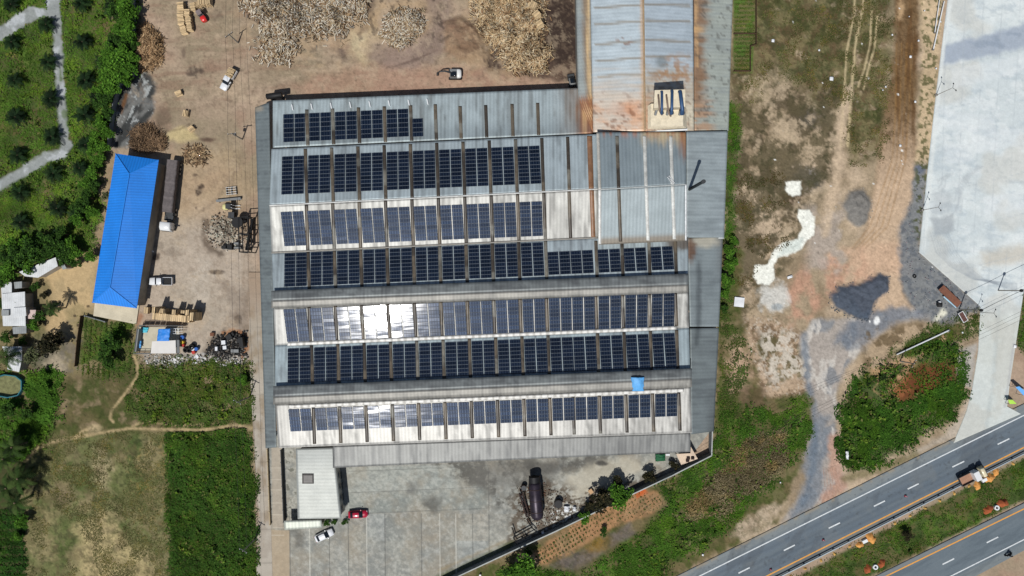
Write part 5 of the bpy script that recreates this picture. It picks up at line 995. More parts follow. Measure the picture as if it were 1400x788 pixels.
for x, y, L_, W_, H_, lb in [(210.5, 424, 1.1, 1.3, 4.2, 'leftmost tall pallet stack behind the long board row'), (220.5, 425.5, 1.5, 1.0, 3.0, 'pallet stack second from left behind the long board row'), (238, 427, 1.3, 1.1, 3.2, 'pallet stack in the middle behind the long board row'), (250, 426.5, 1.3, .7, 2.5, 'flat pallet stack fourth from left behind the long board row'), (256.5, 427.5, 1.1, 1.2, 3.8, 'rightmost tall pallet stack behind the long board row'), (262.5, 433, 1.2, 1.9, 3.8, 'tall pallet stack at the right end of the long board row'), (200, 424.5, 1.0, 1.5, .9, 'low pallet stack left of the long board row')]:
    board_stack(x, y, -5, L_, W_, H_, lb, 'pallet stacks by the blue shed')
# ------------------------------------------------------------------ open pen with blue tarp south of the shed
pen = base('open_pen', 214, 467, 'open work pen with metal frame, pale floor and flat white roof', 'pen')
mb = MB(); mb.slab([P(190, 447, .12), P(186, 480, .12), P(243, 481, .12), P(246, 448, .12)], .3); mb.build('floor', M('pen_floor', (196, 188, 166), rough=.9, var=.15, scale=.8), pen)
mb = MB(); mb.slab([P(208, 467, 2.5), P(206, 483.5, 2.5), P(240.5, 483.5, 2.5), P(240, 465.5, 2.5)], .08); mb.build('white_roof', M('pen_roof', (222, 218, 212), rough=.7, var=.06), pen)
mb = MB(); mb.slab([P(240.8, 465, 2.2), P(241, 483.5, 2.2), P(245.5, 482.5, 1.9), P(245, 465, 1.9)], .08); mb.build('grey_roof', m_grey, pen)
for c_ in ([(188, 446), (183, 484)], [(183.5, 484), (206, 484)], [(190, 445), (250, 446)]):
    a, b = P(*c_[0], 2.0), P(*c_[1], 2.0); mb = MB(); n = max(3, int((b-a).length/1.1))
    for i in range(n+1): q = a+(b-a)*i/n; mb.box((q.x, q.y, 1.0), (.08, .08, 2.0))
    for h in (.4, 1.2, 2.0): mb.tube([(a.x, a.y, h), (b.x, b.y, h)], .06, 5)
    mb.build('rail_frame', m_grey, pen)
wp = MB(); a, b = P(188.5, 450, 1.9), P(184.5, 481, 1.9); wp.box(((a.x+b.x)/2, (a.y+b.y)/2, .95), (.5, (b-a).length, 1.8), rz=math.atan2((b-a).y, (b-a).x)-R(90)); wp.build('metal_side', m_grey, pen)
mb = MB(); a, b = P(191, 444.8, 1.5), P(251, 445.6, 1.5)
n = 8
for i in range(n): q = a+(b-a)*(i+.5)/n; mb.box((q.x, q.y, .8), ((b-a).length/n-.12, .06, 1.5))
mb.build('side_board', m_dark, pen)
mb = MB()
for i in range(4): q = P(233+3.6*i, 453, 1.3); mb.box((q.x, q.y, 1.3), (.1, 1.3, .1))
for yy in (449.5, 453, 456.5): mb.tube([P(232, yy, 1.35), P(250, yy, 1.35)], .05, 5)
mb.build('roof_frame', m_whitem, pen)
cloth('blue_tarp', [P(216.5, 450, 2.7), P(232.5, 449.5, 2.7), P(231, 466.5, 2.5), P(214.5, 466.5, 2.5)], .12, M('bright_blue_tarpaulin', (44, 132, 220), rough=.5, var=.12), 'bright blue tarpaulin roofing the middle of the open pen', 'tarpaulin')
cloth('blue_sheet', [P(194, 447.5, .35), P(203, 448, .35), P(201, 455, .3), P(194, 455, .3)], .12, M('teal_sheet', (84, 190, 210), rough=.6, var=.3, scale=2), 'rumpled teal and blue sheet lying on the pen floor', 'plastic sheet', ripple=.2)
cloth('blue_cover', [P(188.3, 466, .9), P(193, 466, .9), P(192.5, 476, .9), P(188, 476, .9)], .15, m_btarp, 'small blue cover at the left side of the pen', 'plastic sheet')
def drum(px, py, mat, label, r=.3, h=.9, group=None, rim=True, name='oil_drum', cat='drum'):
    q = P(px, py); t_ = empty(name, (q.x, q.y, .02), 0, label, cat, group); mb = MB(); mb.tube([(0, 0, 0), (0, 0, h*.33), (0, 0, h*.34), (0, 0, h)], [r, r, r*1.03, r], 14); mb.build('barrel', mat, t_)
    mb = MB(); mb.tube([(0, 0, h), (0, 0, h+.02)], [r*.9, r*.85], 14); mb.build('lid', mat if not rim else m_dark, t_); return t_
mbl, mr_, my_, mwh = M('drum_blue', (40, 96, 176), rough=.5), M('drum_red', (190, 50, 40), rough=.5), M('drum_yellow', (216, 180, 50), rough=.5), M('drum_white', (226, 228, 230), rough=.5)
for x, y, m_, r, lb in [(251.5, 461, mbl, .45, 'blue drum at the right side of the pen'), (251.3, 468, my_, .38, 'yellow drum just below the blue one beside the pen'), (252, 472, mr_, .36, 'red drum standing below the yellow one beside the pen'), (266, 477, mwh, .4, 'white drum behind the tyres at the yard edge'), (270.4, 477, mbl, .42, 'blue drum next to the white drum at the yard edge'), (266.6, 481.5, mr_, .4, 'red drum in front of the white drum at the yard edge')]: drum(x, y, m_, lb, r, .9, 'drums at the yard edge', False)
def tyre(px, py, r, label, group, z=0, n=1):
    q = P(px, py); t_ = empty('tyre', (q.x, q.y, z), 0, label, 'tyre', group)
    for k_ in range(n):
        mb = MB(); rg = []
        for i in range(16):
            a_ = 2*math.pi*i/16; rg.append([((r*.72+r*.28*math.cos(b_))*math.cos(a_), (r*.72+r*.28*math.cos(b_))*math.sin(a_), r*.28+r*.28*math.sin(b_)) for b_ in [2*math.pi*j/8 for j in range(8)]])
        rg.append(rg[0]); mb.rings(rg, 0, False, True); mb.build('tread', m_tyre, t_, (random.uniform(-.04, .04), random.uniform(-.04, .04), k_*r*.52))
    return t_
for x, y, r, n, lb in [(255, 478.5, .62, 2, 'left tyre pile of the three by the drums'), (260, 479, .62, 2, 'middle tyre pile of the three by the drums'), (264, 474, .7, 3, 'tall tyre pile behind the white drum')]: tyre(x, y, r, lb, 'tyre piles at the yard edge', 0, n)
tyre(1250, 378, .45, 'single tyre lying on the gravel west of the concrete lot', None)
def junk(name, px, py, deg, parts, label, cat, h=.6, group=None):
    t_ = place(name, px, py, deg, label, cat, group, h=h, z=.02)
    for nm, mt_, boxes in parts:
        mb = MB()
        for c_, d_ in boxes: mb.box(c_, d_, taper=.92)
        mb.build(nm, mt_, t_)
    return t_
junk('machine_tank', 306, 472, 5, [('tank', mwh, [((0, .6, .6), (1.0, 1.0, 1.2)), ((.1, -.6, .5), (.9, .9, 1.0))]), ('skid', m_dark, [((0, 0, .06), (1.4, 2.6, .12))])], 'pair of white tanks on a skid amid the dark scrap', 'tank', 1)
junk('white_cabinet', 296, 477, 0, [('case', mwh, [((0, 0, .6), (.6, 1.0, 1.2))]), ('door', m_grey, [((.31, 0, .6), (.02, .8, 1.0))])], 'narrow white cabinet left of the white tanks in the scrap', 'cabinet', 1)
junk('scrap_engine', 331, 468, 8, [('block', m_black, [((0, 0, .9), (1.0, 2.4, 1.8)), ((-.9, .4, .5), (.7, 1.0, 1.0))]), ('frame', m_dark, [((0, 0, .1), (1.4, 2.8, .2))])], 'tall black machine beside the rusty soil at the lane', 'machine', 1)
junk('scrap_engine', 313, 461, 30, [('block', m_black, [((0, 0, .6), (1.4, 1.2, 1.2)), ((.9, .2, .4), (.7, .8, .8))]), ('frame', m_dark, [((0, 0, .08), (2.2, 1.5, .16))])], 'black machine block above the white tanks', 'machine', 1)
junk('scrap_engine', 323, 480, 0, [('block', m_grey, [((0, 0, .4), (1.3, .8, .8)), ((-1, 0, .3), (.6, .8, .6))]), ('frame', m_dark, [((-.3, 0, .08), (2.3, 1.0, .16))])], 'grey green machine at the lower edge of the scrap', 'machine', .6)
junk('white_board', 268.5, 488, 35, [('panel', mwh, [((0, 0, .1), (1.0, .9, .06))]), ('batten', m_grey, [((0, 0, .04), (.1, .9, .06))])], 'tilted white board on the rubbish below the drums', 'board', .1)
junk('clay_pot', 290, 457.5, 0, [('pot', M('terracotta', (196, 150, 122), rough=.9), [((0, 0, .35), (.9, .8, .7))]), ('rim', M('terracotta_dark', (120, 80, 60), rough=.9), [((0, 0, .72), (.8, .7, .05))])], 'terracotta coloured tub alone on the concrete yard', 'tub', .5)
# things around the rubble pit
ib = base('steel_beam', 313, 273, 'long grey steel beam lying north of the rubble pit', 'steel beam')
mb = MB(); a, b = P(296, 275, .4), P(329.5, 271.5, .4); an = math.atan2((b-a).y, (b-a).x); c_ = (a+b)/2
for dz, w_, hh in ((.05, .5, .06), (.35, .12, .6), (.68, .5, .06)): mb.box((c_.x, c_.y, dz), ((b-a).length, w_, hh), rz=an)
mb.build('beam', m_grey, ib); mb = MB()
for f_ in (.1, .9): q = a+(b-a)*f_; mb.box((q.x, q.y, -.02), (.2, .9, .1), rz=an)
mb.build('sleeper', MATS['dark_wood'], ib)
t = place('forklift', 315, 283, 180, 'cream forklift with black mast beside the long steel beam', 'forklift', h=1)
mb = MB(); mb.loft([(.6, .6, .35, 1.0), (.9, .7, .3, 1.2), (1.6, .68, .3, 1.2), (1.9, .45, .4, .9)], ch=.4); mb.build('counterweight', M('forklift_cream', (220, 212, 150), rough=.5), t)
mb = MB(); mb.box((0, 0, .6), (1.2, 1.1, .7)); mb.build('body', m_black, t); mb = MB(); mb.box((.1, 0, 2.1), (1.2, 1.1, .07))
for x in (-.4, .6):
    for y in (-.5, .5): mb.box((x, y, 1.5), (.07, .07, 1.2))
mb.build('overhead_guard', m_dark, t); wheels(t, (-.4, 1.2), .72, .33, .22)
mb = MB(); mb.box((-.8, .35, 1.3), (.14, .12, 2.4)); mb.box((-.8, -.35, 1.3), (.14, .12, 2.4)); mb.box((-1.4, .35, .25), (1.2, .14, .07)); mb.box((-1.4, -.35, .25), (1.2, .14, .07)); mb.build('mast_and_forks', m_whitem, t)
t = place('scrap_frame', 316, 261, 5, 'pale open metal frame north of the steel beam', 'metal frame', h=.5)  # junk metal frame of open bars on uprights
for y in (-.8, -.3, .3, .8): mb = MB(); mb.box((0, y, .5), (2.4, .08, .08)); mb.build('bar', m_whitem, t)
for x in (-1.1, 0, 1.1): mb = MB(); mb.box((x, 0, .25), (.08, 1.8, .5)); mb.build('upright', m_grey, t)
rack = base('steel_rack', 344, 325, 'black open steel rack standing between the rubble pit and the factory', 'steel rack')
pts = [(337, 300), (349, 299), (349.5, 322), (349.5, 346), (338, 346), (337, 322)]
for x, y in pts: mb = MB(); q = P(x, y); mb.box((q.x, q.y, 2.3), (.22, .22, 4.6)); mb.build('post', m_black, rack)
for (i, j) in [(0, 1), (1, 2), (2, 3), (3, 4), (4, 5), (5, 0), (5, 2)]:
    mb = MB(); a, b = P(*pts[i]), P(*pts[j])
    for h in (2.4, 4.5): mb.tube([(a.x, a.y, h), (b.x, b.y, h)], .12, 6)
    mb.build('beam', m_black, rack)
hop = base('hopper', 331, 306, 'black conical hopper on legs at the right side of the rubble pit', 'hopper')
q = P(331, 306); mb = MB(); mb.tube([(q.x, q.y, .6), (q.x, q.y, 1.5), (q.x, q.y, 2.9)], [.25, .9, 1.3], 12, sm=False); mb.build('cone', m_black, hop)
for dx, dy in ((.8, .8), (-.8, .8), (.8, -.8), (-.8, -.8)): mb = MB(); mb.box((q.x+dx, q.y+dy, .9), (.12, .12, 1.9)); mb.build('leg', m_dark, hop)
con = base('conveyor', 340, 320, 'thin dark slanting conveyor under the black rack', 'conveyor')
a, b = P(346, 300, .5), P(337, 342, 3); mb = MB(); mb.tube([a, b], .35, 6, sm=False); mb.build('belt_frame', m_black, con)
for f_ in (.3, .7, .95): q = a+(b-a)*f_; mb = MB(); mb.box((q.x, q.y, q.z/2), (.12, .7, q.z)); mb.build('leg', m_dark, con)
junk('control_box', 306, 338, 0, [('case', m_black, [((0, 0, .6), (1.1, .8, 1.2))]), ('plinth', m_grey, [((0, 0, .05), (1.4, 1.0, .12))])], 'left of two black boxes at the foot of the rubble pit', 'machine box', 1)
junk('control_box', 314, 338, 0, [('case', m_black, [((0, 0, .6), (1.2, 1.1, 1.2))]), ('plinth', m_grey, [((0, 0, .05), (1.5, 1.3, .12))])], 'right of two black boxes at the foot of the rubble pit', 'machine box', 1)
junk('pipe_stack', 324, 336, 0, [('pipe', m_grey, [((0, .5, .5), (1.2, .5, 1.0)), ((.1, -.5, .35), (1.6, .4, .7))]), ('rack', m_dark, [((0, 0, .08), (2.0, 1.6, .16))])], 'grey pipe pieces stacked right of the black boxes', 'pipe stack', .6)
junk('black_crate', 317, 294.5, 0, [('case', m_black, [((0, 0, .7), (1.3, 1.3, 1.4))]), ('lid', m_dark, [((0, 0, 1.42), (1.4, 1.4, .05))])], 'black crate at the top of the rubble pit', 'crate', 1)
drum(218.2, 266, mwh, 'small white bucket beside the blue shed wall', .22, .45, None, False, 'bucket', 'bucket')
drum(209.5, 344, mwh, 'small white bucket in the shade line of the blue shed', .2, .4, None, False, 'bucket', 'bucket')
# ------------------------------------------------------------------ boiler and scrap by the south wall
bo = base('boiler_tank', 733, 681, 'large rusty boiler tank lying among scrap by the south wall', 'boiler')
m_rust = M('rusty_steel', (54, 47, 56), rough=.4, metal=.4, var=.45, scale=.7, fine=.2); m_rustd = M('dark_rust', (56, 42, 38), rough=.8, var=.4, scale=.8)
a, b = P(731, 662, 2), P(734.5, 706, 2); d = (b-a).normalized(); mb = MB(); mb.tube([a-d*.5, a-d*.4, a, a+(b-a)*.5, b-d*.2, b+d*.4, b+d*.75, b+d*.9], [.8, 1.25, 1.44, 1.5, 1.48, 1.2, .7, .2], 22); mb.build('shell', m_rust, bo)
for f_ in (.15, .5, .85): q = a+(b-a)*f_; mb = MB(); mb.tube([q-d*.06, q+d*.06], 1.53, 22); mb.build('band', m_rustd, bo)
mb = MB(); q = a-d*1.1; mb.tube([q-d*.6, q+d*.9], 1.25, 16); mb.build('burner_drum', m_black, bo)
for s_ in (-1, 1):
    mb = MB(); q = a-d*.6+Vector((s_*1.2, 0, 0)); mb.tube([(q.x, q.y-2, 1.8), (q.x, q.y+1.3, 1.8)], .12, 6); mb.build('side_rail', m_rustd, bo)
for f_ in (.2, .8): q = a+(b-a)*f_; mb = MB(); mb.box((q.x, q.y, .4), (2.4, .4, .8)); mb.build('saddle', m_dark, bo)
t = base('scrap_girder', 714, 690, 'dark rusty girder ladder leaning left of the boiler tank', 'girder')
for x0, y0, x1, y1 in [(710, 675, 720, 707), (714, 674, 724, 706)]: mb = MB(); mb.tube([P(x0, y0, 1.3), P(x1, y1, .6)], .2, 6, sm=False); mb.build('rail', m_rustd, t)
for f_ in (.1, .35, .6, .85): mb = MB(); mb.tube([P(710+10*f_, 675+32*f_, 1.2-.6*f_), P(714+10*f_, 674+32*f_, 1.2-.6*f_)], .12, 5); mb.build('rung', m_rustd, t)
drum(716, 665.5, m_rustd, 'rusty ring drum at the upper left of the boiler tank', .65, 1.3); drum(712.5, 678, m_rustd, 'small rusty drum left of the girder ladder', .4, .8)
drum(763, 687, m_black, 'wide black open vat right of the boiler tank', .95, 1.5, None, False, 'vat', 'vat')
gt = base('scrap_gate', 716, 722, 'black steel frame lying by the wall below the boiler', 'steel frame')
for x0, y0, x1, y1, r in [(702, 735, 727, 721, .16), (706, 742, 733, 727, .12), (702, 735, 706, 742, .12), (727, 721, 733, 727, .12), (714, 728, 718, 735, .1), (700, 721, 704, 733, .14), (720, 710, 727, 721, .14)]: mb = MB(); mb.tube([P(x0, y0, 1.0), P(x1, y1, .9)], r, 6, sm=False); mb.build('bar', m_black, gt)
for x, y in [(702, 735), (727, 721), (733, 727), (706, 742)]: mb = MB(); q = P(x, y); mb.box((q.x, q.y, .5), (.12, .12, 1.0)); mb.build('leg', m_black, gt)
m_card = M('cardboard', (200, 164, 124), rough=.9, var=.1)
junk('cardboard_box', 808, 672.5, 35, [('carton', m_card, [((0, 0, .4), (1.0, .8, .8))]), ('flap', m_card, [((0, .5, .78), (1.0, .3, .03))])], 'pale cardboard box lying on the yard left of the dark tree', 'box', .5)
junk('cardboard_box', 808.5, 684, 10, [('carton', m_card, [((0, 0, .3), (.9, .6, .6))]), ('flap', m_card, [((0, -.45, .58), (.9, .25, .03))])], 'smaller cardboard box below the first one', 'box', .4)
cloth('white_rubbish_bag', [P(771, 692, .5), P(779, 692, .5), P(778, 700, .4), P(771, 700, .4)], .45, mwh, 'crumpled white plastic sheet beside the black vat', 'plastic sheet', ripple=.3)
cloth('white_rubbish_bag', [P(783.5, 693, .4), P(788, 693, .4), P(788, 699, .3), P(783, 699, .3)], .4, mwh, 'smaller white plastic bag right of the crumpled sheet', 'plastic bag', ripple=.3)
drum(742, 727.5, mwh, 'round white tub at the foot of the south wall', .34, .6, None, False, 'tub', 'tub')
drum(656.5, 786, mwh, 'small white bucket on the concrete at the bottom edge', .26, .5, None, False, 'bucket', 'bucket')
cloth('green_tarp', [P(896, 621, 1.5), P(909.5, 621, 1.5), P(909.5, 630, 1.2), P(896, 631, 1.2)], .5, m_gtarp, 'dark green tarpaulin bundle against the front canopy', 'tarpaulin', ripple=.25)
bs = base('lean_shed', 938, 626, 'small shed with beige sheet roof in the corner of the south wall', 'shed')
mb = MB(); mb.slab([P(924.5, 621, 2.3), P(931.5, 636, 2.0), P(954, 627.5, 2.1), P(944.5, 611, 2.4), P(944, 620, 2.4)], .07); mb.build('roof', M('beige_sheet', (214, 192, 168), rough=.8, var=.12, scale=.7, fine=.1), bs)
for x, y in [(926, 622), (932, 634), (951, 626), (944.5, 614)]: q = P(x, y, 2); mb = MB(); mb.box((q.x, q.y, 1.0), (.14, .14, 2.0)); mb.build('post', MATS['dark_wood'], bs)
for x, y, r in [(941, 626.5, .5), (947, 626.5, .7), (940, 630, .4)]: cloth('dark_sack', [P(x-2.2, y-2, 2.4), P(x+2.2, y-2, 2.4), P(x+2.2, y+2, 2.35), P(x-2.2, y+2, 2.35)], r*.6, m_rustd, {941: 'left dark sack on the beige shed roof', 947: 'larger dark sack on the beige shed roof', 940: 'lowest dark sack on the beige shed roof'}[x], 'sack', ripple=.1)
junk('white_bench', 913, 622, 0, [('seat', mwh, [((0, 0, .5), (1.0, .5, .08))]), ('legs', m_grey, [((0, 0, .25), (.8, .3, .5))])], 'white bench right of the green tarpaulin', 'bench', .5)
# south boundary wall
sw = base('boundary_wall', 800, 700, 'long grey concrete boundary wall running diagonally south of the works', 'wall')
m_bw = M('grey_block_wall', (122, 128, 130), rough=.9, var=.2, scale=.6); m_cope = M('wall_coping', (176, 180, 176), rough=.85, var=.2)
wp = [(520, 842), (627, 788), (700, 754), (760, 726.6), (867, 675), (919, 650.5), (973, 623.2), (974, 590)]
for (x0, y0), (x1, y1) in zip(wp[:-1], wp[1:]):
    a, b = P(x0, y0, 2.4), P(x1, y1, 2.4); an = math.atan2((b-a).y, (b-a).x); c_ = (a+b)/2
    mb = MB(); mb.box((c_.x, c_.y, 1.13), ((b-a).length, .16, 2.46), rz=an); mb.build('wall_panel', m_bw, sw); mb = MB(); mb.box((c_.x, c_.y, 2.4), ((b-a).length, .24, .08), rz=an); mb.build('coping', m_cope, sw)
# ------------------------------------------------------------------ heaps of loose logs and brush (nobody could count them)
def in_mask(fn, bx, n, seed):
    r = np.random.default_rng(seed); X = r.uniform(bx[0], bx[2], n*4); Y = r.uniform(bx[1], bx[3], n*4); m = fn(X, Y)
    ok = r.random(n*4) < m; X, Y, m = X[ok][:n], Y[ok][:n], m[ok][:n]; return X, Y, m, r
def sticks(name, fn, bx, n, hmax, ln_, rad, tones, mat, label, cat, seed, group=None, kind='stuff', nsc=14, tilt=.35):
    X, Y, m, r = in_mask(fn, bx, n, seed); N = len(X)
    h = hmax*m*(.35+1.1*fbm(X, Y, nsc, 3, seed))*r.uniform(.75, 1.05, N)
    cx = (X-700)*S*(HC-h)/HC; cy = -(Y-394)*S*(HC-h)/HC
    yaw = fbm(X, Y, 20, 2, seed+1)*9+r.normal(0, .8, N); ti = r.normal(0, tilt, N); L_ = r.uniform(ln_*.55, ln_*1.2, N)/2; w_ = r.uniform(rad*.7, rad*1.3, N)
    d = np.stack([np.cos(yaw)*np.cos(ti), np.sin(yaw)*np.cos(ti), np.sin(ti)], -1); s_ = np.stack([-np.sin(yaw), np.cos(yaw), np.zeros(N)], -1); u = np.cross(d, s_)
    c = np.stack([cx, cy, h+.05], -1); vs = []
    for e in (-1, 1):
        for a in range(5): t_ = 2*math.pi*a/5; vs.append(c+d*(e*L_)[:, None]+(s_*math.cos(t_)+u*math.sin(t_))*w_[:, None])
    V = np.stack(vs, 1).reshape(-1, 3); b = np.arange(N)[:, None]*10
    F = np.concatenate([np.stack([b[:, 0]+a, b[:, 0]+(a+1) % 5, b[:, 0]+5+(a+1) % 5, b[:, 0]+5+a], -1) for a in range(5)])
    cap = np.concatenate([b+np.array([[0, 1, 2, 3]]), b+np.array([[5, 6, 7, 8]])]); F = np.concatenate([F, cap])
    pick = r.integers(0, len(tones), N); tn = np.array([alb(*t_) for t_ in tones])[pick]*r.uniform(.7, 1.25, (N, 1))
    o = link(name, np_mesh(name, V, F, mat, np.repeat(tn, 10, 0))); return tag(o, label, cat, group, kind)
m_leaf0 = M('weathered_wood', attr=True, rough=.9, var=.1, scale=2)
PALE = [(206, 184, 146), (190, 164, 124), (216, 200, 170), (170, 140, 104), (150, 118, 86)]
GREYP = [(206, 196, 176), (188, 170, 140), (176, 150, 116), (140, 112, 84), (222, 214, 198)]
h1 = lambda X, Y: np.maximum(pmask(X, Y, [(352, -40), (492, -40), (500, 10), (480, 22), (462, 40), (440, 40), (408, 44), (396, 70), (378, 84), (362, 72), (372, 40), (360, 20)], 24, 12, 9), .75*pmask(X, Y, [(325, -40), (372, -40), (374, 22), (345, 24), (330, 10)], 7, 5, 10, 2))
sticks('log_heap', h1, (310, -40, 505, 90), 7000, 1.9, 1.1, .075, GREYP, m_leaf0, 'sprawling heap of grey and tan cut logs left of the yard', 'log heap', 21)
h2 = lambda X, Y: pmask(X, Y, [(528, 26), (548, 16), (574, 18), (578, 32), (566, 52), (548, 62), (530, 58), (524, 44)], 9, 4, 8)
sticks('log_heap', h2, (515, 8, 590, 70), 1700, 1.4, 1.1, .07, GREYP, m_leaf0, 'small round heap of pale logs in the middle of the yard', 'log heap', 22)
h3 = lambda X, Y: pmask(X, Y, [(645, -40), (738, -40), (741, 30), (738, 60), (748, 70), (742, 94), (712, 98), (698, 88), (704, 76), (688, 72), (676, 60), (660, 40), (650, 16)], 14, 7, 8)
sticks('log_heap', h3, (630, -40, 760, 105), 7000, 3.0, 1.1, .075, PALE+[(214, 186, 146)], m_leaf0, 'large heap of freshly cut pale logs beside the dark soil', 'log heap', 23)
h4 = lambda X, Y: pmask(X, Y, [(186, 52), (198, 36), (212, 46), (220, 66), (218, 84), (200, 94), (186, 88), (182, 70)], 9, 5, 8)
sticks('brush_heap', h4, (175, 30, 228, 100), 2200, 1.8, 1.7, .05, [(196, 162, 122), (172, 138, 100), (206, 176, 136), (140, 112, 82)], m_leaf0, 'tan brushwood heap at the edge of the green trees', 'brush heap', 24)
h5 = lambda X, Y: pmask(X, Y, [(186, 178), (202, 172), (216, 184), (226, 194), (222, 202), (190, 204), (182, 196)], 9, 5, 8)
sticks('brush_heap', h5, (175, 165, 232, 210), 1500, 1.3, 1.6, .04, [(158, 130, 100), (132, 106, 80), (108, 88, 70)], m_leaf0, 'brown brushwood heap north of the blue shed', 'brush heap', 25)
h6 = lambda X, Y: pmask(X, Y, [(252, 206), (275, 200), (286, 212), (276, 224), (255, 222)], 6, 5, 7)*.6
sticks('log_scatter', h6, (242, 195, 296, 230), 260, .5, 1.3, .07, [(190, 164, 126), (150, 122, 92), (110, 88, 66)], m_leaf0, 'loose scatter of branches on the dirt right of the blue shed', 'branches', 26)
h7 = lambda X, Y: pmask(X, Y, [(735, -40), (742, 6), (738, 34), (722, 30), (724, -40)], 3, 2)
X_, Y_ = None, None
for i, (x, y, rz, lb) in enumerate([(729, 7, 60, 'upper end of the three pale timber bundles on the log heap edge'), (734, 20, 40, 'middle of the three pale timber bundles on the log heap edge'), (738, 33, 30, 'lowest of the three pale timber bundles on the log heap edge')]):
    q = P(x, y, 3.4); log_bundle('timber_bundle', (q.x, q.y, 2.6), R(rz), (1.5, 1.6, 1.2), lb, 'timber bundles on the heap')
# rubble
def rubble(name, fn, bx, n, hmax, size, tones, label, cat, seed):
    X, Y, m, r = in_mask(fn, bx, n, seed); N = len(X); h = hmax*m*(.4+fbm(X, Y, 10, 3, seed))*r.uniform(.6, 1, N); c = np.stack([(X-700)*S, -(Y-394)*S, h], -1)
    sz = r.uniform(size*.4, size*1.4, (N, 1)); base_ = np.array([[-1, -1, -.5], [1, -1, -.5], [1, 1, -.5], [-1, 1, -.5], [-.7, -.8, .5], [.8, -.6, .6], [.7, .8, .4], [-.8, .7, .5]])
    a = r.uniform(0, 6.28, N); ca, sa = np.cos(a)[:, None], np.sin(a)[:, None]; b = base_[None]*sz[:, :, None]*r.uniform(.6, 1.3, (N, 8, 3)); x = b[..., 0]*ca-b[..., 1]*sa; y = b[..., 0]*sa+b[..., 1]*ca
    V = (np.stack([x, y, b[..., 2]], -1)+c[:, None, :]).reshape(-1, 3); i0 = np.arange(N)[:, None]*8
    F = np.concatenate([i0+np.array([f]) for f in [(4, 5, 6, 7), (0, 1, 5, 4), (1, 2, 6, 5), (2, 3, 7, 6), (3, 0, 4, 7)]]); tn = np.array([alb(*t_) for t_ in tones])[r.integers(0, len(tones), N)]*r.uniform(.75, 1.2, (N, 1))
    return tag(link(name, np_mesh(name, V, F, m_leaf0, np.repeat(tn, 8, 0))), label, cat, None, 'stuff')
rubble('rubble_heap', lambda X, Y: pmask(X, Y, [(280, 312), (290, 298), (312, 292), (332, 306), (338, 330), (322, 342), (300, 340), (284, 330)], 6, 4, 8), (272, 285, 346, 350), 420, .5, .13, [(176, 176, 158), (160, 146, 126), (130, 114, 96), (96, 82, 68), (200, 192, 178)], 'pale rubble heap around the black hopper in the left yard', 'rubble', 31)
rubble('rubbish_strip', lambda X, Y: pmask(X, Y, [(198, 487), (225, 484), (255, 485), (300, 486), (336, 490), (332, 500), (270, 500), (222, 504), (204, 500)], 4, 3, 6)*.8, (190, 480, 340, 508), 260, .3, .13, [(222, 222, 220), (180, 178, 174), (120, 118, 112), (80, 80, 70), (150, 146, 136)], 'strip of scattered white rubbish below the open pen', 'rubbish', 32)
rubble('scrap_pile', lambda X, Y: pmask(X, Y, [(286, 470), (304, 458), (334, 456), (336, 486), (300, 490), (284, 484)], 5, 3, 6)*.7, (276, 450, 342, 494), 600, .7, .17, [(44, 44, 44), (60, 58, 56), (30, 30, 32), (120, 116, 110), (50, 46, 44)], 'dark scrap pile beside the lane', 'scrap', 33)
rubble('scrap_litter', lambda X, Y: pmask(X, Y, [(704, 668), (745, 660), (790, 690), (770, 712), (742, 724), (712, 712)], 6, 4, 7)*.7, (695, 655, 800, 730), 600, .35, .11, [(86, 72, 60), (104, 92, 78), (64, 54, 46), (140, 132, 120), (110, 78, 62)], 'rusty litter scattered round the boiler tank', 'scrap', 34)
rubble('stone_heap', lambda X, Y: pmask(X, Y, [(1154, 282), (1163, 265), (1179, 261), (1189, 278), (1184, 298), (1174, 307), (1160, 298)], 6, 4, 6), (1148, 256, 1194, 314), 1500, .15, .10, [(150, 150, 146), (134, 136, 134), (164, 160, 150)], 'round heap of grey crushed stone on the waste ground', 'stone heap', 35)
rubble('gravel_heap', lambda X, Y: pmask(X, Y, [(1136, 402), (1150, 393), (1182, 387), (1200, 376), (1213, 381), (1213, 395), (1195, 414), (1185, 436), (1160, 431), (1139, 419)], 6, 4, 6), (1130, 370, 1218, 442), 3600, .12, .09, [(84, 92, 100), (72, 80, 88), (100, 108, 114)], 'dark blue grey gravel heap on the waste ground', 'gravel heap', 36)
rubble('stones', lambda X, Y: pmask(X, Y, [(1250, 240), (1268, 230), (1258, 345), (1340, 420), (1300, 442), (1250, 432), (1232, 380), (1236, 310)], 4, 4, 8)*.7, (1226, 220, 1344, 445), 260, .05, .09, [(140, 126, 130), (150, 152, 150), (96, 104, 112)], 'loose grey stones along the edge of the concrete lot', 'stones', 37)

# ------------------------------------------------------------------ plants
m_leaf = M('leaves', attr=True, rough=.8, var=.12, scale=.25, spec=.06)
m_bark = M('bark', (112, 96, 78), rough=.95, var=.25, scale=2)
def leaf_quads(C, sz, tilt, r, asp=1.5):
    N = len(C); a = r.uniform(0, 2*math.pi, N); n = np.stack([r.normal(0, tilt, N), r.normal(0, tilt, N), np.ones(N)], -1); n /= np.linalg.norm(n, axis=1)[:, None]
    d = np.stack([np.cos(a), np.sin(a), np.zeros(N)], -1); d -= n*(d*n).sum(1)[:, None]; d /= np.linalg.norm(d, axis=1)[:, None]; s_ = np.cross(n, d)
    L_ = (sz*asp*.5)[:, None]; W_ = (sz*.5)[:, None]
    V = np.stack([C-d*L_, C+s_*W_-n*W_*.25, C+d*L_, C-s_*W_-n*W_*.25], 1).reshape(-1, 3); return V, np.arange(4*N).reshape(N, 4)
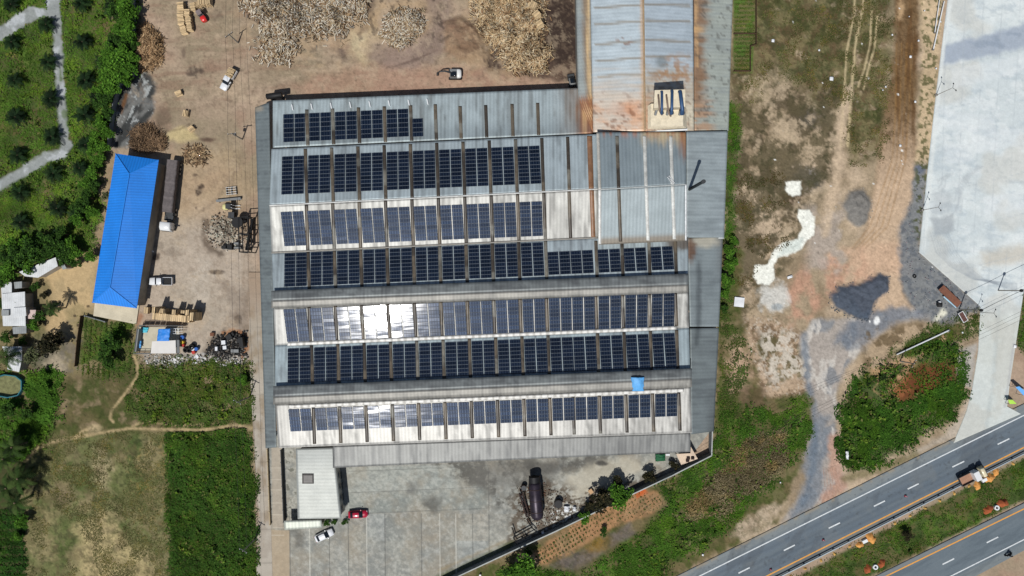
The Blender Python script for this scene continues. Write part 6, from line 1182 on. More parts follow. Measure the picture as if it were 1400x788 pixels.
def tone_cols(tones, wts, N, r, jit=.25): return np.array([alb(*t) for t in tones])[r.choice(len(tones), N, p=np.array(wts)/sum(wts))]*r.uniform(1-jit, 1+jit, (N, 1))
BR_G = ([(76, 114, 36), (62, 98, 30), (96, 136, 46), (46, 76, 25)], [3, 3, 1, 2])
DK_G = ([(56, 86, 32), (46, 72, 28), (72, 104, 40), (34, 54, 24)], [3, 3, 1, 2])
GY_G = ([(96, 104, 70), (78, 84, 56), (120, 120, 90), (60, 64, 42)], [3, 3, 1, 2])
DB_G = ([(52, 52, 34), (40, 40, 28), (74, 66, 44), (30, 30, 22)], [3, 3, 1, 2])
def crown_mesh(seed, tones, n=900, clumps=22, leaf=.34):
    r = np.random.default_rng(seed); cc = r.normal(0, 1, (clumps, 3)); cc /= np.linalg.norm(cc, axis=1)[:, None]; cc *= r.uniform(.25, .95, (clumps, 1))*np.array([1, 1, .75]); cc[:, 2] = np.abs(cc[:, 2])*.9-.15
    rad = r.uniform(.22, .42, clumps); k_ = r.integers(0, clumps, n); d = r.normal(0, 1, (n, 3)); d /= np.linalg.norm(d, axis=1)[:, None]; d[:, 2] = np.abs(d[:, 2])*.9-.1
    C = cc[k_]+d*(rad[k_]*r.uniform(.6, 1.05, n))[:, None]; V, F = leaf_quads(C, r.uniform(leaf*.5, leaf, n)*.5, .55, r)
    cl = r.uniform(.8, 1.2, clumps)[k_][:, None]; c = tone_cols(*tones, n, r)*cl
    return np_mesh('crown', V, F, m_leaf, np.repeat(c, 4, 0)), cc
def trunk_mesh(cc, seed):
    mb = MB(); mb.tube([(0, 0, -1.6), (.03, .02, -.8), (0, .03, -.2), (.02, 0, .25)], [.11, .085, .07, .03], 8)
    for c in cc[::3]: mb.tube([(0, .02, -.5), tuple(c*.5+np.array([0, 0, -.2])), tuple(c*.9)], [.05, .032, .012], 5)
    return mb.mesh('trunk', m_bark)
TREES = {}
for nm, tn in (('bright', BR_G), ('dark', DK_G), ('grey', GY_G), ('bare', DB_G)):
    TREES[nm] = []
    for s_ in range(3): cm, cc = crown_mesh(hash(nm) % 1 + 40+s_+len(nm)*7, tn, 1000 if nm != 'grey' else 600); TREES[nm].append((cm, trunk_mesh(cc, s_)))
def tree(px, py, rpx, kind, label, group=None, name='broadleaf_tree', cat='tree', hf=1.5):
    rr = rpx*S; hh = max(.9, rr*hf); q = P(px, py, hh); i = random.randrange(3); z = min(0, ground_z(px, py))
    t_ = empty(name, (q.x, q.y, z-.05), random.uniform(0, 6.28), label, cat, group); cm, tm = TREES[kind][i]; sc = (rr*random.uniform(.94, 1.1), rr*random.uniform(.94, 1.1), rr)
    zc = hh if hf > 1 else rr*.55
    for nm, me in (('crown', cm), ('trunk', tm)):
        o = link(nm, me, t_, (0, 0, zc)); o.scale = sc
        if nm == 'trunk': o.scale = (rr, rr, zc/1.6)
    return t_
hedge = [(168, 4, 13, 'bright'), (182, 16, 9, 'bright'), (155, 14, 11, 'dark'), (172, 26, 11, 'bright'), (176, 44, 13, 'bright'), (163, 40, 9, 'bright'), (181, 62, 8, 'dark'), (158, 54, 9, 'dark'), (168, 60, 9, 'dark'), (176, 78, 11, 'bright'), (150, 72, 12, 'bright'), (164, 76, 12, 'bright'), (180, 96, 9, 'dark'), (152, 90, 13, 'bright'), (168, 94, 13, 'bright'), (140, 86, 9, 'dark'), (158, 108, 13, 'bright'), (172, 110, 8, 'bright'), (143, 106, 10, 'bright'), (150, 122, 11, 'bright'), (136, 122, 9, 'bright'), (146, 138, 10, 'dark'), (134, 140, 9, 'dark'), (147, 154, 9, 'dark'), (138, 168, 10, 'bright'), (146, 182, 8, 'bright'), (130, 186, 9, 'bright'), (138, 200, 9, 'bright'), (124, 204, 8, 'bright'), (134, 218, 8, 'bright'), (126, 234, 9, 'bright'), (116, 250, 9, 'bright'), (128, 254, 8, 'dark'), (118, 270, 10, 'dark'), (108, 284, 10, 'dark'), (123, 290, 8, 'bright'), (104, 300, 8, 'bright'), (145, 268, 7, 'grey')]
for i, (x, y, r_, k_) in enumerate(hedge): tree(x, y, r_*1.12, k_, '%s tree in the hedge along the log yard, %s from the top' % ('dark green' if k_ == 'dark' else ('grey green' if k_ == 'grey' else 'bright green'), ORD[i] if i < 30 else 'number %d' % (i+1)), 'hedge trees along the log yard')
wood = [(10, 372, 14, 'bright'), (4, 350, 13, 'dark'), (24, 350, 13, 'dark'), (44, 342, 14, 'dark'), (62, 350, 11, 'dark'), (36, 362, 12, 'bright'), (18, 338, 11, 'bright'), (70, 336, 12, 'dark'), (84, 344, 11, 'dark'), (94, 334, 10, 'bright'), (90, 354, 9, 'dark'), (56, 330, 10, 'dark'), (102, 346, 9, 'bright'), (34, 332, 9, 'bright'), (2, 384, 9, 'dark'), (124, 350, 8, 'bright'), (104, 360, 7, 'dark'), (82, 320, 10, 'dark')]
for i, (x, y, r_, k_) in enumerate(wood): tree(x, y, r_*1.1, k_, '%s tree in the small wood above the white houses, %s from the left' % ('dark' if k_ == 'dark' else 'bright green', ORD[sorted(wood).index((x, y, r_, k_))]), 'trees of the small wood')
lone = [(25, 411, 9, 'bright', 'bright tree growing against the white metal house'), (47, 392, 7, 'dark', 'dark tree right of the grey hut'), (52, 432, 9, 'dark', 'dark tree beside the pinkish hut roof'), (45, 446, 9, 'bright', 'bright tree below the pinkish hut roof'), (66, 424, 9, 'bare', 'dark feathery tree on the sand right of the houses'), (60, 404, 6, 'bare', 'small dark tree on the sand right of the houses'), (65, 474, 16, 'bare', 'wide dark scrubby tree below the sandy yard'), (44, 488, 14, 'grey', 'grey green thin tree right of the lower white roof'), (78, 464, 10, 'bare', 'dark bush at the lower end of the sandy yard'), (2, 415, 7, 'dark', 'dark tree at the left edge beside the white house'), (8, 462, 9, 'dark', 'dark tree between the two white roofs'), (30, 466, 6, 'dark', 'small dark tree below the grey hut roof'),
    (848, 679, 16, 'bright', 'bright green tree overhanging the south wall'), (824, 684, 16, 'bare', 'dark bronze tree beside the bright tree at the south wall'), (846, 662, 10, 'bare', 'dark bare tree just above the bright tree'), (806, 692, 8, 'bare', 'dark bush inside the wall left of the bronze tree'), (887, 652, 10, 'bare', 'thin dark tree between the green tarpaulin and the wall'), (922, 636, 7, 'bare', 'small dark tree beside the beige shed roof'), (716, 778, 18, 'bright', 'large green bush at the bottom edge below the wall'), (700, 784, 12, 'dark', 'dark green bush left of the large bush at the bottom edge'), (722, 755, 6, 'dark', 'small dark shrub at the garden corner'), (800, 708, 9, 'bright', 'bright creeper growing over the south wall'), (826, 728, 6, 'dark', 'dark shrub at the edge of the muddy pool'),
    (997, 344, 10, 'bright', 'upper bush of the row beside the factory east wall'), (1000, 364, 11, 'bright', 'large bush of the row beside the factory east wall'), (994, 384, 11, 'bright', 'third bush of the row beside the factory east wall'), (1003, 330, 7, 'bright', 'topmost small bush beside the factory east wall'), (990, 402, 8, 'bright', 'fourth bush of the row beside the factory east wall'), (990, 422, 7, 'dark', 'lowest bush of the row beside the factory east wall'),
    (446, 715, 5, 'dark', 'dark round shrub right of the porch roof'), (457, 714, 4.5, 'dark', 'middle shrub between the office and the white car'), (471, 714, 4.5, 'dark', 'shrub nearest the red car'), (148, 470, 14, 'dark', 'dark bush in the bean plot below the blue shed'), (146, 492, 13, 'dark', 'lower dark bush in the bean plot'), (158, 456, 8, 'bright', 'green bush at the top of the bean plot'), (152, 478, 8, 'bare', 'brownish bush in the bean plot'), (333, 684, 5, 'bright', 'yellow green shrub at the lane edge'), (331, 520, 8, 'bright', 'green bush beside the lane above the foot path'), (20, 598, 9, 'bright', 'bright tree above the coconut palms'), (10, 560, 11, 'dark', 'large dark tree at the left edge above the palms'), (36, 565, 9, 'dark', 'smaller dark tree right of the large left edge tree'), (60, 530, 7, 'bright', 'bright bush right of the teal fenced pond'), (58, 512, 8, 'bright', 'bush above right of the teal fenced pond'), (30, 715, 9, 'bright', 'bright bush below the coconut palms'), (22, 735, 8, 'bright', 'small bright bush at the lower left corner'), (1246, 756, 3, 'dark', 'tiny dark shrub on the median'), (1241, 731, 8, 'bare', 'dry brown bush on the median')]
for x, y, r_, k_, lb in lone: tree(x, y, r_, k_, lb, None, 'shrub' if r_ < 9 else 'broadleaf_tree', 'shrub' if r_ < 9 else 'tree', 1.1 if r_ < 9 else 1.4)
# palms
def frond_mesh(seed, nf, leaflets, L_, tones, droop, wl):
    r = np.random.default_rng(seed); VV = []; CC = []
    for f in range(nf):
        yaw = 2*math.pi*(f*.382+r.uniform(-.03, .03)); el = r.uniform(.05, .55) if f < nf*.7 else r.uniform(.7, 1.2); ll = L_*r.uniform(.75, 1.08)*(.72 if el > .8 else 1); pts = []
        d0 = np.array([math.cos(yaw), math.sin(yaw), 0]); p = np.array([0, 0, 0.]); ang = el
        for i in range(leaflets+1):
            pts.append(p.copy()); p = p+(d0*math.cos(ang)+np.array([0, 0, math.sin(ang)]))*ll/leaflets; ang -= droop/leaflets*(1+i*.1)
        s_ = np.array([-math.sin(yaw), math.cos(yaw), 0]); col_ = tone_cols(*tones, 1, r)[0]
        for i in range(leaflets):
            q = pts[i]; t = pts[i+1]-pts[i]; t_ = t/np.linalg.norm(t); wd = wl*math.sin(math.pi*(.15+.85*i/leaflets)**.8)+.05
            for sd in (-1, 1):
                tip = q+t_*wd*.75+s_*sd*wd+np.array([0, 0, -.22*wd]); VV += [q, q+t*.8, tip+t_*.06, tip-t_*.05]; CC += [col_*r.uniform(.8, 1.2)]*4
    V = np.array(VV); return np_mesh('fronds', V, np.arange(len(V)).reshape(-1, 4), m_leaf, np.array(CC))
PALMT = ([(34, 54, 30), (26, 42, 25), (48, 70, 38), (20, 30, 19)], [3, 3, 1, 2])
OILP = [frond_mesh(60+i, 19, 10, 2.55, PALMT, .95, .36) for i in range(3)]; COCO = [frond_mesh(70+i, 18, 13, 4.2, ([(50, 70, 32), (36, 50, 25), (70, 88, 44)], [3, 3, 1]), 1.2, .52) for i in range(2)]
mb = MB(); mb.tube([(0, 0, -1), (0, 0, -.4), (0, 0, .12)], [.28, .32, .2], 9); m_ptr = mb.mesh('trunk', m_bark)
oil = [[(14, 6, 1), (15, 57, 1.05), (19, 110, 1), (20, 160, 1.25), (23, 212, 1.15), (26, 264, 1.1), (27, 304, 1.15)], [(62, 33, 1.1), (65, 85, 1.05), (68, 135, 1.2), (70, 187, 1.2), (72, 237, 1.15), (77, 285, 1.15), (79, 320, .9)], [(110, 4, 1.1), (112, 57, 1.1), (116, 110, 1.2), (115, 157, 1.2), (116, 198, 1.1), (108, 230, 1.05), (103, 292, 1.05)], [(153, 12, 1.2), (155, 58, 1.2), (140, 86, .95), (131, 134, .9), (139, 165, .95)]]
cn = ['leftmost palm column', 'second palm column from the left', 'third palm column from the left', 'palm column beside the hedge']
for ci, cl_ in enumerate(oil):
    for i, (x, y, sc) in enumerate(cl_):
        q = P(x, y, 1.6); t_ = empty('oil_palm', (q.x, q.y, -.1), random.uniform(0, 6.28), 'dark oil palm, %s from the top in the %s' % (ORD[i], cn[ci]), 'palm', 'oil palms of the grove')
        o = link('crown', OILP[(i+ci) % 3], t_, (0, 0, 1.6)); o.scale = (sc, sc, sc); o = link('trunk', m_ptr, t_, (0, 0, 1.5)); o.scale = (sc, sc, 1.5)
for x, y, sc, lb in [(16, 612, 1.0, 'topmost'), (4, 628, .9, 'leftmost'), (24, 655, 1.1, 'third from the top'), (8, 668, 1.0, 'fourth from the top'), (20, 688, 1.05, 'lowest'), (8, 488, .9, 'beside the lower white roof'), (68, 422, .65, 'on the sandy yard')]:
    q = P(x, y, 5.5); t_ = empty('coconut_palm', (q.x, q.y, -.1), random.uniform(0, 6.28), 'tall coconut palm with drooping fronds, %s' % (lb+' of the left edge group' if y > 600 else lb), 'palm', 'coconut palms')
    o = link('crown', COCO[int(x) % 2], t_, (0, 0, 5.3)); o.scale = (sc,)*3; o = link('trunk', m_ptr, t_, (0, 0, 5.2)); o.scale = (sc*.8, sc*.8, 5.2)
# undergrowth and grass
def cover(name, fn, bx, n, hmax, size, tones, seed, tilt=.5, csc=7, label=None):
    tilt *= .75; X, Y, m, r = in_mask(fn, bx, n, seed); N = len(X); cl = fbm(X, Y, csc, 4, seed); big = fbm(X, Y, csc*4, 3, seed+2); h = hmax*np.clip((cl-.28)*2.4, .05, 1.3)*r.uniform(.35, 1, N)*(.4+1.2*big)+ground_height(X, Y)+.06
    C = np.stack([(X-700)*S, -(Y-394)*S, h], -1); sz = r.uniform(size*.6, size*1.25, N); V, F = leaf_quads(C, sz, tilt, r, 1.7)
    c = tone_cols(*tones, N, r, .13)*(.42+.9*big)[:, None]
    yel = contrast(fbm(X, Y, csc*2.5, 4, seed+4), .42, .7)[:, None]; c = c*(1-yel*.5)+c*np.array([1.75, 1.45, .9])*yel*.5
    return tag(link(name, np_mesh(name, V, F, m_leaf, np.repeat(c, 4, 0))), label, 'undergrowth' if label else None, None, 'stuff')
foot = lambda X, Y: 1-np.maximum(lmask(X, Y, [(34, 632), (50, 614), (75, 604), (110, 597), (150, 590), (180, 586), (240, 588), (280, 588), (318, 582), (346, 584)], 6.5, 1.2), lmask(X, Y, [(183, 488), (188, 500), (187, 515), (176, 532), (165, 545), (152, 562), (150, 578)], 6, 1.2))
def gm(key, f=4, wob=6, extra=None):
    def fn(X, Y):
        m = foot(X, Y)*pmask(X, Y, GREEN_AREAS[key], f*2.6, wob*1.8, 14)*((.5 if key in ('weedfield', 'grove') else .14)+(.5 if key in ('weedfield', 'grove') else .86)*contrast(fbm(X, Y, 17, 6, 5, .66), .4, .58))
        return m*extra(X, Y) if extra else m
    return fn
UG = ([(70, 106, 34), (62, 96, 30), (84, 120, 42), (52, 82, 28)], [4, 3, 1.5, 1.5]); UG2 = ([(74, 98, 40), (64, 86, 36), (88, 110, 50), (98, 96, 60)], [4, 3, 1.5, 1.5]); GR = ([(84, 118, 42), (76, 108, 38), (96, 126, 50), (100, 108, 58)], [4, 3, 1.5, 1])
track = lambda X, Y: 1-np.maximum.reduce([pmask(X, Y, [(-90, 60), (0, 36), (20, 22), (40, 8), (62, 12), (66, -90), (84, -90), (82, 24), (76, 26), (60, 22), (42, 30), (18, 46), (0, 56), (-90, 90)], 2, 2), lmask(X, Y, [(76, 16), (78, 50), (81, 90), (82, 125), (85, 160), (88, 200)], 15, 2), lmask(X, Y, [(92, 198), (84, 210), (60, 216), (34, 234), (0, 252), (-60, 285)], 17, 2)])
cover('grass', gm('grove', 4, 6, lambda X, Y: track(X, Y)*(.25+.75*contrast(fbm(X, Y, 12, 4, 6), .35, .6))), (-40, -40, 195, 395), 42500, 0.28, 0.24, GR, 81, .55, 7, 'rough grass of the palm grove')
cover('weeds', gm('weedfield', 4, 6), (225, 580, 356, 830), 42500, 0.62, 0.24, ([(58, 90, 32), (50, 80, 28), (70, 102, 38), (44, 64, 26), (84, 84, 50)], [4, 3, 1.5, 1.5, .5]), 82, .5, 8, 'dense green weeds between the dry field and the lane')
cover('scrub', gm('scrub', 6, 8, lambda X, Y: .25+.75*contrast(fbm(X, Y, 12, 4, 3), .4, .58)), (170, 485, 350, 590), 20000, 0.56, 0.22, UG2, 83, .55, 8, 'patchy green scrub below the open pen')
cover('undergrowth', gm('sidegreen', 5, 8, lambda X, Y: 1-pmask(X, Y, [(-5, 510), (36, 510), (36, 545), (-5, 547)], 2)), (-40, 490, 90, 650), 17500, 0.81, 0.28, UG, 84, .5, 8, 'lush green undergrowth at the left edge')
cover('plot_plants', gm('plot', 4, 5, lambda X, Y: contrast(np.sin(X*.9+Y*.05)*.5+.5, .5, .9)*.55+.1), (105, 428, 192, 528), 8750, 0.37, 0.20, UG2, 85, .5, 6, 'rows of bean plants in the plot below the blue shed')
sw_f = lambda X, Y: (1-pmask(X, Y, [(722, 768), (768, 722), (832, 688), (900, 668), (915, 690), (872, 734), (790, 786), (740, 780)], 5))*(1-.85*pmask(X, Y, [(985, 640), (1020, 600), (1072, 590), (1080, 630), (1050, 660), (940, 710), (935, 690)], 8))*(1-pmask(X, Y, [(600, 700), (760, 724), (867, 673), (973, 618), (973, 560), (700, 560)], 2))
cover('undergrowth', gm('southweeds', 4, 7, sw_f), (640, 540, 1115, 840), 58000, .42, .22, UG, 86, .5, 9, 'green undergrowth between the south wall and the highway')
cover('dry_scrub', lambda X, Y: pmask(X, Y, [(985, 640), (1020, 600), (1072, 590), (1080, 630), (1050, 660), (1000, 700), (940, 708), (938, 690)], 8, 6), (930, 580, 1090, 715), 11250, 0.50, 0.21, ([(124, 112, 84), (104, 92, 66), (146, 134, 104), (76, 72, 46)], [4, 3, 2, 2]), 87, .6, 7, 'dry brown scrub beside the green undergrowth')
cover('undergrowth', gm('triangle', 5, 8, lambda X, Y: 1-.9*pmask(X, Y, [(1180, 500), (1250, 478), (1310, 484), (1314, 524), (1272, 540), (1225, 556), (1192, 565), (1176, 535)], 8, 8, 12)), (1140, 465, 1330, 650), 36000, .55, .24, ([(60, 96, 30), (50, 82, 26), (74, 112, 36), (38, 62, 22)], [4, 3, 1.2, 1.6]), 88, .5, 9, 'dark green undergrowth between the dirt road and the driveway')
cover('grass', gm('triangletop', 5, 6, lambda X, Y: .2+.8*contrast(fbm(X, Y, 10, 4, 3), .42, .58)), (1210, 420, 1348, 500), 7500, 0.31, 0.20, UG2, 89, .5, 7, 'grass strip beside the white pole')
rc = lambda X, Y: sstep(1, 4, Y-(788-.5045*(X-1065)))*sstep(1, 4, (688-.4926*(X-1400))-Y)
cover('grass', gm('median', 3, 3, lambda X, Y: rc(X, Y)*(.35+.65*contrast(fbm(X, Y, 10, 4, 3), .4, .58))), (1060, 590, 1450, 830), 22500, 0.25, 0.21, ([(66, 96, 32), (54, 82, 28), (88, 112, 44), (96, 92, 56)], [4, 3, 1.5, 1.3]), 90, .5, 7, 'grass of the highway median')
cover('grass', gm('eastedge', 3, 4), (1388, 380, 1470, 510), 3125, 0.37, 0.22, UG, 91, .5, 7, 'green verge at the right edge')
cover('undergrowth', gm('backedge', 3, 4, lambda X, Y: .2+.8*contrast(fbm(X, Y, 14, 3, 5), .42, .55)), (985, 135, 1018, 345), 3200, .3, .2, UG, 92, .5, 7, 'narrow green strip along the east wall of the works')
cover('undergrowth', lambda X, Y: pmask(X, Y, [(984, 400), (1004, 410), (1000, 440), (1030, 480), (1020, 520), (1000, 560), (986, 640), (978, 600), (984, 480)], 4, 6)*contrast(fbm(X, Y, 12, 4, 2), .36, .55), (972, 395, 1038, 645), 4500, .3, .2, UG2, 93, .5, 8, 'green strip below the bushes at the east wall')
cover('grass', lambda X, Y: pmask(X, Y, [(1006, -40), (1225, -40), (1218, 60), (1210, 215), (1165, 225), (1155, 150), (1110, 130), (1060, 90), (1008, 160)], 10, 12)*contrast(fbm(X, Y, 14, 4, 3), .46, .62)*.8, (1004, -40, 1228, 228), 17500, .07, .18, ([(88, 92, 50), (72, 80, 40), (104, 100, 66), (112, 96, 68)], [3, 3, 2, 2]), 94, .6, 6, 'thin olive grass on the upper waste ground')
cover('grass', lambda X, Y: pmask(X, Y, [(40, 600), (110, 592), (228, 594), (230, 700), (240, 830), (36, 830), (38, 700)], 6)*contrast(1-fbm(X, Y, 24, 4, 7), .44, .6)*.8, (34, 590, 244, 830), 21250, .06, .16, ([(112, 110, 70), (96, 98, 56), (134, 124, 84), (78, 86, 44)], [3, 3, 2, 2]), 95, .6, 6, 'thin dry grass of the fallow field')
cover('dry_scrub', lambda X, Y: pmask(X, Y, [(1030, 220), (1070, 240), (1085, 330), (1040, 350), (1012, 400), (1005, 300), (1010, 230)], 8, 9)*contrast(fbm(X, Y, 12, 4, 3), .48, .6), (1004, 215, 1092, 405), 4375, .12, .18, ([(96, 84, 58), (80, 72, 46), (76, 84, 44)], [3, 2, 2]), 96, .6, 6, 'brown scrub on the waste ground east of the works')
cover('undergrowth', lambda X, Y: pmask(X, Y, [(-40, 700), (34, 700), (36, 830), (-40, 830)], 4, 4)*(.35+.65*(np.cos(Y*.55) > -.2)), (-40, 695, 42, 830), 9000, .7, .26, ([(48, 84, 30), (40, 70, 26), (62, 100, 36)], [4, 3, 1]), 99, .5, 6, 'dark green planted rows in the lower left corner')
tall = lambda key, sc, lo, hi: (lambda X, Y: foot(X, Y)*pmask(X, Y, GREEN_AREAS[key], 5, 8, 12)*contrast(fbm(X, Y, sc, 5, 7, .62), lo, hi))
MIX = ([(92, 118, 46), (44, 66, 26), (76, 104, 36), (112, 112, 66)], [3, 3, 3, 1])
cover('tall_weeds', tall('weedfield', 11, .6, .66), (225, 580, 356, 830), 3000, 1.0, .42, MIX, 101, .9, 6, 'taller weed clumps standing in the green weed field')
cover('tall_weeds', lambda X, Y: tall('southweeds', 12, .58, .66)(X, Y)*sw_f(X, Y), (640, 540, 1115, 840), 6000, 1.0, .42, MIX, 102, .9, 6, 'taller weed clumps between the south wall and the highway')
cover('tall_weeds', tall('triangle', 11, .56, .64), (1140, 465, 1330, 650), 3600, 1.3, .45, MIX, 103, .9, 6, 'taller weed clumps between the dirt road and the driveway')
cover('tall_weeds', lambda X, Y: tall('grove', 12, .6, .66)(X, Y)*track(X, Y), (-40, -40, 195, 395), 4000, .8, .4, MIX, 104, .9, 6, 'taller weed clumps among the oil palms')
cover('tall_weeds', tall('scrub', 10, .56, .64), (170, 485, 350, 590), 3000, .9, .38, MIX, 105, .9, 6, 'taller weed clumps in the scrub below the open pen')
# kitchen garden: low plants in rows, one mass
def rows_fn(X, Y):
    u = (X-722)*.87-(Y-762)*.5; v = (X-722)*.5+(Y-762)*.87
    return pmask(X, Y, [(726, 762), (774, 727), (834, 693), (862, 674), (893, 676), (908, 688), (892, 700), (836, 718), (778, 754), (742, 772)], 2)*(np.cos(u*1.25) > .1)*(np.cos(v*1.1) > -.3)*np.where(X > 800, .45, 1.0)
cover('vegetable_rows', rows_fn, (720, 665, 914, 780), 6500, 0.22, 0.17, ([(60, 84, 36), (78, 104, 44), (48, 64, 34)], [3, 2, 2]), 97, .5, 5, 'rows of vegetables in the orange garden soil')
cover('vegetable_rows', lambda X, Y: pmask(X, Y, [(1005, -40), (1030, -40), (1030, 44), (1026, 98), (1005, 98)], 1.5)*(np.cos(Y*1.05) > 0)*.8, (1003, -40, 1034, 100), 3250, 0.19, 0.17, ([(84, 104, 48), (66, 88, 38), (110, 116, 70)], [3, 2, 1]), 98, .5, 5, 'green bed rows of the allotment beside the hall')
# ------------------------------------------------------------------ houses at the left edge
m_wt = M('white_sheet_roof', (214, 216, 216), rough=.6, metal=.1, var=.14, scale=.5, fine=.08, rib='X', ribstep=.5, ribamp=.1); m_gt = M('grey_sheet_roof', (150, 154, 154), rough=.6, metal=.15, var=.2, scale=.6, rib='X', ribstep=.5, ribamp=.12); m_pk = M('pinkish_sheet_roof', (206, 184, 176), rough=.7, var=.15, scale=.6)
def hut(name, px, py, label, panels, h=2.8, cat='house'):
    t_ = base(name, px, py, label, cat); allp = []
    for i, (pts, m_, dh) in enumerate(panels):
        mb = MB(); q = [P(x, y, h+dh+.25*(j in (1, 2))) for j, (x, y) in enumerate(pts)][::-1]; mb.slab(q, .06); mb.build('roof_sheet', m_, t_); c_ = sum(q, Vector())/len(q)
        w2 = MB(); iq = [c_+(p-c_)*.9 for p in q]
        for a, b in zip(iq, iq[1:]+iq[:1]): w2.add([(a.x, a.y, a.z-.1), (b.x, b.y, b.z-.1), (b.x, b.y, -.1), (a.x, a.y, -.1)], [(0, 1, 2, 3)])
        w2.build('wall', MATS['shed_wall'], t_)
    return t_
hut('metal_house', 20, 425, 'white metal roofed house with patched sheets at the left edge', [([(2, 402), (34, 399), (35, 446), (4, 446)], m_wt, 0), ([(18, 421), (35, 420), (36, 432), (18, 434)], m_wt, .35), ([(2, 424), (12, 424), (12, 432), (2, 432)], m_gt, .3)])
hut('hut', 8, 394, 'small white roofed hut above the metal house', [([(1, 388), (16, 386), (16, 401), (2, 402)], m_wt, -.3)], cat='hut'); hut('hut', 25, 390, 'small grey roofed hut right of the white hut', [([(19, 386), (30, 385), (30, 394), (20, 395)], m_gt, -.4)], cat='hut')
hut('hut', 27, 452, 'grey roofed annex below the white metal house', [([(17, 447.5), (36, 446), (36, 456), (18, 457)], m_gt, -.4)], cat='hut'); hut('hut', 43, 430, 'pinkish roofed hut right of the white metal house', [([(36, 424), (49, 424), (48, 436), (36, 436)], m_pk, -.5)], cat='hut')
hut('house', 17, 490, 'white roofed house with slanted lower edge beside a palm', [([(3, 474), (30, 474), (30, 492), (26, 509), (10, 505), (10, 492)], m_wt, 0)])
hut('long_shed', 62, 366, 'narrow pale roofed shed slanting under the dark trees', [([(26, 372), (76, 352), (79, 364), (52, 380), (34, 378)], m_wt, -.3), ([(77, 352), (82, 352), (91, 367), (86, 369)], m_gt, -.5)], cat='shed')
pn = base('pond_pen', 17, 528, 'dry grass pen ringed by a teal plastic fence', 'pen')
rp = [(-3, 516), (10, 512), (25, 514), (33, 520), (33, 532), (28, 540), (14, 543), (-3, 540)]
for (x0, y0), (x1, y1) in zip(rp[:-1], rp[1:]):
    a, b = P(x0, y0), P(x1, y1); mb = MB(); mb.box(((a.x+b.x)/2, (a.y+b.y)/2, .5), ((b-a).length, .22, 1.0), rz=math.atan2((b-a).y, (b-a).x)); mb.build('fence_sheet', M('teal_plastic', (40, 112, 124), rough=.5, var=.2), pn)
mb = MB(); mb.slab([P(x, y, .03) for x, y in rp][::-1], .1); mb.build('dry_floor', M('dry_straw', (120, 120, 82), rough=.95, var=.35, scale=1.2, fine=.2), pn)
def lowwall(name, pts, h, th, m_, label, cat='wall'):
    t_ = base(name, pts[0][0], pts[0][1], label, cat)
    for (x0, y0), (x1, y1) in zip(pts[:-1], pts[1:]):
        a, b = P(x0, y0), P(x1, y1); an = math.atan2((b-a).y, (b-a).x); mb = MB(); mb.box(((a.x+b.x)/2, (a.y+b.y)/2, h/2-.05), ((b-a).length, th, h), rz=an); mb.build('panel', m_, t_)
        n = max(2, int((b-a).length/2.5))
        for i in range(n+1): q = a+(b-a)*i/n; mb = MB(); mb.box((q.x, q.y, h/2), (th*1.7, th*1.7, h+.12), rz=an); mb.build('post', m_, t_)
    return t_
lowwall('low_fence', [(114, 432), (109, 466), (106, 500)], 1.2, .1, MATS['dark_wood'], 'dark low fence between the sandy yard and the bean plot', 'fence'); lowwall('low_wall', [(119, 432), (146, 440)], .9, .16, MATS['grey_block_wall'], 'short dark wall left of the pale terrace')
lowwall('boundary_wall', [(184, -40), (186, 60), (184, 104), (166, 118), (158, 150), (152, 200)], 1.6, .15, MATS['grey_block_wall'], 'grey wall between the hedge trees and the log yard')
lowwall('lane_wall', [(366.5, 614), (370.5, 716)], .9, .14, M('lane_wall_cream', (190, 172, 140), rough=.9, var=.15), 'low cream wall along the lane below the works'); lowwall('lane_wall', [(386.5, 614), (390.5, 711)], 1.6, .12, MATS['dark_steel'], 'dark fence beside the rough strip left of the office', 'fence')
lowwall('garden_fence', [(1033, -30), (1033, 62), (1025, 64), (1025, 98), (1003, 98)], .8, .06, MATS['dark_wood'], 'thin dark fence round the allotment beside the hall', 'fence'); lowwall('garden_fence', [(1003, 47), (1032, 47)], .7, .06, MATS['dark_wood'], 'cross fence in the middle of the allotment', 'fence')
# ------------------------------------------------------------------ poles, lamps, cables
m_pole = M('concrete_pole', (150, 146, 138), rough=.85, var=.15); m_wire = M('wire', (40, 40, 42), rough=.7, var=.05)
def upole(px, py, h, arm, label, group='power poles', lampn=0):
    q = P(px, py); t_ = empty('power_pole', (q.x, q.y, -.1), R(arm), label, 'power pole', group); mb = MB(); mb.tube([(0, 0, 0), (0, 0, h+.1)], [.16, .11], 8); mb.build('shaft', m_pole, t_)
    mb = MB(); mb.box((0, 0, h-.3), (2.0, .12, .14)); mb.build('crossarm', m_dark, t_)
    for x in (-.85, 0, .85): mb = MB(); mb.tube([(x, 0, h-.22), (x, 0, h+.05)], .06, 6); mb.build('insulator', m_whitem, t_)
    return Vector((q.x, q.y, h))
p1_ = upole(325.5, 58.6, 5.4, 35, 'power pole in the log yard right of the forklift'); p2_ = upole(331.3, 190.7, 6.2, 8, 'power pole near the north west corner of the factory'); p3_ = upole(341.4, 543, 7.4, -28, 'power pole beside the lane above the foot path'); p4_ = upole(349, 737, 7.4, -30, 'power pole beside the lane near the bottom edge'); p5_ = upole(1231, 494, 5.6, 60, 'power pole standing over the long white pole')
q = P(331.3, 190.7); mb = MB(); mb.box((q.x-.3, q.y+.3, 3.6), (.5, .4, .8)); mb.tube([(q.x-.3, q.y+.1, 3.6), (q.x, q.y, 3.6)], .06, 5); tag(mb.build('transformer', m_grey), 'grey transformer box on the pole near the factory corner', 'transformer')
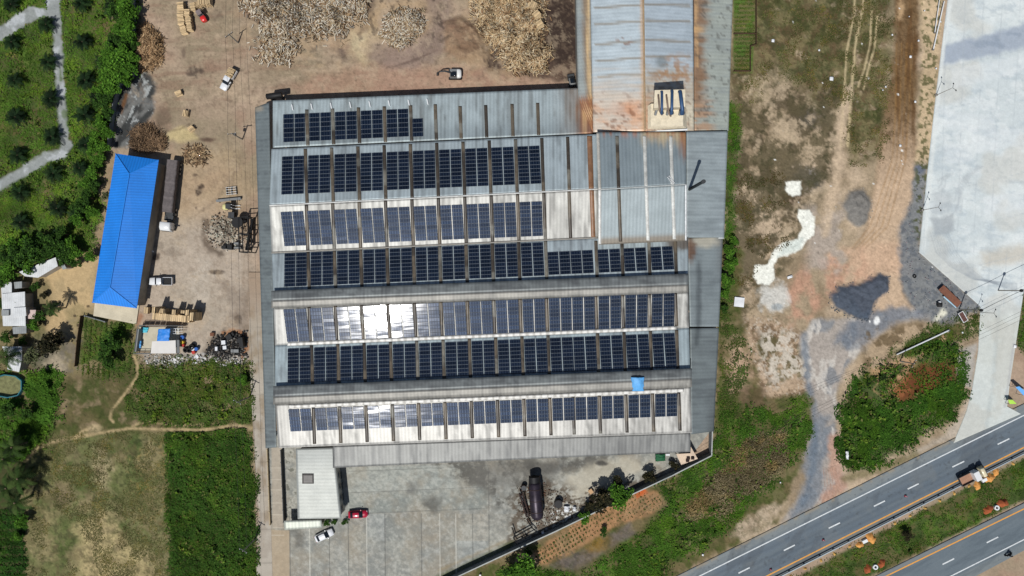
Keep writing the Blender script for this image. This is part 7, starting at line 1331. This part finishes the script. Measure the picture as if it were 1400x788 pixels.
def cable(pts, label, group, sag=.5, r=.028):
    mb = MB(); out = []
    for a, b in zip(pts[:-1], pts[1:]):
        for i in range(9): t_ = i/8; c_ = a+(b-a)*t_; out.append((c_.x, c_.y, c_.z-sag*4*t_*(1-t_)))
    mb.tube(out, r, 5); tag(mb.build('power_cable', m_wire), label, 'cable', group)
off_ = lambda v, dx: v+Vector((dx, 0, -.1)); n0 = P(326, -70, 0)+Vector((0, 0, 5.5))
cable([off_(n0, -.8), off_(p1_, -.8), off_(p2_, -.85), off_(p3_, -.8), off_(p4_, -.8)], 'left cable running down the lane poles', 'lane cables'); cable([off_(n0, .8), off_(p1_, .8), off_(p2_, .85), off_(p3_, .8), off_(p4_, .8)], 'right cable running down the lane poles', 'lane cables')
pA, pB = P(1397, 397.5, 7.5), P(1342, 424.5, 7.5)
for pt, lb in ((pA, 'dark topped pole at the right edge of the concrete lot'), (pB, 'dark topped pole at the upper left of the driveway')):
    t_ = empty('cable_post', (pt.x, pt.y, 0), 0, lb, 'pole', 'cable posts'); mb = MB(); mb.tube([(0, 0, -.1), (0, 0, 7.4)], [.14, .1], 8); mb.build('shaft', m_pole, t_); mb = MB(); mb.tube([(0, 0, 7.2), (0, 0, 7.6)], .34, 8); mb.build('cap', m_black, t_)
cable([pA, pB], 'thick black cable spanning the top of the driveway', None, .3, .045); far_ = P(1560, 318, 7.5); cable([far_, pA], 'thick black cable leaving the right edge pole', None, .3, .05)
for i, (d, lb) in enumerate([(0, 'upper'), (5, 'middle'), (11, 'lower')]):
    cable([P(1580, 340+d*1.2, 8), P(1342, 452+d, 7), p5_+Vector((.4*i-.4, 0, -.1)), P(1080, 574+d, 7), P(880, 690+d, 7)], '%s of three thin cables crossing the driveway and the dirt road' % lb, 'highway cables', .4, .022)
def slamp(px, py, deg, label):
    q = P(px, py); t_ = empty('street_lamp', (q.x, q.y, 0), R(deg), label, 'street lamp', 'street lamps of the concrete lot'); mb = MB(); mb.tube([(0, 0, -.1), (0, 0, 6.2)], [.075, .045], 8); mb.build('pole', m_pole, t_)
    for a in (-1, 1): mb = MB(); mb.tube([(0, 0, 6.1), (.25, a*.7, 6.35)], .04, 6); mb.box((.3, a*.8, 6.35), (.22, .38, .08)); mb.build('lamp_head', m_dark, t_)
    mb = MB(); mb.box((0, 0, .15), (.5, .5, .4)); mb.build('footing', m_pole, t_)
slamp(1260.7, 287.6, 5, 'street lamp on the lot edge left of the dark stain'); slamp(1279.5, 130.7, 20, 'street lamp at the upper left edge of the concrete lot'); slamp(1333.4, 427, 5, 'street lamp at the lot corner above the driveway')
for (x0, y0, x1, y1, r, lb) in [(1226, 485, 1297, 452, .16, 'long white pole lying on the grass beside the driveway'), (1291, 2, 1276, 68, .12, 'right one of two long white poles lying along the lot edge'), (1284.5, 0, 1278, 45, .09, 'left one of two long white poles lying along the lot edge')]:
    a, b = P(x0, y0, .35), P(x1, y1, .3); o = base('white_pole', (x0+x1)/2, (y0+y1)/2, lb, 'pole'); mb = MB(); mb.tube([a, b], [r, r*1.25], 8); mb.build('shaft', m_whitem, o); mb = MB(); d = (b-a).normalized(); mb.tube([b-d*.1, b+d*.15], r*1.9, 8); mb.build('flange', m_grey, o)
# ------------------------------------------------------------------ highway furniture
gy = lambda x: 788-.5045*(x-1065)-1.0
gr_ = base('guardrail', 1230, gy(1230), 'long metal guardrail along the median edge of the upper carriageway', 'guardrail')
x0, x1 = 960, 1560; a, b = P(x0, gy(x0)), P(x1, gy(x1)); an = math.atan2((b-a).y, (b-a).x); c_ = (a+b)/2
mb = MB()
for dz, w_, hh in ((.78, .2, .1), (.62, .1, .3), (.5, .2, .1)): mb.box((c_.x, c_.y, dz), ((b-a).length, w_, hh), rz=an)
mb.build('rail', M('galvanised_rail', (176, 188, 194), rough=.5, metal=.3, var=.12), gr_)
m_spot = M('yellow_soil', (206, 164, 92), rough=.95, var=.2, scale=1.5, fine=.15); m_orsoil = M('orange_soil', (216, 154, 84), rough=.95, var=.2, scale=1.5, fine=.15, bump=.5, bscale=3); m_redsoil = M('red_soil', (164, 88, 52), rough=.95, var=.2, scale=1.5, fine=.15, bump=.5, bscale=3)
def mound(px, py, r_, h, m_, label=None, group=None, parent=None, name='soil_mound', elong=1.0, seed=0):
    r = r_*.86; n = 18; V_ = []; q = P(px, py); rr = np.random.default_rng(seed+int(px*7)); ring = []
    for i in range(7):
        f_ = i/6; rg = []
        for j in range(n):
            a_ = 2*math.pi*j/n; w_ = 1+.22*math.sin(2*a_+px)+.14*math.sin(5*a_+py)+rr.uniform(-.06, .06); rad_ = r*(1-f_)**.8*w_
            rg.append((q.x+math.cos(a_)*rad_*elong, q.y+math.sin(a_)*rad_, -.12+(h+.12)*(1-(1-f_)**1.6)+rr.uniform(-.04, .04)*h))
        ring.append(rg)
    mb = MB(); mb.rings(ring, 0, True, True)
    o = mb.build(name, m_, None); return tag(o, label, 'soil mound', group)
gx_ = [1078, 1098, 1119.8, 1138, 1159, 1221, 1241.6, 1262, 1282, 1302, 1322.3, 1382.5]
for i, x in enumerate(gx_):
    q = P(x+1, gy(x)+1.5); mb = MB(); mb.box((q.x-.15, q.y+.18, .35), (.14, .2, .9), rz=an); mb.build('post', m_grey, gr_); mb = MB(); mb.box((q.x+.05, q.y, .1), (.5, .5, .25), rz=an); mb.build('post_footing', m_pole, gr_)
    mound(x+3, gy(x)+7.5, .42, .3, m_spot, 'small yellow soil spot by the guardrail, %s from the left' % ORD[i], 'soil spots along the guardrail', seed=i)
for (x, y, r, h, m_, lb) in [(1176, 745, 1.0, .6, m_orsoil, 'left orange mound of the pair by the guardrail footing'), (1191, 736.5, 1.35, .7, m_orsoil, 'right orange mound of the pair by the guardrail footing'), (1336.5, 664.5, 1.05, .6, m_orsoil, 'left orange mound beside the work truck'), (1352, 654, 1.4, .8, m_orsoil, 'middle orange mound beside the work truck'), (1362, 645.5, 1.0, .5, m_orsoil, 'right orange mound beside the work truck'), (1186.5, 778.5, 1.1, .7, m_redsoil, 'left red mound of the lower left footing'), (1205.5, 770.5, 1.05, .8, m_redsoil, 'right red mound of the lower left footing'), (1351, 697, 1.3, .8, m_redsoil, 'left red mound of the lower right footing'), (1371, 688, 1.35, .9, m_redsoil, 'right red mound of the lower right footing')]: mound(x, y, r, h, m_, lb, 'soil mounds on the median')
def footing(px, py, ring, label):
    q = P(px, py); t_ = empty('lamp_footing', (q.x, q.y, -.1), 0, label, 'footing', 'lamp footings on the median')
    if ring:
        mb = MB(); rg = []
        for i in range(16): a_ = 2*math.pi*i/16; rg.append([((.44+dx)*math.cos(a_), (.44+dx)*math.sin(a_), z_) for dx, z_ in ((-.16, 0), (.16, 0), (.14, .5), (-.12, .5))])
        rg.append(rg[0]); mb.rings(rg, 0, False, False); mb.build('ring', m_whitem, t_); mb = MB(); mb.tube([(0, 0, .02), (0, 0, .14)], .4, 10); mb.build('pit', m_black, t_)
    else:
        mb = MB(); mb.box((0, 0, .3), (1.2, .7, .6), rz=.46); mb.build('block', m_whitem, t_); mb = MB(); mb.box((0, -.55, .1), (.9, .5, .25), rz=.46); mb.build('pit', m_black, t_)
footing(1181.5, 739.5, False, 'white concrete footing between the orange mounds by the guardrail'); footing(1344.5, 656, False, 'white concrete footing beside the work truck'); footing(1196, 775, True, 'white ring footing between the lower left red mounds'); footing(1361.7, 694, True, 'white ring footing between the lower right red mounds')
m_cone = M('cone_pink', (220, 60, 90), rough=.5, var=.08)
for i, (x, y) in enumerate([(1053.6, 778.5), (1125.4, 738), (1237.6, 678)]):
    q = P(x, y); t_ = empty('traffic_cone', (q.x, q.y, .06), 0, '%s of three pinkish red traffic cones on the upper carriageway' % ['lowest', 'middle', 'uppermost'][i], 'traffic cone', 'traffic cones'); mb = MB(); mb.tube([(0, 0, .04), (0, 0, .8)], [.24, .05], 12); mb.build('cone', m_cone, t_); mb = MB(); mb.box((0, 0, .02), (.6, .6, .05)); mb.build('foot', m_black, t_); mb = MB(); mb.tube([(0, 0, .38), (0, 0, .52)], [.165, .125], 12); mb.build('band', m_whitem, t_)
# ------------------------------------------------------------------ waste ground and lot edge
def board(px, py, deg, w_, d_, m_, label, z=.35, cat='board', name='white_board'):
    t_ = place(name, px, py, deg, label, cat, h=z, z=0); mb = MB(); mb.box((0, 0, z), (w_, d_, .06)); mb.build('panel', m_, t_); mb = MB()
    for s_ in (-.35, .35): mb.box((s_*w_, 0, z/2-.05), (.12, d_*.9, z))
    mb.build('bearer', m_grey, t_)
board(1010.7, 413.3, -6, 2.3, 2.2, mwh, 'bright white square board on the grass beside the east wall')
ft = base('flatbed_trailer', 1299, 405, 'rusty brown flatbed with pale blue side rail at the lot edge', 'trailer')
mb = MB(); mb.slab([P(1290.3, 390, .9), P(1283.3, 396.5, .9), P(1308.7, 420.6, .9), P(1315, 413.6, .9)], .18); mb.build('deck', M('rust_brown_deck', (126, 84, 66), rough=.85, var=.18, scale=1, fine=.12), ft)
for f_ in (.2, .5, .8):
    q = P(1287+25*f_, 393+24*f_, .4); mb = MB(); mb.box((q.x, q.y, .36), (1.6, .5, .72), rz=R(45)); mb.build('wheel_set', m_tyre, ft)
mb = MB(); mb.tube([P(1290, 405.5, .5), P(1307, 420.5, .5)], .16, 6, sm=False); mb.build('side_rail', M('pale_blue_steel', (170, 204, 222), rough=.5), ft)
ct = place('handcart', 1316.5, 433.5, -60, 'white framed handcart with brown bed at the lot corner', 'handcart', h=.6, z=0)
mb = MB(); mb.box((0, 0, .6), (2.2, 1.0, .06)); mb.build('bed', M('rust_brown_bed', (104, 72, 66), rough=.9), ct)
for s_ in (-1, 1):
    mb = MB(); mb.tube([(-1.2, s_*.58, .68), (1.2, s_*.58, .68)], .08, 6); mb.build('side_frame', m_whitem, ct); mb = MB(); mb.tube([(s_*1.2, -.6, .68), (s_*1.2, .6, .68)], .08, 6); mb.build('end_frame', m_whitem, ct)
wheels(ct, (-.5, .6), .62, .28, .1)
cloth('black_sack', [P(1281, 414, .5), P(1289, 414, .5), P(1288, 420, .3), P(1281, 420, .3)], .5, m_black, 'black plastic sack on the gravel beside the pale patch', 'sack', ripple=.2); cloth('white_plastic', [P(1283, 412, .4), P(1287, 412, .4), P(1286, 415, .4), P(1283, 415, .4)], .3, mwh, 'scrap of white plastic on top of the black sack', 'plastic sheet', ripple=.15)
def stall(name, pts, m_, h, label, cat='canopy'):
    t_ = base(name, sum(p_[0] for p_ in pts)/4, sum(p_[1] for p_ in pts)/4, label, cat); mb = MB(); mb.slab([P(x, y, h+(.25 if i < 2 else 0)) for i, (x, y) in enumerate(pts)][::-1], .05); mb.build('cover', m_, t_)
    for x, y in pts: q = P(x, y, h); mb = MB(); mb.box((q.x, q.y, h/2-.05), (.08, .08, h)); mb.build('leg', m_dark, t_)
stall('green_stall', [(1378.3, 547.2), (1384.5, 547), (1390, 552.5), (1380.5, 552.5)], M('lime_sheet', (176, 224, 84), rough=.6, var=.05), 1.5, 'lime green covered stall at the foot of the driveway'); stall('blue_stall', [(1388.5, 529.5), (1393.5, 528.5), (1409, 541), (1399, 540.5)], M('sky_blue_sheet', (110, 178, 240), rough=.6, var=.05), 2.2, 'blue covered stall at the right edge by the driveway')
cloth('white_plastic', [P(1156, 617, .9), P(1160.5, 617, .9), P(1160, 628, .8), P(1157, 628, .8)], .3, mwh, 'white plastic sheet caught in the undergrowth left of the driveway', 'plastic sheet', ripple=.3); cloth('white_plastic', [P(1076, 378.5, .2), P(1083, 376, .2), P(1084, 379, .2), P(1077, 382, .2)], .2, mwh, 'thin white scrap on the dark scrub beside the pale sludge', 'plastic sheet', ripple=.15)
for i, (x, y, s_) in enumerate([(1220, 48, .6), (1245, 78, .9), (1243, 23, .4), (1256, 56, .7), (1211, 119, .6), (1207, 123.5, .5), (1231, 199.5, .9), (1057, 56, 1.1), (1120, 69, .7), (1137, 108, 1.4), (1280, 94, .6), (1286, 30, .6), (1264, 15, .5), (1251.5, 139.5, .8), (1316, 455, .6), (961, 759, .7), (1067, 660, .5), (1388, 474, 1.1)]):
    cloth('litter_scrap', [P(x-2*s_, y-2*s_, .25), P(x+2*s_, y-2*s_, .25), P(x+1.6*s_, y+2*s_, .2), P(x-2*s_, y+1.6*s_, .2)], .15, mwh, 'white litter scrap on the waste ground, %s of the scattered pieces' % ORD[i], 'litter', n=6, ripple=.1)['group'] = 'litter scraps'
